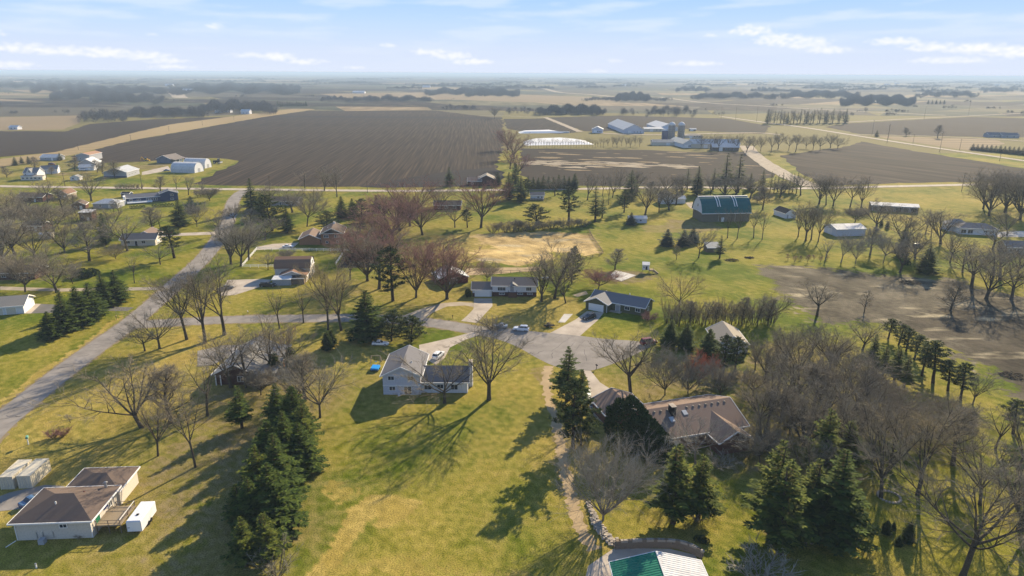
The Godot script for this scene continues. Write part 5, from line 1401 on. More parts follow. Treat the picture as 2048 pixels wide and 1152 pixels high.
func chimney(n: Node3D, p: Vector3, w: float, d: float, h: float, m: Material) -> void:
	var c := MB.new()
	c.box(p - Vector3(w / 2, 0, d / 2), p + Vector3(w / 2, h, d / 2))
	var o := part("chimney", c, m, n)
	var k := MB.new()
	k.box(p + Vector3(-w / 2 - 0.07, h + 0.002, -d / 2 - 0.07), p + Vector3(w / 2 + 0.07, h + 0.14, d / 2 + 0.07))
	part("cap", k, M.concrete, o)

func vent(n: Node3D, p: Vector3, m: Material, r := 0.14, h := 0.45) -> void:
	var c := MB.new()
	c.cyl(p, r, r, h, 8)
	c.cyl(p + Vector3(0, h, 0), r * 1.7, r * 0.6, 0.14, 8)
	part("vent_pipe", c, m, n)

func post(n: Node3D, called: String, a: Vector3, b: Vector3, w: float, m: Material) -> void:
	var s := MB.new()
	s.bar(a, b, w, w)
	part(called, s, m, n)

func building_materials() -> void:
	var sid := grain(61, 256, 0.03, 3, [Color(0.90, 0.90, 0.90), Color(0.97, 0.97, 0.97), Color(1, 1, 1)])
	var shg := grain(62, 512, 0.06, 4, [Color(0.60, 0.60, 0.60), Color(0.80, 0.80, 0.80), Color(0.90, 0.90, 0.90), Color(1, 1, 1)])
	var brk := grain(63, 256, 0.07, 4, [Color(0.62, 0.60, 0.58), Color(0.85, 0.84, 0.82), Color(1, 1, 1)])
	var tin := grain(64, 256, 0.012, 3, [Color(0.86, 0.86, 0.86), Color(0.96, 0.96, 0.96), Color(1, 1, 1)])
	mat("trim", Color(0.74, 0.74, 0.73), 0.6)
	mat("glass", Color(0.035, 0.042, 0.055), 0.08)
	mat("metal", Color(0.45, 0.46, 0.48), 0.4, null, 1.0, 0.7)
	mat("siding_white", Color(0.66, 0.67, 0.70), 0.7, sid, 3.0)
	mat("siding_blueish", Color(0.56, 0.58, 0.66), 0.7, sid, 3.0)
	mat("siding_cream", Color(0.62, 0.57, 0.47), 0.75, sid, 3.0)
	mat("siding_beige", Color(0.58, 0.53, 0.46), 0.75, sid, 3.0)
	mat("siding_tan", Color(0.50, 0.42, 0.32), 0.75, sid, 3.0)
	mat("siding_olive", Color(0.115, 0.120, 0.070), 0.75, sid, 3.0)
	mat("siding_blue", Color(0.045, 0.065, 0.13), 0.7, sid, 3.0)
	mat("siding_grey", Color(0.36, 0.37, 0.39), 0.75, sid, 3.0)
	mat("brick", Color(0.20, 0.105, 0.078), 0.9, brk, 0.8)
	mat("brick_dark", Color(0.13, 0.065, 0.052), 0.9, brk, 0.8)
	mat("brick_tan", Color(0.36, 0.20, 0.12), 0.9, brk, 0.8)
	mat("shingle_grey", Color(0.235, 0.230, 0.240), 0.9, shg, 2.2)
	mat("shingle_light", Color(0.34, 0.335, 0.325), 0.9, shg, 2.2)
	mat("shingle_brown", Color(0.185, 0.142, 0.118), 0.9, shg, 2.2)
	mat("shingle_mauve", Color(0.275, 0.205, 0.165), 0.9, shg, 2.2)
	mat("shingle_rust", Color(0.30, 0.185, 0.125), 0.9, shg, 2.2)
	mat("shingle_black", Color(0.055, 0.055, 0.060), 0.9, shg, 2.2)
	mat("shingle_taupe", Color(0.26, 0.23, 0.21), 0.9, shg, 2.2)
	mat("shingle_tan", Color(0.42, 0.37, 0.30), 0.9, shg, 2.2)
	mat("tin_white", Color(0.56, 0.565, 0.57), 0.6, tin, 6.0)
	mat("tin_grey", Color(0.44, 0.46, 0.48), 0.6, tin, 6.0)
	mat("tin_green", Color(0.036, 0.205, 0.130), 0.55, tin, 6.0)
	mat("tin_teal", Color(0.014, 0.115, 0.120), 0.55, tin, 6.0)
	mat("tin_blue", Color(0.13, 0.165, 0.21), 0.55, tin, 6.0)
	mat("tin_rust", Color(0.36, 0.22, 0.14), 0.6, tin, 6.0)
	mat("barn_brown", Color(0.17, 0.155, 0.115), 0.85, sid, 3.0)
	mat("maroon", Color(0.15, 0.035, 0.030), 0.8, brk, 2.0)
	mat("deck_wood", Color(0.40, 0.33, 0.24), 0.85, brk, 1.6)
	mat("old_wood", Color(0.25, 0.20, 0.155), 0.9, brk, 1.6)
	mat("stone", Color(0.30, 0.25, 0.20), 0.95, brk, 1.2)
	mat("stone_pale", Color(0.52, 0.47, 0.41), 0.95, brk, 1.2)
	mat("plastic_sheet", Color(0.72, 0.72, 0.72), 0.5, sid, 8.0)
	mat("green_door", Color(0.02, 0.14, 0.075), 0.6)
	mat("navy", Color(0.02, 0.03, 0.11), 0.6)
	mat("red_paint", Color(0.36, 0.03, 0.03), 0.5)
	mat("yellow_paint", Color(0.55, 0.34, 0.04), 0.5)
	mat("blue_tarp", Color(0.03, 0.25, 0.62), 0.5)
	mat("black", Color(0.018, 0.018, 0.02), 0.6)
	mat("rubber", Color(0.02, 0.02, 0.02), 0.9)
	mat("pole_wood", Color(0.12, 0.09, 0.07), 0.9)
	mat("concrete_silo", Color(0.36, 0.35, 0.34), 0.9, brk, 3.0)
	mat("silo_blue", Color(0.02, 0.035, 0.11), 0.3)
	mat("box_paint", Color(0.78, 0.73, 0.60), 0.6, brk, 4.0)
	mat("transformer", Color(0.12, 0.28, 0.22), 0.6)

func near_houses() -> void:
	var n: Node3D; var b: Array; var c: Array; var m: MB
	# 1 white two storey house on the big lawn
	n = house("two_storey_house", "white two storey house with grey roof and long single storey wing", 767, 789, 0)
	b = [0.0, 9.0, -12.6, 0.0]
	block(n, b, 5.1, 2.2, "z", M.siding_blueish, M.shingle_grey, 0.55)
	m = MB.new(); m.box(Vector3(-0.04, 2.35, 0), Vector3(9.04, 2.50, 0.10)); part("band_board", m, M.trim, n)
	window(n, "f", b, 2.0, 3.85, 1.4, 0.95, 2); window(n, "f", b, 6.7, 3.85, 1.4, 0.95, 2)
	window(n, "f", b, 2.2, 1.15, 1.4, 0.95, 2); window(n, "f", b, 5.9, 0.12, 1.7, 2.0, 2)
	window(n, "l", b, 4.0, 3.6, 1.2, 1.1); window(n, "l", b, 9.0, 3.6, 1.2, 1.1)
	c = [9.0, 20.2, -9.6, -1.1]
	block(n, c, 2.95, 2.2, "x", M.siding_white, M.shingle_grey, 0.45)
	window(n, "f", c, 1.6, 0.9, 1.7, 1.0, 2); window(n, "f", c, 4.6, 1.2, 1.5, 1.0); window(n, "f", c, 8.0, 0.9, 1.6, 1.3, 2)
	chimney(n, Vector3(20.75, -0.1, -5.4), 0.9, 1.6, 6.6, M.siding_white)
	vent(n, Vector3(6.4, 6.5, -4.2), M.trim)
	m = MB.new(); m.box(Vector3(3.6, 0, 0.25), Vector3(4.2, 0.75, 0.8)); part("meter_box", m, M.siding_blueish, n)
	# 2 brick house among bare trees
	n = house("brick_house", "dark brick house with grey gable roof half hidden by bare trees", 433, 769, 0)
	b = [0.0, 10.0, -17.5, 0.0]
	block(n, b, 3.1, 2.4, "z", M.brick_dark, M.shingle_light, 0.7)
	window(n, "f", b, 6.1, 0.9, 1.3, 1.3)
	for x in [0.2, 1.4]: post(n, "porch_post", Vector3(x, 0, 0.45), Vector3(x, 2.7, 0.45), 0.2, M.trim)
	c = [10.0, 14.2, -8.0, -1.6]
	block(n, c, 2.6, 1.0, "shed", M.siding_beige, M.shingle_light, 0.3)
	for k in 3: window(n, "f", c, 0.8 + k * 1.3, 0.9, 1.0, 1.2, 1)
	c = [10.0, 13.6, -16.5, -10.0]
	block(n, c, 2.6, 1.1, "shed", M.brick, M.shingle_light, 0.3)
	# 3 brown hip roofed house, left front
	n = house("hip_roofed_house", "beige split level house with brown hip roof and rear deck", 36, 1081, -4)
	b = [0.0, 12.0, -9.0, 0.0]
	block(n, b, 3.45, 2.1, "hip", M.siding_beige, M.shingle_brown, 0.65)
	window(n, "f", b, 7.6, 2.2, 1.1, 0.6); window(n, "r", b, 6.3, 1.7, 1.0, 1.3)
	door(n, "r", b, 2.0, 1.62, 1.5, 1.75, M.green_door, "patio_door")
	m = MB.new(); m.box(Vector3(12.02, 2.3, -5.5), Vector3(12.08, 2.9, -4.2)); part("flag", m, M.navy, n)
	c = [3.2, 12.3, -16.0, -9.0]
	block(n, c, 3.0, 1.35, "hip", M.siding_beige, M.shingle_brown, 0.5)
	vent(n, Vector3(10.8, 4.3, -8.2), M.metal, 0.24, 0.9); vent(n, Vector3(5.5, 4.8, -2.6), M.trim, 0.10, 0.5); vent(n, Vector3(8.6, 4.9, -5.5), M.maroon, 0.12, 0.3)
	for x in [0.02, 11.98]: post(n, "downspout", Vector3(x, 0.1, 0.07), Vector3(x, 3.3, 0.07), 0.10, M.trim)
	post(n, "downspout", Vector3(-0.2, 0.08, 0.15), Vector3(-0.9, 0.04, 1.7), 0.10, M.trim)
	m = MB.new(); m.box(Vector3(4.0, 0, 0.5), Vector3(4.9, 0.85, 1.4)); part("air_conditioner", m, M.siding_grey, n)
	for x in [3.2, 4.2, 5.8]: post(n, "utility_pipe", Vector3(x, 0.3, 0.06), Vector3(x, 1.5, 0.06), 0.09, M.metal)
	# its deck: boards, posts, rails
	for k in 20: post(n, "deck_board", Vector3(12.1, 1.55, -1.05 - k * 0.27), Vector3(16.2, 1.55, -1.05 - k * 0.27), 0.24, M.deck_wood)
	for q in [Vector3(12.3, 0, -0.95), Vector3(14.2, 0, -0.95), Vector3(16.1, 0, -0.95), Vector3(16.1, 0, -3.7), Vector3(16.1, 0, -6.3), Vector3(13.0, 0, -6.3)]:
		post(n, "deck_post", q, q + Vector3(0, 2.55, 0), 0.12, M.old_wood)
	for yy in [2.0, 2.55]:
		post(n, "deck_rail", Vector3(12.2, yy, -0.95), Vector3(16.1, yy, -0.95), 0.07, M.old_wood); post(n, "deck_rail", Vector3(16.1, yy, -0.95), Vector3(16.1, yy, -6.3), 0.07, M.trim if yy > 2.2 else M.old_wood); post(n, "deck_rail", Vector3(13.0, yy, -6.3), Vector3(16.1, yy, -6.3), 0.07, M.old_wood)
	# 4 olive ranch
	n = house("olive_ranch_house", "olive green ranch house with grey roof and white garage door", 1171, 618, 30)
	b = [0.0, 7.6, -7.5, 0.0]
	c = [0.6, 19.0, -11.0, -3.2]
	block(n, c, 2.9, 1.9, "x", M.siding_olive, M.shingle_grey, 0.5)
	block(n, b, 2.85, 1.75, "z", M.siding_olive, M.shingle_light, 0.48)
	door(n, "f", b, 3.7, 0.0, 5.0, 2.2, M.trim, "garage_door")
	post(n, "downspout", Vector3(7.5, 0.1, 0.08), Vector3(7.5, 2.7, 0.08), 0.12, M.trim)
	door(n, "f", c, 9.4, 0.05, 1.4, 2.1, M.siding_grey); window(n, "f", c, 12.6, 1.1, 1.5, 1.1); window(n, "f", c, 16.2, 1.1, 1.5, 1.1)
	window(n, "r", c, 3.6, 1.0, 1.2, 1.2); vent(n, Vector3(12.0, 4.6, -8.2), M.trim)
	m = MB.new(); m.box(Vector3(7.7, 0.0, -3.2), Vector3(11.5, 0.16, -1.6)); part("step", m, M.concrete, n)
	# 5 white and brick ranch
	n = house("white_ranch_house", "ranch house with white upper wall, dark brick base and taupe roof", 945, 593, 0)
	b = [0.0, 6.6, -7.0, 0.0]; c = [6.9, 22.2, -8.6, -0.4]
	block(n, b, 2.55, 1.7, "x", M.siding_white, M.shingle_taupe, 0.4)
	door(n, "f", b, 3.4, 0.0, 4.9, 2.1, M.trim, "garage_door")
	m = MB.new(); m.box(Vector3(0, 0, 0.005), Vector3(0.75, 1.3, 0.16)); part("brick_pier", m, M.brick_dark, n)
	block(n, c, 3.9, 1.8, "x", M.siding_white, M.shingle_taupe, 0.45)
	m = MB.new(); m.box(Vector3(6.88, 0, -0.4), Vector3(22.22, 1.55, -0.28)); part("brick_base", m, M.brick_dark, n)
	window(n, "f", c, 3.2, 2.1, 2.7, 1.2, 5); window(n, "f", c, 12.6, 2.1, 1.8, 1.2, 3); door(n, "f", c, 6.8, 1.75, 1.3, 2.0, M.siding_grey)
	for u in [3.3, 9.6, 13.0]: window(n, "f", [6.9, 22.2, -8.6, -0.28], u, 0.75, 1.8, 0.5, 2)
	m = MB.new(); m.box(Vector3(12.4, 0, -0.27), Vector3(15.4, 1.6, 1.0)); part("porch", m, M.brick, n)
	for x in [12.5, 15.3]: post(n, "porch_post", Vector3(x, 1.6, 0.9), Vector3(x, 2.6, 0.9), 0.12, M.black)
	slope(n, Vector3(12.2, 3.95, 0.9), Vector3(13.9, 3.95, 0.9), Vector3(13.9, 4.9, -1.8), Vector3(13.9, 5.1, -1.8), M.shingle_light, 0.1)
	slope(n, Vector3(13.9, 5.05, -1.8), Vector3(13.9, 5.0, 0.9), Vector3(15.7, 4.0, 0.9), Vector3(15.7, 4.05, -0.9), M.shingle_light, 0.1)
	vent(n, Vector3(14.6, 5.1, -3.4), M.black)
	# 6 brick split level
	n = house("split_level_house", "brick split level house with dark gable and lower garage wing", 643, 489.5, -8)
	b = [0.0, 9.6, -13.0, 0.0]
	block(n, b, 5.0, 2.3, "z", M.brick_tan, M.shingle_brown, 0.5)
	m = MB.new(); m.tri(Vector3(0.5, 5.12, 0.03), Vector3(9.1, 5.12, 0.03), Vector3(4.8, 7.1, 0.03)); part("gable_board", m, M.shingle_black, n)
	m = MB.new(); m.box(Vector3(-0.1, 4.9, 0.0), Vector3(9.7, 5.08, 0.09)); part("band_board", m, M.trim, n)
	window(n, "f", b, 2.3, 3.2, 2.0, 1.2, 3); window(n, "f", b, 6.9, 3.3, 1.8, 1.0, 2); window(n, "f", b, 2.5, 0.7, 0.9, 0.9, 1); window(n, "f", b, 7.1, 0.7, 0.9, 0.9, 1)
	c = [-9.6, -0.6, -13.5, -0.5]
	block(n, c, 2.7, 2.0, "z", M.brick_tan, M.shingle_mauve, 0.4)
	chimney(n, Vector3(5.0, 6.2, -10.5), 0.8, 0.8, 2.0, M.trim); vent(n, Vector3(2.4, 6.1, -6.5), M.trim)
	m = MB.new(); m.box(Vector3(9.7, 0.9, -9.5), Vector3(12.6, 1.1, -3.0)); part("terrace", m, M.deck_wood, n)
	# 7 barn shaped house
	n = house("barn_shaped_house", "tan house with brown gambrel roof and small front gable", 551, 557, -5)
	b = [0.0, 13.0, -8.0, 0.0]
	block(n, b, 3.8, 0.4, "x", M.siding_beige, M.shingle_rust, 0.1)
	vault(n, [[0.35, 3.7], [-0.6, 5.6], [-1.8, 6.7], [-4.0, 7.4], [-6.2, 6.7], [-7.4, 5.6], [-8.35, 3.7]], 0.0, 13.0, M.shingle_rust, M.siding_white, 0.25)
	window(n, "r", b, 2.4, 4.4, 1.0, 1.1); window(n, "r", b, 5.4, 4.4, 1.0, 1.1); window(n, "r", b, 4.0, 1.2, 1.4, 1.2)
	c = [2.8, 12.4, -0.5, 5.5]
	block(n, c, 2.5, 1.7, "z", M.siding_beige, M.shingle_rust, 0.45)
	c = [1.2, 7.6, 5.5, 9.2]
	block(n, c, 2.2, 0.35, "shed", M.siding_grey, M.tin_white, 0.2)
	c = [7.6, 12.2, 5.5, 8.2]
	block(n, c, 2.2, 0.4, "shed", M.old_wood, M.shingle_black, 0.2)
	# 8 maroon barn
	n = house("maroon_barn", "dark maroon weathered barn with white metal roof", 877, 571, -20, "barn")
	b = [0.0, 11.2, -9.0, 0.0]
	block(n, b, 2.3, 2.5, "z", M.maroon, M.tin_white, 0.35)
	door(n, "f", b, 5.6, 0.0, 2.6, 2.2, M.old_wood, "barn_door")
	# 9 green barn with rounded roof
	n = house("green_barn", "big barn with curved dark green metal roof and white ridge trim", 1403, 444, -6, "barn")
	b = [0.0, 26.0, -13.5, 0.0]
	block(n, b, 4.6, 0.3, "x", M.barn_brown, M.barn_brown, 0.0)
	vault(n, [[0.9, 4.4], [0.2, 6.6], [-0.9, 8.6], [-2.6, 10.4], [-4.6, 11.6], [-6.75, 12.2], [-8.9, 11.6], [-10.9, 10.4], [-12.6, 8.6], [-13.7, 6.6], [-14.4, 4.4]], 0.0, 26.0, M.tin_teal, M.siding_white, 0.5, 0.15)
	m = MB.new(); m.box(Vector3(-0.6, 12.2, -7.4), Vector3(26.6, 12.5, -6.1)); part("ridge_cap", m, M.tin_white, n)
	m = MB.new(); m.box(Vector3(-0.6, 4.35, 0.85), Vector3(26.6, 4.7, 1.08)); part("gutter", m, M.trim, n)
	for x in [8.2, 9.5, 17.4, 18.7]:
		m = MB.new()
		var pr := [[0.1, 8.0], [-0.85, 8.95], [-2.5, 10.75], [-4.55, 11.95], [-6.1, 12.5]]
		for i in 4: m.bar(Vector3(x, pr[i][1], pr[i][0]), Vector3(x, pr[i + 1][1], pr[i + 1][0]), 0.35, 0.12)
		part("roof_batten", m, M.trim, n)
	door(n, "f", b, 11.4, 0.0, 1.2, 2.1, M.trim); window(n, "l", [0.0, 26.0, -13.5, 0.0], 6.7, 7.0, 1.4, 1.6, 2)
	for x in [9.0, 18.0]: post(n, "downspout", Vector3(x, 0.2, 0.12), Vector3(x, 4.4, 0.3), 0.14, M.metal)
	# 10 small white shed with black roof
	n = house("small_white_shed", "small white shed with black gable roof on the sunny lawn", 1570, 437, -12, "shed")
	b = [0.0, 6.4, -11.0, 0.0]
	block(n, b, 2.6, 2.0, "z", M.siding_white, M.shingle_black, 0.3); door(n, "f", b, 1.4, 0.0, 0.95, 2.0, M.siding_grey)
	# 11 long white pole barn
	n = house("pole_barn", "long open fronted pole barn with bright white metal roof", 1742, 421, 17, "barn")
	b = [0.0, 24.0, -8.0, 0.0]
	block(n, b, 3.2, 1.1, "x", M.old_wood, M.tin_white, 0.4)
	for k in 6: door(n, "f", b, 2.2 + k * 3.9, 0.0, 3.0, 2.6, M.black if k % 2 else M.old_wood, "bay_door")
	# 12 white shed
	n = house("white_metal_shed", "white metal shed with patched grey roof among pale trees", 1672, 473, -8, "shed")
	b = [0.0, 15.0, -10.5, 0.0]
	block(n, b, 3.4, 1.5, "x", M.siding_blueish, M.tin_grey, 0.3)
	m = MB.new(); m.hexa([Vector3(6.2, 3.52, 0.25), Vector3(9.4, 3.52, 0.25), Vector3(9.4, 5.05, -5.2), Vector3(6.2, 5.05, -5.2), Vector3(6.2, 3.58, 0.28), Vector3(9.4, 3.58, 0.28), Vector3(9.4, 5.11, -5.2), Vector3(6.2, 5.11, -5.2)]); part("roof_sheet", m, M.tin_white, n)
	door(n, "l", b, 5.0, 0.0, 3.0, 2.8, M.siding_white, "sliding_door")
	# 13 grey roofed house, right
	n = house("grey_roofed_house", "white ranch house with grey hip roof beside a pale drive", 1917, 468, 12)
	b = [0.0, 16.5, -8.0, 0.0]; c = [-3.0, 7.0, -13.5, -6.0]
	block(n, c, 3.2, 2.3, "hip", M.siding_white, M.shingle_light, 0.5)
	block(n, b, 3.0, 2.0, "hip", M.siding_white, M.shingle_grey, 0.6)
	window(n, "f", b, 2.0, 0.6, 2.2, 1.7, 2); window(n, "f", b, 5.0, 0.6, 2.2, 1.7, 2); window(n, "f", b, 11.5, 1.4, 1.4, 0.7); window(n, "f", b, 14.3, 1.4, 1.4, 0.7)
	# 14 olive house at the frame edge
	n = house("pale_green_house", "pale green house with grey roof past the soil plot trees", 2012, 508, 8)
	b = [0.0, 18.0, -8.0, 0.0]
	block(n, b, 3.2, 1.9, "x", M.siding_tan, M.shingle_grey, 0.5)
	for k in 3: window(n, "f", b, 1.6 + k * 1.5, 1.0, 1.1, 1.4, 1)
	# 15, 16 small outbuildings
	n = house("garden_shed", "small bluish metal shed behind a low evergreen", 1258, 446, 0, "shed")
	b = [0.0, 9.2, -5.0, 0.0]
	block(n, b, 2.4, 0.9, "x", M.siding_blueish, M.tin_grey, 0.2); window(n, "f", b, 6.0, 1.0, 1.0, 0.8)
	n = house("lean_to", "dark bluish lean-to shed on the open lawn", 1414, 505, -3, "shed")
	b = [0.0, 6.0, -5.0, 0.0]
	block(n, b, 2.0, 1.3, "shed", M.old_wood, M.tin_blue, 0.2)
	# 17 white farmhouse in the grove
	n = house("grove_farmhouse", "white gabled farmhouse hidden in a grove of bare trees", 1322, 408, -4)
	b = [0.0, 9.0, -8.0, 0.0]
	block(n, b, 4.6, 2.4, "z", M.siding_white, M.shingle_grey, 0.4); window(n, "f", b, 4.5, 4.6, 1.1, 1.4); window(n, "f", b, 2.4, 1.2, 1.2, 1.4); window(n, "f", b, 6.6, 1.2, 1.2, 1.4)
	c = [9.0, 15.0, -7.0, -1.0]
	block(n, c, 2.8, 1.4, "x", M.siding_white, M.tin_white, 0.3)
	# 18 small white house with deck
	n = house("small_white_house", "small white house with grey roof and deck beside dark conifers", 1061, 400, 0)
	b = [0.0, 8.2, -7.0, 0.0]
	block(n, b, 2.9, 1.5, "x", M.siding_white, M.shingle_taupe, 0.4); window(n, "f", b, 4.8, 1.3, 1.3, 0.9); window(n, "f", b, 6.9, 1.3, 1.0, 0.9)
	for k in 8: post(n, "deck_board", Vector3(0.4, 0.9, 0.25 + k * 0.3), Vector3(8.4, 0.9, 0.25 + k * 0.3), 0.26, M.deck_wood)
	for k in 5: post(n, "deck_post", Vector3(0.5 + k * 1.95, 0, 2.45), Vector3(0.5 + k * 1.95, 1.8, 2.45), 0.12, M.old_wood)
	# 19-21 brown houses across the road
	n = house("brown_house", "brown two level house with pale gable roof across the country road", 936, 372, 0)
	b = [0.0, 9.0, -9.0, 0.0]; c = [7.0, 18.0, -14.0, -3.0]
	block(n, b, 3.4, 1.8, "x", M.brick_dark, M.shingle_mauve, 0.5); block(n, c, 4.4, 2.6, "z", M.brick_dark, M.shingle_tan, 0.5); window(n, "f", b, 3.0, 1.2, 1.4, 1.2)
	n = house("low_brown_house", "low brown house behind the reddish maples", 868, 420, 0)
	b = [0.0, 15.0, -8.0, 0.0]
	block(n, b, 2.9, 1.8, "x", M.brick_dark, M.shingle_brown, 0.5)
	for u in [3.0, 7.0, 11.5]: window(n, "f", b, u, 1.0, 1.4, 1.2)
	n = house("low_brown_house", "low brown house with blue door below the country road", 541, 411, 4)
	b = [0.0, 16.0, -8.0, 0.0]
	block(n, b, 2.8, 1.8, "x", M.siding_grey, M.shingle_brown, 0.5); window(n, "f", b, 3.0, 1.0, 1.4, 1.2); door(n, "f", b, 6.0, 0.0, 1.0, 2.0, M.tin_blue); window(n, "f", b, 10.0, 1.0, 1.8, 1.2)
	# 22 tan shed by the hedgerow
	n = house("tan_shed", "white walled shed with pale tan gable roof behind dark conifers", 1432, 707, 2, "shed")
	b = [0.0, 8.6, -11.5, 0.0]
	block(n, b, 2.9, 2.3, "z", M.siding_white, M.shingle_tan, 0.35); door(n, "f", b, 4.3, 0.0, 2.6, 2.2, M.trim, "garage_door")
	# 23 brown ranch house in front
	n = house("brown_ranch_house", "large brown roofed ranch house with skylights and brick wall", 1314, 905, -17)
	b = [0.0, 20.5, -14.0, 0.0]
	block(n, b, 3.3, 2.7, "x", M.brick, M.shingle_mauve, 0.7)
	c = [11.5, 18.5, -6.5, 4.6]
	block(n, c, 3.1, 1.9, "z", M.brick, M.shingle_mauve, 0.5)
	c = [-5.5, 4.0, -20.5, -13.0]
	block(n, c, 2.9, 1.9, "z", M.brick, M.shingle_mauve, 0.5)
	m = MB.new(); m.box(Vector3(0.1, 0, -0.02), Vector3(5.0, 1.9, 0.10)); part("wall_panel", m, M.siding_grey, n)
	door(n, "f", [0.0, 20.5, -14.0, 0.1], 4.0, 0.0, 2.0, 2.1, M.trim, "patio_door"); window(n, "f", [0.0, 20.5, -14.0, 0.0], 8.0, 1.0, 2.0, 1.3, 2)
	for k in 13:
		if k == 5: continue
		vent(n, Vector3(0.6 + k * 1.55, 5.75, -6.1), M.stone_pale, 0.2, 0.12)
	for p in [Vector3(5.0, 4.75, -3.6), Vector3(8.8, 5.1, -4.9)]:
		m = MB.new(); m.hexa([p + Vector3(-0.5, -0.1, 0.7), p + Vector3(0.5, -0.1, 0.7), p + Vector3(0.5, 0.35, -0.5), p + Vector3(-0.5, 0.35, -0.5), p + Vector3(-0.5, 0.12, 0.7), p + Vector3(0.5, 0.12, 0.7), p + Vector3(0.5, 0.57, -0.5), p + Vector3(-0.5, 0.57, -0.5)])
		part("skylight", m, M.tin_grey, n)
	chimney(n, Vector3(5.9, 4.2, -5.2), 1.0, 1.6, 3.0, M.black)
	# 24 green roofed shed at the bottom edge
	n = house("green_roofed_shed", "metal shed with half green half white ribbed gable roof by a stone wall", 1226, 1180, -2, "shed")
	b = [0.0, 13.2, -1.5, 9.5]
	block(n, b, 3.4, 1.7, "z", M.siding_cream, M.tin_green, 0.4)
	for ch in n.get_children():
		if String(ch.name).begins_with("roof") and ch.name != "roof": (ch as MeshInstance3D).material_override = M.tin_white
	for k in 24:   # standing ribs of the roof sheets
		var z := -1.8 + k * 0.48
		post(n, "roof_rib", Vector3(-0.38, 3.49, z), Vector3(6.58, 5.29, z), 0.055, M.tin_green)
		post(n, "roof_rib", Vector3(13.58, 3.49, z), Vector3(6.62, 5.29, z), 0.055, M.tin_white)
	m = MB.new(); m.box(Vector3(6.48, 5.26, -1.92), Vector3(6.72, 5.36, 9.92)); part("ridge_cap", m, M.tin_white, n)
	# 36 tan house, left
	n = house("tan_house", "tan house with brown hip roof behind bare trees", 243, 492, -6)
	b = [0.0, 14.5, -7.5, 0.0]; c = [4.0, 12.0, -14.5, -6.0]
	block(n, c, 3.0, 2.1, "z", M.siding_beige, M.shingle_mauve, 0.5); block(n, b, 2.8, 1.9, "x", M.siding_beige, M.shingle_taupe, 0.5); window(n, "f", b, 3.0, 1.0, 1.6, 1.2); door(n, "f", b, 6.4, 0.0, 1.0, 2.1, M.black); window(n, "f", b, 9.5, 1.0, 1.6, 1.2); door(n, "r", b, 3.7, 0.0, 3.6, 2.1, M.trim, "garage_door")
	# 37 garage at the left edge
	n = house("white_garage", "white garage with tan roof on a pale concrete apron", -20, 632, -16, "garage")
	b = [0.0, 9.5, -9.0, 0.0]
	block(n, b, 2.8, 1.9, "x", M.siding_white, M.shingle_tan, 0.5)
	for u in [2.4, 6.0]: door(n, "f", b, u, 0.0, 2.6, 2.1, M.siding_cream, "garage_door")
	n = house("brown_bungalow", "dark brown bungalow beside the gravel drive", -14, 560, -4)
	b = [0.0, 15.0, -8.0, 0.0]
	block(n, b, 2.7, 1.8, "x", M.brick_dark, M.shingle_brown, 0.5); window(n, "f", b, 4.0, 1.0, 1.5, 1.2); window(n, "f", b, 9.0, 1.0, 1.5, 1.2)
	n = house("white_garden_shed", "small cream garden shed alone on the green lawn", 79, 479, -12, "shed")
	b = [0.0, 5.0, -3.4, 0.0]
	block(n, b, 2.3, 0.6, "x", M.siding_cream, M.tin_white, 0.15)

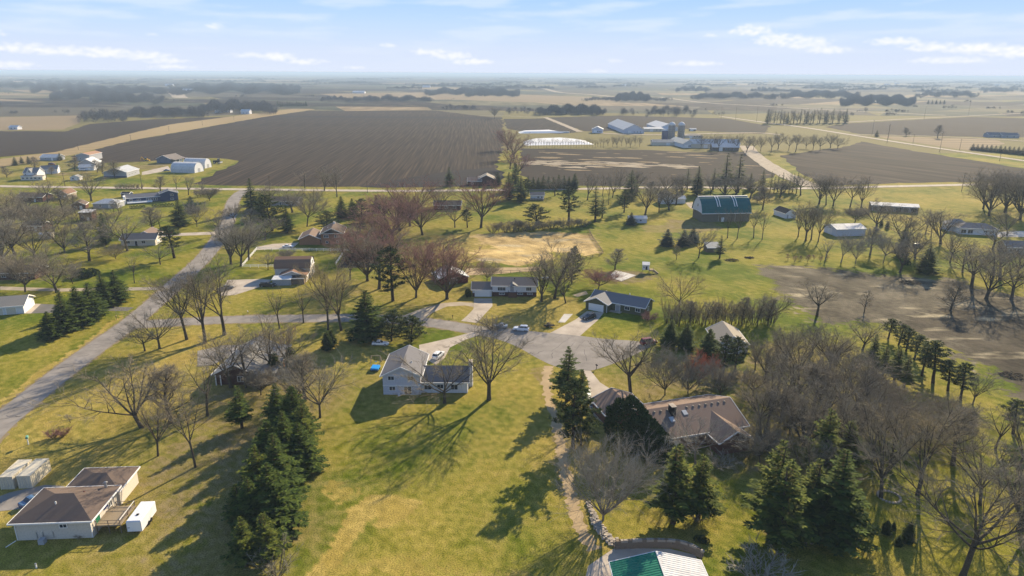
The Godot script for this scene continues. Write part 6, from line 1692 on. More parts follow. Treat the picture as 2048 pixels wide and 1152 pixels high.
func left_farmstead() -> void:
	var n: Node3D; var b: Array; var c: Array; var m: MB
	n = house("blue_house", "dark navy blue house with white deck and two storey garage wing", 322, 403, -28)
	b = [0.0, 9.5, -7.0, 0.0]
	block(n, b, 4.6, 1.6, "z", M.siding_blue, M.shingle_grey, 0.4); window(n, "f", b, 6.2, 3.0, 1.5, 1.0); window(n, "f", b, 6.2, 0.7, 1.5, 0.9)
	door(n, "r", b, 3.5, 0.0, 4.4, 2.4, M.trim, "garage_door")
	c = [-18.0, 0.0, -8.5, -1.5]
	block(n, c, 3.0, 1.6, "x", M.siding_blue, M.shingle_grey, 0.4)
	for k in 5: window(n, "f", c, 11.0 + k * 1.25, 0.8, 0.8, 1.4, 1)
	for u in [2.5, 6.5]: window(n, "f", c, u, 1.0, 1.6, 1.2)
	m = MB.new(); m.box(Vector3(-17.6, 0.5, -1.4), Vector3(-4.5, 0.9, 3.0)); part("deck", m, M.trim, n)
	for k in 10: post(n, "deck_post", Vector3(-17.5 + k * 1.42, 0.9, 2.9), Vector3(-17.5 + k * 1.42, 1.8, 2.9), 0.10, M.trim)
	post(n, "deck_rail", Vector3(-17.6, 1.8, 2.9), Vector3(-4.6, 1.8, 2.9), 0.12, M.trim)
	m = MB.new(); m.box(Vector3(-19.4, 0.0, -4.0), Vector3(-18.2, 4.4, 0.5)); part("white_wall", m, M.trim, n)
	n = house("dark_shed", "small black shed beside the navy blue house", 243, 395, 0, "shed")
	block(n, [0.0, 5.0, -4.0, 0.0], 2.3, 0.8, "x", M.siding_blue, M.shingle_black, 0.2)
	n = house("blue_pole_building", "pale metal pole building with blue grey roof and dark base", 208, 355, -2, "building")
	b = [0.0, 16.5, -19.0, 0.0]
	block(n, b, 3.7, 3.0, "z", M.siding_grey, M.tin_grey, 0.3)
	m = MB.new(); m.box(Vector3(-0.02, 0, 0.005), Vector3(16.52, 0.95, 0.1)); part("base_band", m, M.siding_blue, n)
	for u in [4.0, 8.2, 13.0]: window(n, "r", b, u, 1.3, 0.9, 0.9, 1)
	for q in [["quonset_hut", "white arched metal quonset hut beside the ploughed field", 342, 345, 19.5, 10.0], ["quonset_hut", "second white arched quonset hut behind the first one", 368, 336, 18.0, 8.0]]:
		n = house(q[0], q[1], q[2], q[3], 8, "hut", "white quonset huts")
		var pr := []
		for k in 13:
			var a := PI * k / 12
			pr.append([-q[5] / 2 * (1.0 - cos(a)) * 1.25, 7.4 * pow(sin(a), 0.75)])
		vault(n, pr, 0.0, q[4], M.tin_white, M.siding_white, 0.15, 0.05)
		door(n, "r", [0.0, q[4], -q[5] * 1.25, 0.0], q[5] * 0.62, 0.0, 3.0, 3.0, M.siding_grey, "hangar_door")
		for k in 9:
			m = MB.new()
			var x: float = 0.6 + k * (q[4] - 1.2) / 8.0
			for i in 12: m.bar(Vector3(x, pr[i][1] + 0.08, pr[i][0]), Vector3(x, pr[i + 1][1] + 0.08, pr[i + 1][0]), 0.09, 0.08)
			part("roof_rib", m, M.tin_white, n)
	n = house("navy_shed", "dark blue shed with grey roof and open lean-to", 314, 326, 9, "shed")
	b = [0.0, 13.0, -16.0, 0.0]
	block(n, b, 3.6, 2.8, "z", M.tin_blue, M.shingle_taupe, 0.4)
	for k in 3: post(n, "porch_post", Vector3(16.5, 0, -2.0 - k * 5.0), Vector3(16.5, 3.0, -2.0 - k * 5.0), 0.2, M.trim)
	slope(n, Vector3(17.0, 3.0, 0.4), Vector3(17.0, 3.0, -16.4), Vector3(13.4, 3.9, -16.4), Vector3(13.4, 3.9, 0.4), M.shingle_taupe, 0.1)
	n = house("gabled_farmhouse", "old white farmhouse with steep grey gables and porch", 49, 359, -2)
	b = [0.0, 9.4, -9.0, 0.0]
	block(n, b, 4.6, 3.2, "x", M.siding_white, M.shingle_grey, 0.3); c = [2.6, 6.8, -6.0, 0.6]
	block(n, c, 4.6, 3.0, "z", M.siding_white, M.shingle_light, 0.3); window(n, "f", c, 2.1, 4.9, 1.0, 1.4); window(n, "f", b, 1.4, 3.2, 0.9, 1.2); window(n, "f", b, 8.0, 3.2, 0.9, 1.2)
	c = [0.0, 15.0, 0.6, 3.6]
	block(n, c, 2.5, 0.6, "shed", M.siding_cream, M.shingle_tan, 0.2)
	for k in 5: window(n, "f", c, 1.6 + k * 2.8, 0.8, 1.4, 1.2)
	n = house("white_cottage", "white cottage with dark roof beside the old farmhouse", 82, 348, -20)
	block(n, [0.0, 11.0, -8.0, 0.0], 3.0, 2.6, "x", M.siding_white, M.shingle_grey, 0.3)
	for q in [["rust_roofed_barn", "tall grey barn with rust coloured metal roof", 154, 322, 11.0, 20.0, 5.0, 1.6, "z", "siding_grey", "tin_rust", -2], ["white_barn", "white barn with bright metal roof below the rust roofed barn", 157, 336, 12.0, 17.0, 3.4, 3.4, "z", "siding_grey", "tin_white", -14], ["small_grey_shed", "small grey roofed shed before the white barn", 158, 341, 11.0, 7.0, 2.6, 1.6, "x", "siding_white", "tin_grey", -8], ["tin_shed", "bluish tin roofed shed beside dark evergreens", 81, 321, 15.0, 10.0, 2.6, 2.2, "x", "siding_grey", "tin_grey", 0], ["chicken_coop", "tiny white coop beside the gravel yard", 141, 361, 6.0, 5.0, 2.2, 1.3, "z", "siding_white", "shingle_light", -10], ["brown_roofed_house", "brown roofed bungalow behind bare trees near the country road", 35, 403, 16.0, 9.0, 2.8, 1.8, "x", "brick_dark", "shingle_brown", 4], ["pink_house", "pinkish gabled cottage near the country road", 116, 398, 6.0, 9.0, 3.0, 2.2, "z", "siding_tan", "shingle_rust", 0], ["grey_hip_house", "grey roofed dark house beside the brown box shed", 187, 417, 13.0, 9.0, 2.7, 1.9, "hip", "siding_grey", "tin_grey", -4], ["brown_box_shed", "tall brown box shed with white roof", 160, 442, 6.2, 5.0, 4.4, 0.5, "shed", "brick_dark", "tin_white", -4], ["dark_garage", "dark garage with sunlit end wall among bare trees", 143, 420, 7.0, 8.0, 2.6, 1.8, "z", "brick_dark", "shingle_brown", -20], ["dark_bungalow", "dark roofed bungalow in the trees behind the cream shed", 45, 462, 10.0, 7.0, 2.6, 1.6, "x", "brick_dark", "shingle_black", 3]]:
		n = house(q[0], q[1], q[2], q[3], q[11], "house" if "house" in q[0] or "bungalow" in q[0] else "shed")
		b = [0.0, q[4], -q[5], 0.0]
		block(n, b, q[6], q[7], q[8], M[q[9]], M[q[10]], 0.35)
		window(n, "f", b, q[4] * 0.3, q[6] * 0.35, 1.1, 1.0)
		door(n, "f", b, q[4] * 0.68, 0.0, 1.0, 2.0, M.trim)

func dairy_farm() -> void:
	var n: Node3D; var m: MB; var b: Array
	for q in [["freestall_barn", "very large dairy barn with grey gable roof and pale walls", 1247, 267, 27.0, 110.0, 5.0, 6.5, "z", "siding_blueish", "tin_grey", -3], ["freestall_barn", "second dairy barn with pale roof behind the silos", 1318, 262, 26.0, 70.0, 4.5, 5.0, "z", "siding_white", "tin_white", -3], ["calf_shed", "low cream shed joining the two dairy barns", 1289, 263, 32.0, 14.0, 3.6, 1.5, "x", "siding_cream", "tin_white", -2], ["feed_shed", "small white shed beside the great dairy barn", 1184, 266, 14.0, 14.0, 5.0, 3.0, "z", "siding_blueish", "tin_grey", 8], ["milking_parlour", "long low barn with pale yellow walls and blue roof", 1306, 291, 55.0, 12.0, 3.6, 2.2, "x", "siding_cream", "tin_blue", -2], ["machine_shed", "white gabled machine shed before the silos", 1366, 296, 12.0, 40.0, 4.6, 3.4, "z", "siding_white", "siding_cream", -8], ["old_cow_barn", "old barn with patchy white roof behind bare oaks", 1382, 296, 50.0, 14.0, 4.6, 4.2, "x", "siding_cream", "tin_white", 3], ["old_barn_wing", "lower wing of the old barn under bare oaks", 1425, 302, 26.0, 12.0, 4.0, 3.0, "x", "old_wood", "tin_white", 3], ["round_roof_shed", "low shed with pale hip roof beside the silos", 1372, 276, 20.0, 14.0, 2.8, 2.0, "hip", "siding_cream", "shingle_tan", 0], ["loafing_shed", "tiny dark loafing shed in the dairy yard", 1380, 262, 8.0, 6.0, 2.4, 1.0, "x", "old_wood", "tin_grey", 0]]:
		n = house(q[0], q[1], q[2], q[3], q[11], "barn")
		b = [0.0, q[4], -q[5], 0.0]
		block(n, b, q[6], q[7], q[8], M[q[9]], M[q[10]], 0.6)
		door(n, "f", b, q[4] * 0.3, 0.0, 4.0, minf(q[6] - 0.6, 3.4), M.trim, "barn_door")
		for k in 3: window(n, "f", b, q[4] * (0.52 + 0.15 * k), 1.4, 1.6, 1.1)
	for q in [[1342, 280, 17.0, 4.0], [1361, 280, 17.0, 4.0]]:
		var s := thing("concrete_silo", "tall grey concrete silo with silver dome roof", "silo", P(q[0], q[1]), 0.0, "twin concrete silos")
		m = MB.new(); m.lathe(Vector3.ZERO, [[q[3], 0.0], [q[3], q[2]]], 20); part("shaft", m, M.concrete_silo, s)
		m = MB.new(); m.lathe(Vector3.ZERO, [[q[3] + 0.15, q[2] - 0.1], [q[3] + 0.1, q[2] + 0.7], [q[3] * 0.85, q[2] + 2.0], [q[3] * 0.5, q[2] + 3.2], [0.3, q[2] + 3.8], [0.01, q[2] + 3.8]], 20); part("dome", m, M.tin_white, s)
		for k in 8:
			m = MB.new(); m.lathe(Vector3.ZERO, [[q[3] + 0.08, 1.0 + k * 2.0], [q[3] + 0.08, 1.2 + k * 2.0], [q[3] - 0.01, 1.2 + k * 2.0]], 20); part("hoop", m, M.metal, s)
		m = MB.new(); m.box(Vector3(-0.6, 0, q[3] - 0.1), Vector3(0.6, q[2], q[3] + 0.7)); part("chute", m, M.concrete_silo, s)
	var s := thing("blue_silo", "squat dark blue steel silo beside the concrete silos", "silo", P(1329, 281))
	m = MB.new(); m.lathe(Vector3.ZERO, [[3.6, 0.0], [3.6, 11.5]], 20); part("shaft", m, M.silo_blue, s)
	m = MB.new(); m.lathe(Vector3.ZERO, [[3.65, 11.4], [3.6, 11.8], [2.0, 12.6], [0.01, 12.9]], 20); part("dome", m, M.tin_white, s)
	# silage clamps under white sheet
	for q in [[[1050, 291, 1188, 289, 1170, 281, 1128, 277, 1060, 279, 1046, 284], "long silage clamp under white plastic sheet behind thin trees"], [[1036, 264, 1106, 262, 1130, 266, 1040, 267], "low silage clamp under pale sheet beside the ploughed field"]]:
		var p := pts(q[0])
		m = MB.new()
		var cen := Vector2.ZERO
		for k in p: cen += k / p.size()
		for i in p.size():
			var a := p[i]; var d := p[(i + 1) % p.size()]
			var a2 := a.lerp(cen, 0.3); var d2 := d.lerp(cen, 0.3)
			m.quad(Vector3(a.x, 0, a.y), Vector3(d.x, 0, d.y), Vector3(d2.x, 2.2, d2.y), Vector3(a2.x, 2.2, a2.y))
			m.tri(Vector3(a2.x, 2.2, a2.y), Vector3(d2.x, 2.2, d2.y), Vector3(cen.x, 2.8, cen.y))
		single("silage_clamp", m, M.plastic_sheet, q[1], "silage clamp")
	for i in 16:
		m = MB.new()
		var p := P(1106 + i * 2.1, 265.5)
		m.lathe(p, [[0.9, 0.0], [0.85, 1.1], [0.4, 1.6], [0.01, 1.7]], 8)
		single("calf_hutch", m, M.plastic_sheet, "white calf hutch in the row beside the dirt lane", "hutch", "row of white calf hutches")
	for q in [["far_farmhouse", "white farmhouse in the far tree belt", 482, 228, 16.0, 10.0, 5.0, 3.0], ["far_barn", "white barn in the far tree belt", 430, 225, 30.0, 10.0, 3.0, 2.0], ["far_barn", "white barn before the far dark wood", 1730, 206, 40.0, 12.0, 4.0, 2.0], ["far_barn", "second white barn before the far dark wood", 1756, 205, 26.0, 12.0, 4.0, 2.0], ["far_barn", "pale barn on the hazy fields", 705, 187, 44.0, 20.0, 5.0, 4.0], ["far_farmhouse", "dark roofed farmhouse on the narrow lane", 1977, 275, 22.0, 12.0, 3.0, 3.0], ["far_barn", "dark roofed barn on the narrow lane", 2004, 276, 20.0, 12.0, 3.0, 3.0], ["far_farmhouse", "tiny white farm before the straw field's wood", 18, 259, 12.0, 8.0, 3.0, 2.0]]:
		n = house(q[0], q[1], q[2], q[3], 5, "barn" if "barn" in q[0] else "house")
		b = [0.0, q[4], -q[5], 0.0]
		block(n, b, q[6], q[7], "x", M.siding_white if not ("dark" in q[1] and "roofed" in q[1]) else M.siding_grey, M.tin_white if not ("roofed" in q[1]) else M.shingle_grey, 0.4)
		window(n, "f", b, q[4] * 0.3, 1.0, 2.0, 1.4); window(n, "f", b, q[4] * 0.7, 1.0, 2.0, 1.4)
	for k in 11:
		var f := house("far_white_house", "tiny white house on the hazy plain", [1455, 1528, 1565, 1770, 1790, 1690, 845, 365, 330, 1990, 1240][k], [166, 164, 163, 170, 168, 163, 175, 183, 172, 171, 172][k], 4, "house", "tiny white houses near the horizon")
		block(f, [0.0, 40.0, -16.0, 0.0], 6.0, 4.0, "x", M.siding_white, M.tin_white, 0.4)

# ---- vehicles and small things
func loft(m: MB, st: Array) -> void:   # st: cross-sections [x, [[y, halfwidth] ...from below]]
	for i in st.size() - 1:
		var a: Array = st[i][1]; var b: Array = st[i + 1][1]
		var xa: float = st[i][0]; var xb: float = st[i + 1][0]
		for k in a.size() - 1:
			for s in [1.0, -1.0]:
				var p := Vector3(xa, a[k][0], a[k][1] * s); var q := Vector3(xb, b[k][0], b[k][1] * s); var r := Vector3(xb, b[k + 1][0], b[k + 1][1] * s); var t := Vector3(xa, a[k + 1][0], a[k + 1][1] * s)
				if s > 0: m.quad(p, q, r, t)
				else: m.quad(t, r, q, p)
		var e := a.size() - 1
		m.quad(Vector3(xa, a[e][0], a[e][1]), Vector3(xb, b[e][0], b[e][1]), Vector3(xb, b[e][0], -b[e][1]), Vector3(xa, a[e][0], -a[e][1]))
	for i in [0, st.size() - 1]:
		var a: Array = st[i][1]; var x: float = st[i][0]
		for k in a.size() - 1:
			var p := [Vector3(x, a[k][0], a[k][1]), Vector3(x, a[k + 1][0], a[k + 1][1]), Vector3(x, a[k + 1][0], -a[k + 1][1]), Vector3(x, a[k][0], -a[k][1])]
			if i == 0: m.quad(p[0], p[1], p[2], p[3])
			else: m.quad(p[3], p[2], p[1], p[0])

func wheel(n: Node3D, p: Vector3, r: float, side: float) -> void:
	var t := MB.new()
	t.tube(PackedVector3Array([p - Vector3(0, 0, 0.11), p + Vector3(0, 0, 0.11)]), PackedFloat32Array([r, r]), 14, true)
	for k in 14:
		var a := TAU * k / 14; var b := TAU * (k + 1) / 14
		t.tri(p - Vector3(0, 0, 0.11), p - Vector3(0, 0, 0.11) + Vector3(cos(b), sin(b), 0) * r, p - Vector3(0, 0, 0.11) + Vector3(cos(a), sin(a), 0) * r)
	var o := part("wheel", t, M.rubber, n)
	var h := MB.new()
	h.tube(PackedVector3Array([p + Vector3(0, 0, 0.10 * side), p + Vector3(0, 0, 0.125 * side)]), PackedFloat32Array([r * 0.62, r * 0.55]), 12, true)
	part("rim", h, M.metal, o)

# x forward. kinds: sedan, suv, pickup, van
func car(kind: String, label: String, x: float, y: float, deg: float, paint: Material, group := "") -> void:
	var n := thing({"sedan": "sedan_car", "suv": "sport_utility_car", "pickup": "pickup_truck", "van": "van"}[kind], label, "truck" if kind == "pickup" else "van" if kind == "van" else "car", P(x, y), deg_to_rad(deg), group)
	var long: float = {"sedan": 4.7, "suv": 4.8, "pickup": 5.7, "van": 5.1}[kind]
	var l := long / 2
	var sh: float = {"sedan": 0.92, "suv": 1.08, "pickup": 1.10, "van": 1.10}[kind]
	var hood: float = {"sedan": 0.88, "suv": 1.05, "pickup": 1.12, "van": 1.05}[kind]
	var top: float = {"sedan": 1.45, "suv": 1.75, "pickup": 1.85, "van": 1.95}[kind]
	var w := 0.92
	var sec := func(h: float, hw: float) -> Array: return [[0.28, hw * 0.92], [0.55, hw], [h - 0.12, hw * 0.98], [h, hw * 0.88]]
	var body := MB.new()
	loft(body, [[-l, sec.call(sh - 0.12, w * 0.86)], [-l + 0.12, sec.call(sh, w * 0.95)], [-l + 0.9, sec.call(sh, w)], [0.3, sec.call(sh, w)], [l - 1.35, sec.call(hood + 0.03, w)], [l - 0.35, sec.call(hood - 0.10, w * 0.95)], [l - 0.05, sec.call(hood - 0.28, w * 0.84)], [l, sec.call(hood - 0.36, w * 0.80)]])
	part("body", body, paint, n)
	var c0: float = {"sedan": -l + 0.75, "suv": -l + 0.15, "pickup": -0.55, "van": -l + 0.12}[kind]
	var c1: float = {"sedan": l - 1.65, "suv": l - 1.5, "pickup": l - 1.7, "van": l - 1.15}[kind]
	var r0: float = c0 + (0.75 if kind == "sedan" else 0.35 if kind != "pickup" else 0.25)
	var r1: float = c1 - (0.85 if kind != "van" else 0.75)
	var glass := MB.new()
	loft(glass, [[c0, [[sh - 0.04, w * 0.80], [sh - 0.02, w * 0.80]]], [r0, [[sh - 0.04, w * 0.86], [top - 0.10, w * 0.72]]], [r1, [[sh - 0.04, w * 0.86], [top - 0.10, w * 0.72]]], [c1, [[sh - 0.04, w * 0.82], [sh - 0.02, w * 0.80]]]])
	part("window", glass, M.glass, n)
	var roof := MB.new()
	loft(roof, [[r0 - 0.08, [[top - 0.13, w * 0.73], [top - 0.05, w * 0.66]]], [r0 + 0.25, [[top - 0.12, w * 0.735], [top, w * 0.64]]], [r1 - 0.25, [[top - 0.12, w * 0.735], [top, w * 0.64]]], [r1 + 0.1, [[top - 0.14, w * 0.73], [top - 0.06, w * 0.66]]]])
	part("roof", roof, paint, n)
	for s in [-1.0, 1.0]:
		for px in [c0 + 0.12, lerpf(r0, r1, 0.45), c1 - 0.12]:
			var tx: float = clampf(px, r0, r1)
			post(n, "pillar", Vector3(px, sh - 0.02, s * w * 0.865), Vector3(tx, top - 0.10, s * w * 0.735), 0.075, paint)
		for wx in [-l + 0.95, l - 0.92]: wheel(n, Vector3(wx, 0.34, s * 0.80), 0.34, s)
		var lamp := MB.new(); lamp.box(Vector3(l - 0.14, hood - 0.42, s * 0.62 - 0.14), Vector3(l + 0.015, hood - 0.26, s * 0.62 + 0.14)); part("headlight", lamp, M.trim, n)
		lamp = MB.new(); lamp.box(Vector3(-l - 0.015, sh - 0.38, s * 0.66 - 0.12), Vector3(-l + 0.1, sh - 0.16, s * 0.66 + 0.12)); part("taillight", lamp, M.red_paint, n)
		var mir := MB.new(); mir.box(Vector3(c1 - 0.45, sh + 0.02, s * 0.93), Vector3(c1 - 0.28, sh + 0.16, s * 1.08)); part("mirror", mir, paint, n)
	if kind == "pickup":
		var bed := MB.new(); bed.box(Vector3(-l + 0.12, sh - 0.06, -0.72), Vector3(-0.7, sh + 0.012, 0.72)); part("bed_floor", bed, M.black, n)
		for s in [-1.0, 1.0]: post(n, "bed_rail", Vector3(-l + 0.05, sh + 0.12, s * 0.82), Vector3(-0.6, sh + 0.12, s * 0.82), 0.2, paint)

func put_vehicles() -> void:
	mat("paint_white", Color(0.72, 0.73, 0.75), 0.25)
	mat("paint_black", Color(0.02, 0.021, 0.024), 0.22)
	mat("paint_maroon", Color(0.16, 0.02, 0.025), 0.25)
	mat("paint_silver", Color(0.42, 0.44, 0.46), 0.28)
	mat("paint_blue", Color(0.06, 0.12, 0.22), 0.25)
	mat("paint_grey", Color(0.14, 0.145, 0.15), 0.25)
	car("suv", "white sport utility car parked on the turning circle's upper edge", 1042, 661, 170, M.paint_white)
	car("sedan", "silver car behind the bare bush on the street", 1000, 655, 176, M.paint_silver)
	car("sedan", "white sedan parked on the grass beside the pines", 761, 690, 0, M.paint_white)
	car("suv", "white car on the curved drive behind the white two storey house", 877, 714, 70, M.paint_white)
	car("suv", "black sport utility car on the concrete drive of the olive ranch", 1178, 638, 215, M.paint_black)
	car("van", "maroon van at the far side of the turning circle", 1297, 688, 20, M.paint_maroon)
	car("suv", "pale blue grey car on the brown ranch house drive beside the pine", 1190, 813, 70, M.paint_silver)
	car("suv", "dark blue car on the brown ranch house drive beside the rounded evergreen", 1214, 824, 70, M.paint_blue)
	car("sedan", "maroon car on the tan house drive", 337, 469, 8, M.paint_maroon)
	car("sedan", "white car on the brick split level house drive", 576, 495, 5, M.paint_white)
	car("pickup", "grey pickup truck on the barn shaped house drive", 452, 580, 60, M.paint_grey)
	car("pickup", "black pickup truck beside the white canopy of the barn shaped house", 536, 573, 5, M.paint_black)
	car("sedan", "dark car before the quonset hut", 334, 342, 4, M.paint_blue)
	car("sedan", "dark blue car at the hip roofed house garage", 70, 1004, 60, M.paint_blue)
	car("suv", "dark tractor-like truck under the soil plot trees", 1836, 494, 10, M.paint_black)
	for q in [[168, 341, "white van in the farmyard gravel"], [104, 330, "red and white truck in the farmyard"]]:
		car("van", q[2], q[0], q[1], 10, M.paint_white if q[0] > 120 else M.paint_maroon)
	# long white trailer and machines behind the quonset huts
	var t := thing("semi_trailer", "long white trailer parked behind the quonset huts", "trailer", P(394, 329), deg_to_rad(-8))
	var m := MB.new(); m.box(Vector3(-8, 1.1, -1.3), Vector3(8, 4.0, 1.3)); part("box", m, M.siding_white, t)
	for x in [-6.5, -5.3, 5.5]:
		for s in [-1.0, 1.0]: wheel(t, Vector3(x, 0.5, s), 0.5, s)
	t = thing("harvester", "dark farm machine beside the long white trailer", "machine", P(435, 327), deg_to_rad(5))
	m = MB.new(); m.box(Vector3(-3.2, 1.0, -1.3), Vector3(2.2, 2.6, 1.3)); part("body", m, M.black, t)
	m = MB.new(); m.box(Vector3(0.4, 2.6, -0.9), Vector3(2.0, 4.0, 0.9)); part("cab", m, M.glass, t)
	m = MB.new(); m.box(Vector3(2.2, 0.5, -3.0), Vector3(3.4, 1.3, 3.0)); part("header", m, M.metal, t)
	for x in [-2.2, 1.4]:
		for s in [-1.0, 1.0]: wheel(t, Vector3(x, 0.8, s * 1.4), 0.8, s)
	t = thing("yellow_digger", "yellow backhoe beside the navy shed", "digger", P(292, 322), deg_to_rad(15))
	m = MB.new(); m.box(Vector3(-1.6, 0.9, -0.9), Vector3(1.6, 1.9, 0.9)); part("body", m, M.yellow_paint, t)
	m = MB.new(); m.box(Vector3(-0.7, 1.9, -0.8), Vector3(0.7, 3.1, 0.8)); part("cab", m, M.glass, t)
	m = MB.new(); m.bar(Vector3(-1.5, 1.6, 0), Vector3(-3.2, 3.6, 0), 0.35, 0.35); m.bar(Vector3(-3.2, 3.6, 0), Vector3(-4.4, 1.0, 0), 0.3, 0.3); part("arm", m, M.yellow_paint, t)
	m = MB.new(); m.box(Vector3(2.4, 0.2, -1.1), Vector3(3.1, 1.0, 1.1)); m.bar(Vector3(1.4, 1.2, 0), Vector3(2.5, 0.6, 0), 1.2, 0.2); part("bucket", m, M.yellow_paint, t)
	for x in [-1.0, 1.2]:
		for s in [-1.0, 1.0]: wheel(t, Vector3(x, 0.6, s * 0.95), 0.6, s)

func container(label: String, x: float, y: float, deg: float) -> void:
	# corrugated steel box, door end toward the viewer
	var n := thing("storage_container", label, "container", P(x, y), -deg_to_rad(deg), "cream storage containers")
	var w := 2.44; var h := 2.59; var l := 6.06
	var m := MB.new()
	var k := 44
	for i in k:   # folded side sheets
		var z0 := -l * i / k; var z1 := -l * (i + 1) / k
		var o0 := 0.036 * (1 if (i % 4) in [1, 2] else 0); var o1 := 0.036 * (1 if ((i + 1) % 4) in [1, 2] else 0)
		m.quad(Vector3(w - o0, 0.12, z0), Vector3(w - o1, 0.12, z1), Vector3(w - o1, h - 0.08, z1), Vector3(w - o0, h - 0.08, z0))
		m.quad(Vector3(o1, 0.12, z1), Vector3(o0, 0.12, z0), Vector3(o0, h - 0.08, z0), Vector3(o1, h - 0.08, z1))
	m.quad(Vector3(w, 0.12, -l + 0.02), Vector3(0, 0.12, -l + 0.02), Vector3(0, h, -l + 0.02), Vector3(w, h, -l + 0.02))
	part("side_wall", m, M.box_paint, n)
	m = MB.new()
	for i in 22:
		var z0 := -l * i / 22; var z1 := -l * (i + 1) / 22
		var y0 := h - 0.03 * (i % 2); var y1 := h - 0.03 * ((i + 1) % 2)
		m.quad(Vector3(0, y0, z0), Vector3(w, y0, z0), Vector3(w, y1, z1), Vector3(0, y1, z1))
	part("roof", m, M.box_paint, n)
	m = MB.new()
	for x2 in [0.0, w - 0.12]:
		for z in [0.0, -l + 0.12]: m.box(Vector3(x2 - 0.01, 0, z + 0.01), Vector3(x2 + 0.13, h + 0.01, z - 0.13))
	for y2 in [0.0, h - 0.1]:
		for x2 in [-0.012, w - 0.1]: m.box(Vector3(x2, y2, 0), Vector3(x2 + 0.112, y2 + 0.115, -l))
		m.box(Vector3(0, y2, 0.012), Vector3(w, y2 + 0.112, -0.1))
	part("frame", m, M.box_paint, n)
	for s in 2:
		m = MB.new(); m.box(Vector3(0.13 + s * 1.1, 0.14, -0.02), Vector3(1.2 + s * 1.1, h - 0.13, 0.02))
		var d := part("door", m, M.box_paint, n)
		for q in 2:
			m = MB.new(); m.bar(Vector3(0.4 + s * 1.1 + q * 0.5, 0.15, 0.045), Vector3(0.4 + s * 1.1 + q * 0.5, h - 0.15, 0.045), 0.04, 0.04); part("lock_bar", m, M.metal, d)

func utility_pole(label: String, x: float, y: float, ty: float, group: String, arms := 1) -> void:
	var p := P(x, y)
	var h := clampf(rise(p, x, ty), 6.0, 26.0)
	var n := thing("utility_pole", label, "pole", p, 0.3, group)
	var m := MB.new(); m.tube(PackedVector3Array([Vector3(0, -0.2, 0), Vector3(0, h, 0)]), PackedFloat32Array([0.19, 0.12]), 8, true); part("pole", m, M.pole_wood, n)
	for a in arms:
		m = MB.new(); m.box(Vector3(-1.2, h - 0.6 - a, -0.06), Vector3(1.2, h - 0.45 - a, 0.06)); part("cross_arm", m, M.pole_wood, n)
		for q in [-1.05, 0.0, 1.05]:
			m = MB.new(); m.cyl(Vector3(q, h - 0.45 - a, 0), 0.06, 0.05, 0.2, 6); part("insulator", m, M.stone_pale, n)

func rail_fence(called: String, label: String, line: Array, gap: float, h: float, rails: int, m: Material, w := 0.13) -> void:
	var p := pts(line)
	var n := thing(called, label, "fence", Vector3(p[0].x, 0, p[0].y))
	for i in p.size() - 1:
		var a := p[i] - p[0]; var b := p[i + 1] - p[0]
		var k := maxi(1, int(a.distance_to(b) / gap))
		for j in k + (1 if i == p.size() - 2 else 0):
			var q := a.lerp(b, float(j) / k)
			var s := MB.new(); s.box(Vector3(q.x - w / 2, -0.1, q.y - w / 2), Vector3(q.x + w / 2, h, q.y + w / 2)); part("post", s, m, n)
			if j < k:
				var r := a.lerp(b, float(j + 1) / k)
				for t in rails:
					var yy := h * (0.35 + 0.55 * t / maxf(1.0, rails - 1))
					post(n, "rail", Vector3(q.x, yy, q.y), Vector3(r.x, yy, r.y), w * 0.75, m)

func stones(m: MB, at: Vector3, r: float) -> void:   # one uneven boulder
	var o := []
	for k in 8:
		var d := Vector3(1 if k & 1 else -1, 1 if k & 2 else -1, 1 if k & 4 else -1)
		o.append(at + d * Vector3(rng.randf_range(0.45, 0.8), rng.randf_range(0.35, 0.6), rng.randf_range(0.45, 0.8)) * r)
	m.hexa([o[4], o[5], o[1], o[0], o[6], o[7], o[3], o[2]])

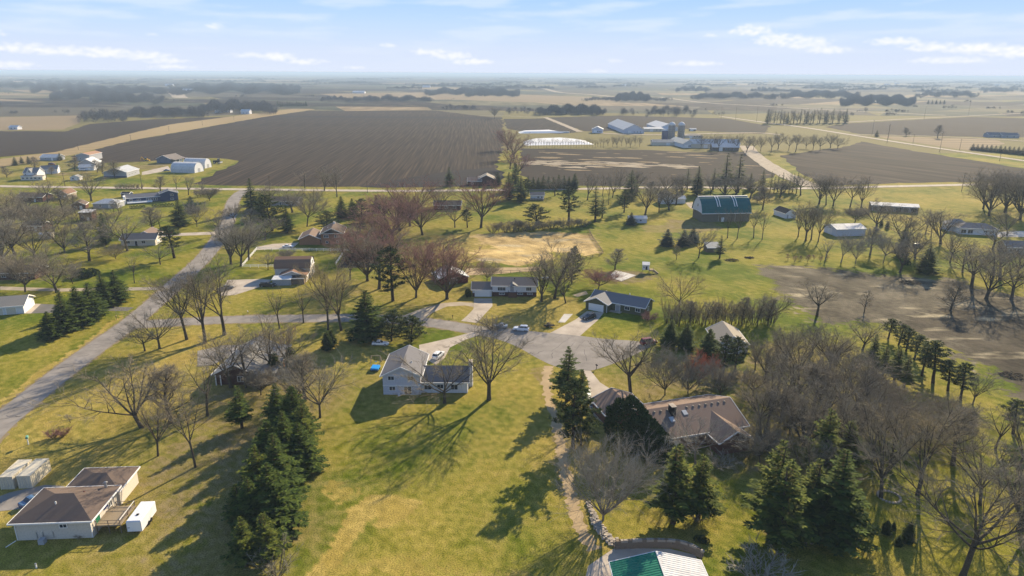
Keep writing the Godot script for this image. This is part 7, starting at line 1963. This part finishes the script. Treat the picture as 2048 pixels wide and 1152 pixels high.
func small_things() -> void:
	rng.seed = 91
	var n: Node3D; var m: MB
	container("cream storage container with doors beside the asphalt drive", 38, 977, -4)
	container("cream storage container behind the other one on the drive", 2, 979, -4)
	# enclosed cargo trailer
	n = thing("cargo_trailer", "white enclosed cargo trailer beside the rear deck", "trailer", P(256, 1068), deg_to_rad(4))
	m = MB.new()
	m.hexa([Vector3(0, 0.45, 0), Vector3(2.4, 0.45, 0), Vector3(2.4, 0.45, -5.6), Vector3(0, 0.45, -5.6), Vector3(0.0, 2.35, 0), Vector3(2.4, 2.35, 0), Vector3(2.4, 2.35, -5.6), Vector3(0.0, 2.35, -5.6)])
	part("box", m, M.siding_white, n)
	m = MB.new()
	m.hexa([Vector3(-0.02, 2.352, 0.02), Vector3(2.42, 2.352, 0.02), Vector3(2.42, 2.352, -5.62), Vector3(-0.02, 2.352, -5.62), Vector3(0.12, 2.5, -0.1), Vector3(2.28, 2.5, -0.1), Vector3(2.28, 2.5, -5.5), Vector3(0.12, 2.5, -5.5)])
	part("roof", m, M.siding_white, n)
	m = MB.new(); m.box(Vector3(1.0, 2.5, -1.9), Vector3(1.4, 2.62, -1.5)); part("roof_vent", m, M.black, n)
	m = MB.new(); m.box(Vector3(0.12, 0.5, 0.002), Vector3(2.28, 2.3, 0.05)); var dr := part("ramp_door", m, M.trim, n)
	m = MB.new(); m.box(Vector3(0.15, 1.2, 0.05), Vector3(0.5, 1.27, 0.09)); part("latch", m, M.black, dr)
	for z in [-2.4, -3.3]:
		for s in [0.0, 1.0]:
			m = MB.new(); m.tube(PackedVector3Array([Vector3(-0.1 + s * 2.4, 0.36, z), Vector3(0.1 + s * 2.4, 0.36, z)]), PackedFloat32Array([0.36, 0.36]), 12, true); part("wheel", m, M.rubber, n)
	m = MB.new(); m.bar(Vector3(0.4, 0.45, -5.6), Vector3(1.2, 0.45, -7.0), 0.1, 0.1); m.bar(Vector3(2.0, 0.45, -5.6), Vector3(1.2, 0.45, -7.0), 0.1, 0.1); part("tongue", m, M.black, n)
	# mailboxes, meter pedestal
	for q in [["green utility box with white post on the dry lawn", 57, 889, M.transformer, 1.5], ["mailbox on a black post at the turning circle", 1193, 738, M.black, 1.0], ["mailbox on a thin post on the grass island", 905, 637, M.black, 0.8], ["mailbox beside the straight road's spruces", 233, 639, M.stone, 1.0], ["white mailbox on the street verge", 496, 628, M.trim, 0.8]]:
		n = thing("mailbox", q[0], "mailbox", P(q[1], q[2]), 0.5)
		m = MB.new(); m.box(Vector3(-0.06, 0, -0.06) * q[4], Vector3(0.06, 1.05, 0.06) * q[4]); part("post", m, M.trim if q[1] == 57 else M.pole_wood, n)
		m = MB.new()
		var pr := [[-0.16, 1.0], [0.16, 1.0], [0.16, 1.2], [0.1, 1.3], [-0.1, 1.3], [-0.16, 1.2]]
		for i in 6:
			var a: Array = pr[i]; var b: Array = pr[(i + 1) % 6]
			m.quad(Vector3(a[0], a[1], 0.3) * q[4], Vector3(a[0], a[1], -0.3) * q[4], Vector3(b[0], b[1], -0.3) * q[4], Vector3(b[0], b[1], 0.3) * q[4])
		for z in [0.3, -0.3]:
			for i in range(1, 5): m.tri(Vector3(pr[0][0], pr[0][1], z) * q[4], Vector3(pr[i][0], pr[i][1], z) * q[4], Vector3(pr[i + 1][0], pr[i + 1][1], z) * q[4])
		part("box", m, q[3], n)
	# blue sheeted wagon and the timber swing frame
	n = thing("wagon", "low wagon under a bright blue tarp beside the white house", "wagon", P(751, 740), deg_to_rad(-4))
	m = MB.new(); m.hexa([Vector3(-1.0, 0.5, 1.2), Vector3(1.0, 0.5, 1.2), Vector3(1.0, 0.5, -1.2), Vector3(-1.0, 0.5, -1.2), Vector3(-0.95, 0.95, 1.1), Vector3(0.95, 0.9, 1.1), Vector3(0.95, 1.0, -1.1), Vector3(-0.95, 1.05, -1.1)]); part("tarp", m, M.blue_tarp, n)
	for x in [-0.8, 0.8]:
		for z in [-0.8, 0.8]: wheel(n, Vector3(x, 0.26, z), 0.26, signf(z))
	n = thing("swing_frame", "weathered timber swing frame behind the blue wagon", "swing", P(752, 727), 0.0)
	for s in [-1.0, 1.0]:
		post(n, "leg", Vector3(s * 1.3, 0, 1.3), Vector3(s * 1.2, 2.2, 0), 0.14, M.deck_wood); post(n, "leg", Vector3(s * 1.3, 0, -1.3), Vector3(s * 1.2, 2.2, 0), 0.14, M.deck_wood)
	post(n, "beam", Vector3(-1.3, 2.2, 0), Vector3(1.3, 2.2, 0), 0.14, M.deck_wood)
	post(n, "seat", Vector3(-0.3, 0.6, 0), Vector3(0.3, 0.6, 0), 0.1, M.blue_tarp)
	for s in [-0.28, 0.28]: post(n, "chain", Vector3(s, 0.6, 0), Vector3(s, 2.15, 0), 0.03, M.black)
	# stilted playhouse
	n = thing("playhouse", "white playhouse on stilts with a ramp on the lawn", "playhouse", P(1291, 545), deg_to_rad(-12))
	for s in [Vector2(-1.3, -1.0), Vector2(1.3, -1.0), Vector2(-1.3, 1.0), Vector2(1.3, 1.0)]: post(n, "stilt", Vector3(s.x, 0, s.y), Vector3(s.x, 1.3, s.y), 0.16, M.old_wood)
	var b := [-1.3, 1.3, -1.1, 1.1]
	block(n, b, 3.3, 0.5, "shed", M.siding_white, M.tin_white, 0.15, 1.45); door(n, "f", b, 1.6, 1.35, 0.8, 1.5, M.black); window(n, "f", b, 0.6, 2.2, 0.5, 0.5, 1)
	for k in 5: post(n, "deck_board", Vector3(1.4, 1.25, -1.0 + k * 0.5), Vector3(3.0, 1.25, -1.0 + k * 0.5), 0.44, M.deck_wood)
	post(n, "ramp", Vector3(3.0, 1.2, 0.3), Vector3(4.8, 0.05, 0.8), 0.7, M.deck_wood)
	for q in [Vector3(1.5, 0, 1.1), Vector3(2.9, 0, 1.1), Vector3(2.9, 0, -1.1)]: post(n, "deck_post", q, q + Vector3(0, 2.1, 0), 0.1, M.deck_wood)
	# loaded utility trailer on the verge
	n = thing("utility_trailer", "small black utility trailer loaded with brush on the verge", "trailer", P(1098, 654), deg_to_rad(10))
	m = MB.new(); m.box(Vector3(-1.6, 0.45, -0.8), Vector3(1.6, 0.6, 0.8)); part("bed", m, M.black, n)
	for s in [-1.0, 1.0]:
		post(n, "side_rail", Vector3(-1.6, 0.9, s * 0.78), Vector3(1.6, 0.9, s * 0.78), 0.08, M.black); wheel(n, Vector3(0, 0.32, s * 0.95), 0.32, s)
	m = MB.new()
	for k in 26: m.bar(Vector3(rng.randf_range(-1.3, 0.6), 0.65, rng.randf_range(-0.6, 0.6)), Vector3(rng.randf_range(-1.4, 1.2), rng.randf_range(0.9, 1.8), rng.randf_range(-0.7, 0.7)), 0.07, 0.07)
	var br := part("brush", m, M.deck_wood, n); br.set_meta("kind", "stuff")
	m = MB.new(); m.bar(Vector3(1.6, 0.5, 0), Vector3(3.0, 0.4, 0), 0.1, 0.1); part("tongue", m, M.black, n)
	# boat on its trailer beside the drive
	n = thing("boat", "small white boat upside down beside the drive and pine", "boat", P(1175, 790), deg_to_rad(75))
	m = MB.new(); loft(m, [[-2.3, [[0.1, 0.75], [0.5, 0.55], [0.65, 0.2]]], [0.5, [[0.1, 0.8], [0.55, 0.6], [0.75, 0.2]]], [1.8, [[0.1, 0.5], [0.5, 0.35], [0.65, 0.1]]], [2.5, [[0.1, 0.05], [0.3, 0.04], [0.4, 0.02]]]]); part("hull", m, M.trim, n)
	m = MB.new(); m.box(Vector3(-1.5, 0, -0.7), Vector3(-1.3, 0.12, 0.7)); part("support", m, M.old_wood, n)
	# white rail fence round the paddock, wooden pasture fence
	rail_fence("rail_fence", "white three rail paddock fence before the brick split level house", [484, 535, 514, 500, 590, 502, 690, 503, 745, 505], 2.9, 1.35, 3, M.trim)
	rail_fence("rail_fence", "white paddock fence along the barn shaped house lawn", [484, 535, 550, 535], 2.9, 1.35, 3, M.trim)
	rail_fence("rail_fence", "white fence dividing the dark paddock", [690, 503, 672, 530], 2.9, 1.35, 3, M.trim)
	rail_fence("pasture_fence", "weathered wooden fence curving around the straw pasture", [1178, 462, 1186, 478, 1200, 498, 1206, 507, 1198, 513, 1172, 517, 1150, 521], 2.6, 1.2, 2, M.old_wood, 0.16)
	rail_fence("pasture_fence", "thin wooden fence behind the white and brick ranch house", [985, 548, 1075, 544], 3.0, 1.2, 2, M.old_wood, 0.12)
	# paddock of dark earth and greys
	m = MB.new(); m.poly(rough_edge(pts([692, 505, 748, 506, 760, 535, 674, 536]), 3.0, 0.5), 0.034); struct("paddock", m, M.soil_black, "dark churned paddock earth")
	m = MB.new(); m.poly(rough_edge(pts([930, 537, 1080, 534, 1085, 541, 930, 552]), 3.0, 0.5), 0.034); struct("garden_bed", m, M.dirt, "bare garden bed behind the ranch house")
	# stone wall and rock bank above the green roofed shed
	var line := smooth_line(pts([1233, 1097, 1300, 1094, 1350, 1096, 1380, 1104, 1404, 1117]), 0.9)
	n = thing("stone_wall", "curved dry stone retaining wall behind the green roofed shed", "wall", Vector3(line[0].x, 0, line[0].y))
	for i in line.size() - 1:
		for row in 4:
			var a := line[i].lerp(line[i + 1], 0.5 * (row % 2)) - line[0]; var d := (line[i + 1] - line[i]).normalized()
			m = MB.new()
			var w := rng.randf_range(0.36, 0.44); var h := 0.40
			var s := Vector3(d.x, 0, d.y) * w; var o := Vector3(-d.y, 0, d.x) * rng.randf_range(0.22, 0.32); var c := Vector3(a.x, row * h + 0.02, a.y)
			m.hexa([c - s + o, c + s + o, c + s - o, c - s - o, c - s * 0.96 + o * 0.9 + Vector3(0, h - 0.03, 0), c + s * 0.96 + o * 0.9 + Vector3(0, h - 0.03, 0), c + s * 0.96 - o * 0.9 + Vector3(0, h - 0.03, 0), c - s * 0.96 - o * 0.9 + Vector3(0, h - 0.03, 0)])
			part("stone", m, M.stone_pale if (row == 3 and i % 3) else M.stone, n)
	m = MB.new()
	var bank := smooth_line(pts([1176, 1010, 1184, 1030, 1190, 1050, 1202, 1068, 1216, 1080, 1232, 1092]), 0.5)
	for i in bank.size():
		for k in 9: stones(m, Vector3(bank[i].x + rng.randf_range(-0.3, 0.6) * (0.6 + 2.2 * i / bank.size()), rng.randf_range(0.05, 0.3), bank[i].y + rng.randf_range(-0.9, 0.5)), rng.randf_range(0.16, 0.36))
	var bk := single("rock_bank", m, M.stone_pale, "bank of loose pale rocks beside the stone wall", "rocks"); bk.set_meta("kind", "stuff")
	m = MB.new()
	for k in 260:
		var p := P(rng.randf_range(1535, 1625), rng.randf_range(1038, 1090))
		stones(m, p + Vector3(0, 0.08, 0), rng.randf_range(0.1, 0.34))
	bk = single("rock_bed", m, M.stone, "scattered rocks in the bed under the tall spruces", "rocks"); bk.set_meta("kind", "stuff")
	n = thing("stone_ring", "ring of pale stones around a tree bed on the bright lawn", "stone ring", P(1778, 994))
	for k in 22:
		m = MB.new(); stones(m, Vector3(cos(TAU * k / 22) * 1.9, 0.1, sin(TAU * k / 22) * 1.9), 0.3); part("stone", m, M.stone_pale, n)
	# brush and soil heaps
	for q in [[1464, 521, 3.0, "dark brush heap on the open lawn"], [1499, 516, 1.8, "small brush heap on the open lawn"], [1822, 566, 4.0, "dark brush heap at the edge of the soil plot"], [2026, 752, 3.4, "burnt brush heap on the soil plot"]]:
		m = MB.new(); var p := P(q[0], q[1])
		for k in 130:
			var a := rng.randf() * TAU; var r: float = q[2] * sqrt(rng.randf())
			var c := p + Vector3(cos(a) * r, rng.randf() * 0.32 * (q[2] - r), sin(a) * r * 0.7)
			m.bar(c, c + Vector3(rng.randf_range(-1, 1), rng.randf_range(0.0, 0.35), rng.randf_range(-1, 1)) * 0.9, 0.09, 0.09)
		var h := single("brush_heap", m, M.bark, q[3], "brush heap"); h.set_meta("kind", "stuff")
	# tarp, timber stack, propane tank, picnic table
	n = thing("propane_tank", "white propane tank behind the ranch house fence", "tank", P(1090, 560), 0.2)
	m = MB.new(); m.tube(PackedVector3Array([Vector3(-1.5, 0.8, 0), Vector3(-1.2, 0.8, 0), Vector3(1.2, 0.8, 0), Vector3(1.5, 0.8, 0)]), PackedFloat32Array([0.12, 0.48, 0.48, 0.12]), 12, true); part("tank", m, M.trim, n)
	for x in [-0.8, 0.8]: post(n, "foot", Vector3(x, 0, 0), Vector3(x, 0.5, 0), 0.3, M.concrete)
	for q in [[60, 1148, "white well pipe on the shaded grass"]]:
		n = thing("well_pipe", q[2], "pipe", P(73, 1136)); m = MB.new(); m.cyl(Vector3.ZERO, 0.12, 0.12, 0.7, 10); part("pipe", m, M.trim, n); m = MB.new(); m.cyl(Vector3(0, 0.7, 0), 0.17, 0.13, 0.16, 10); part("cap", m, M.metal, n)
	# poles
	for q in [[285, 380, 350], [540, 378, 352], [735, 386, 362], [97, 375, 340], [130, 372, 345], [1735, 382, 352], [1923, 383, 345]]:
		utility_pole("wooden utility pole along the pale country road", q[0], q[1], q[2], "utility poles along the country road")
	for q in [[157, 300, 291], [262, 281, 271], [338, 262, 256], [405, 251, 245], [468, 240, 235]]:
		utility_pole("far utility pole along the grass lane", q[0], q[1], q[2], "utility poles along the grass lane")
	for q in [[1442, 238, 213], [1471, 240, 214], [1513, 243, 214], [1567, 251, 228], [1774, 286, 250], [1879, 304, 262], [1999, 322, 307], [1744, 270, 240], [1848, 238, 214], [1936, 232, 204], [1826, 286, 268], [1919, 300, 278], [1776, 278, 248]]:
		utility_pole("tall utility pole along the diagonal road", q[0], q[1], q[2], "tall utility poles along the diagonal road")

func _ready() -> void:
	make_air()
	make_ground()
	grow_varieties()
	building_materials()
	near_houses()
	left_farmstead()
	dairy_farm()
	put_vehicles()
	small_things()
	plant_all()
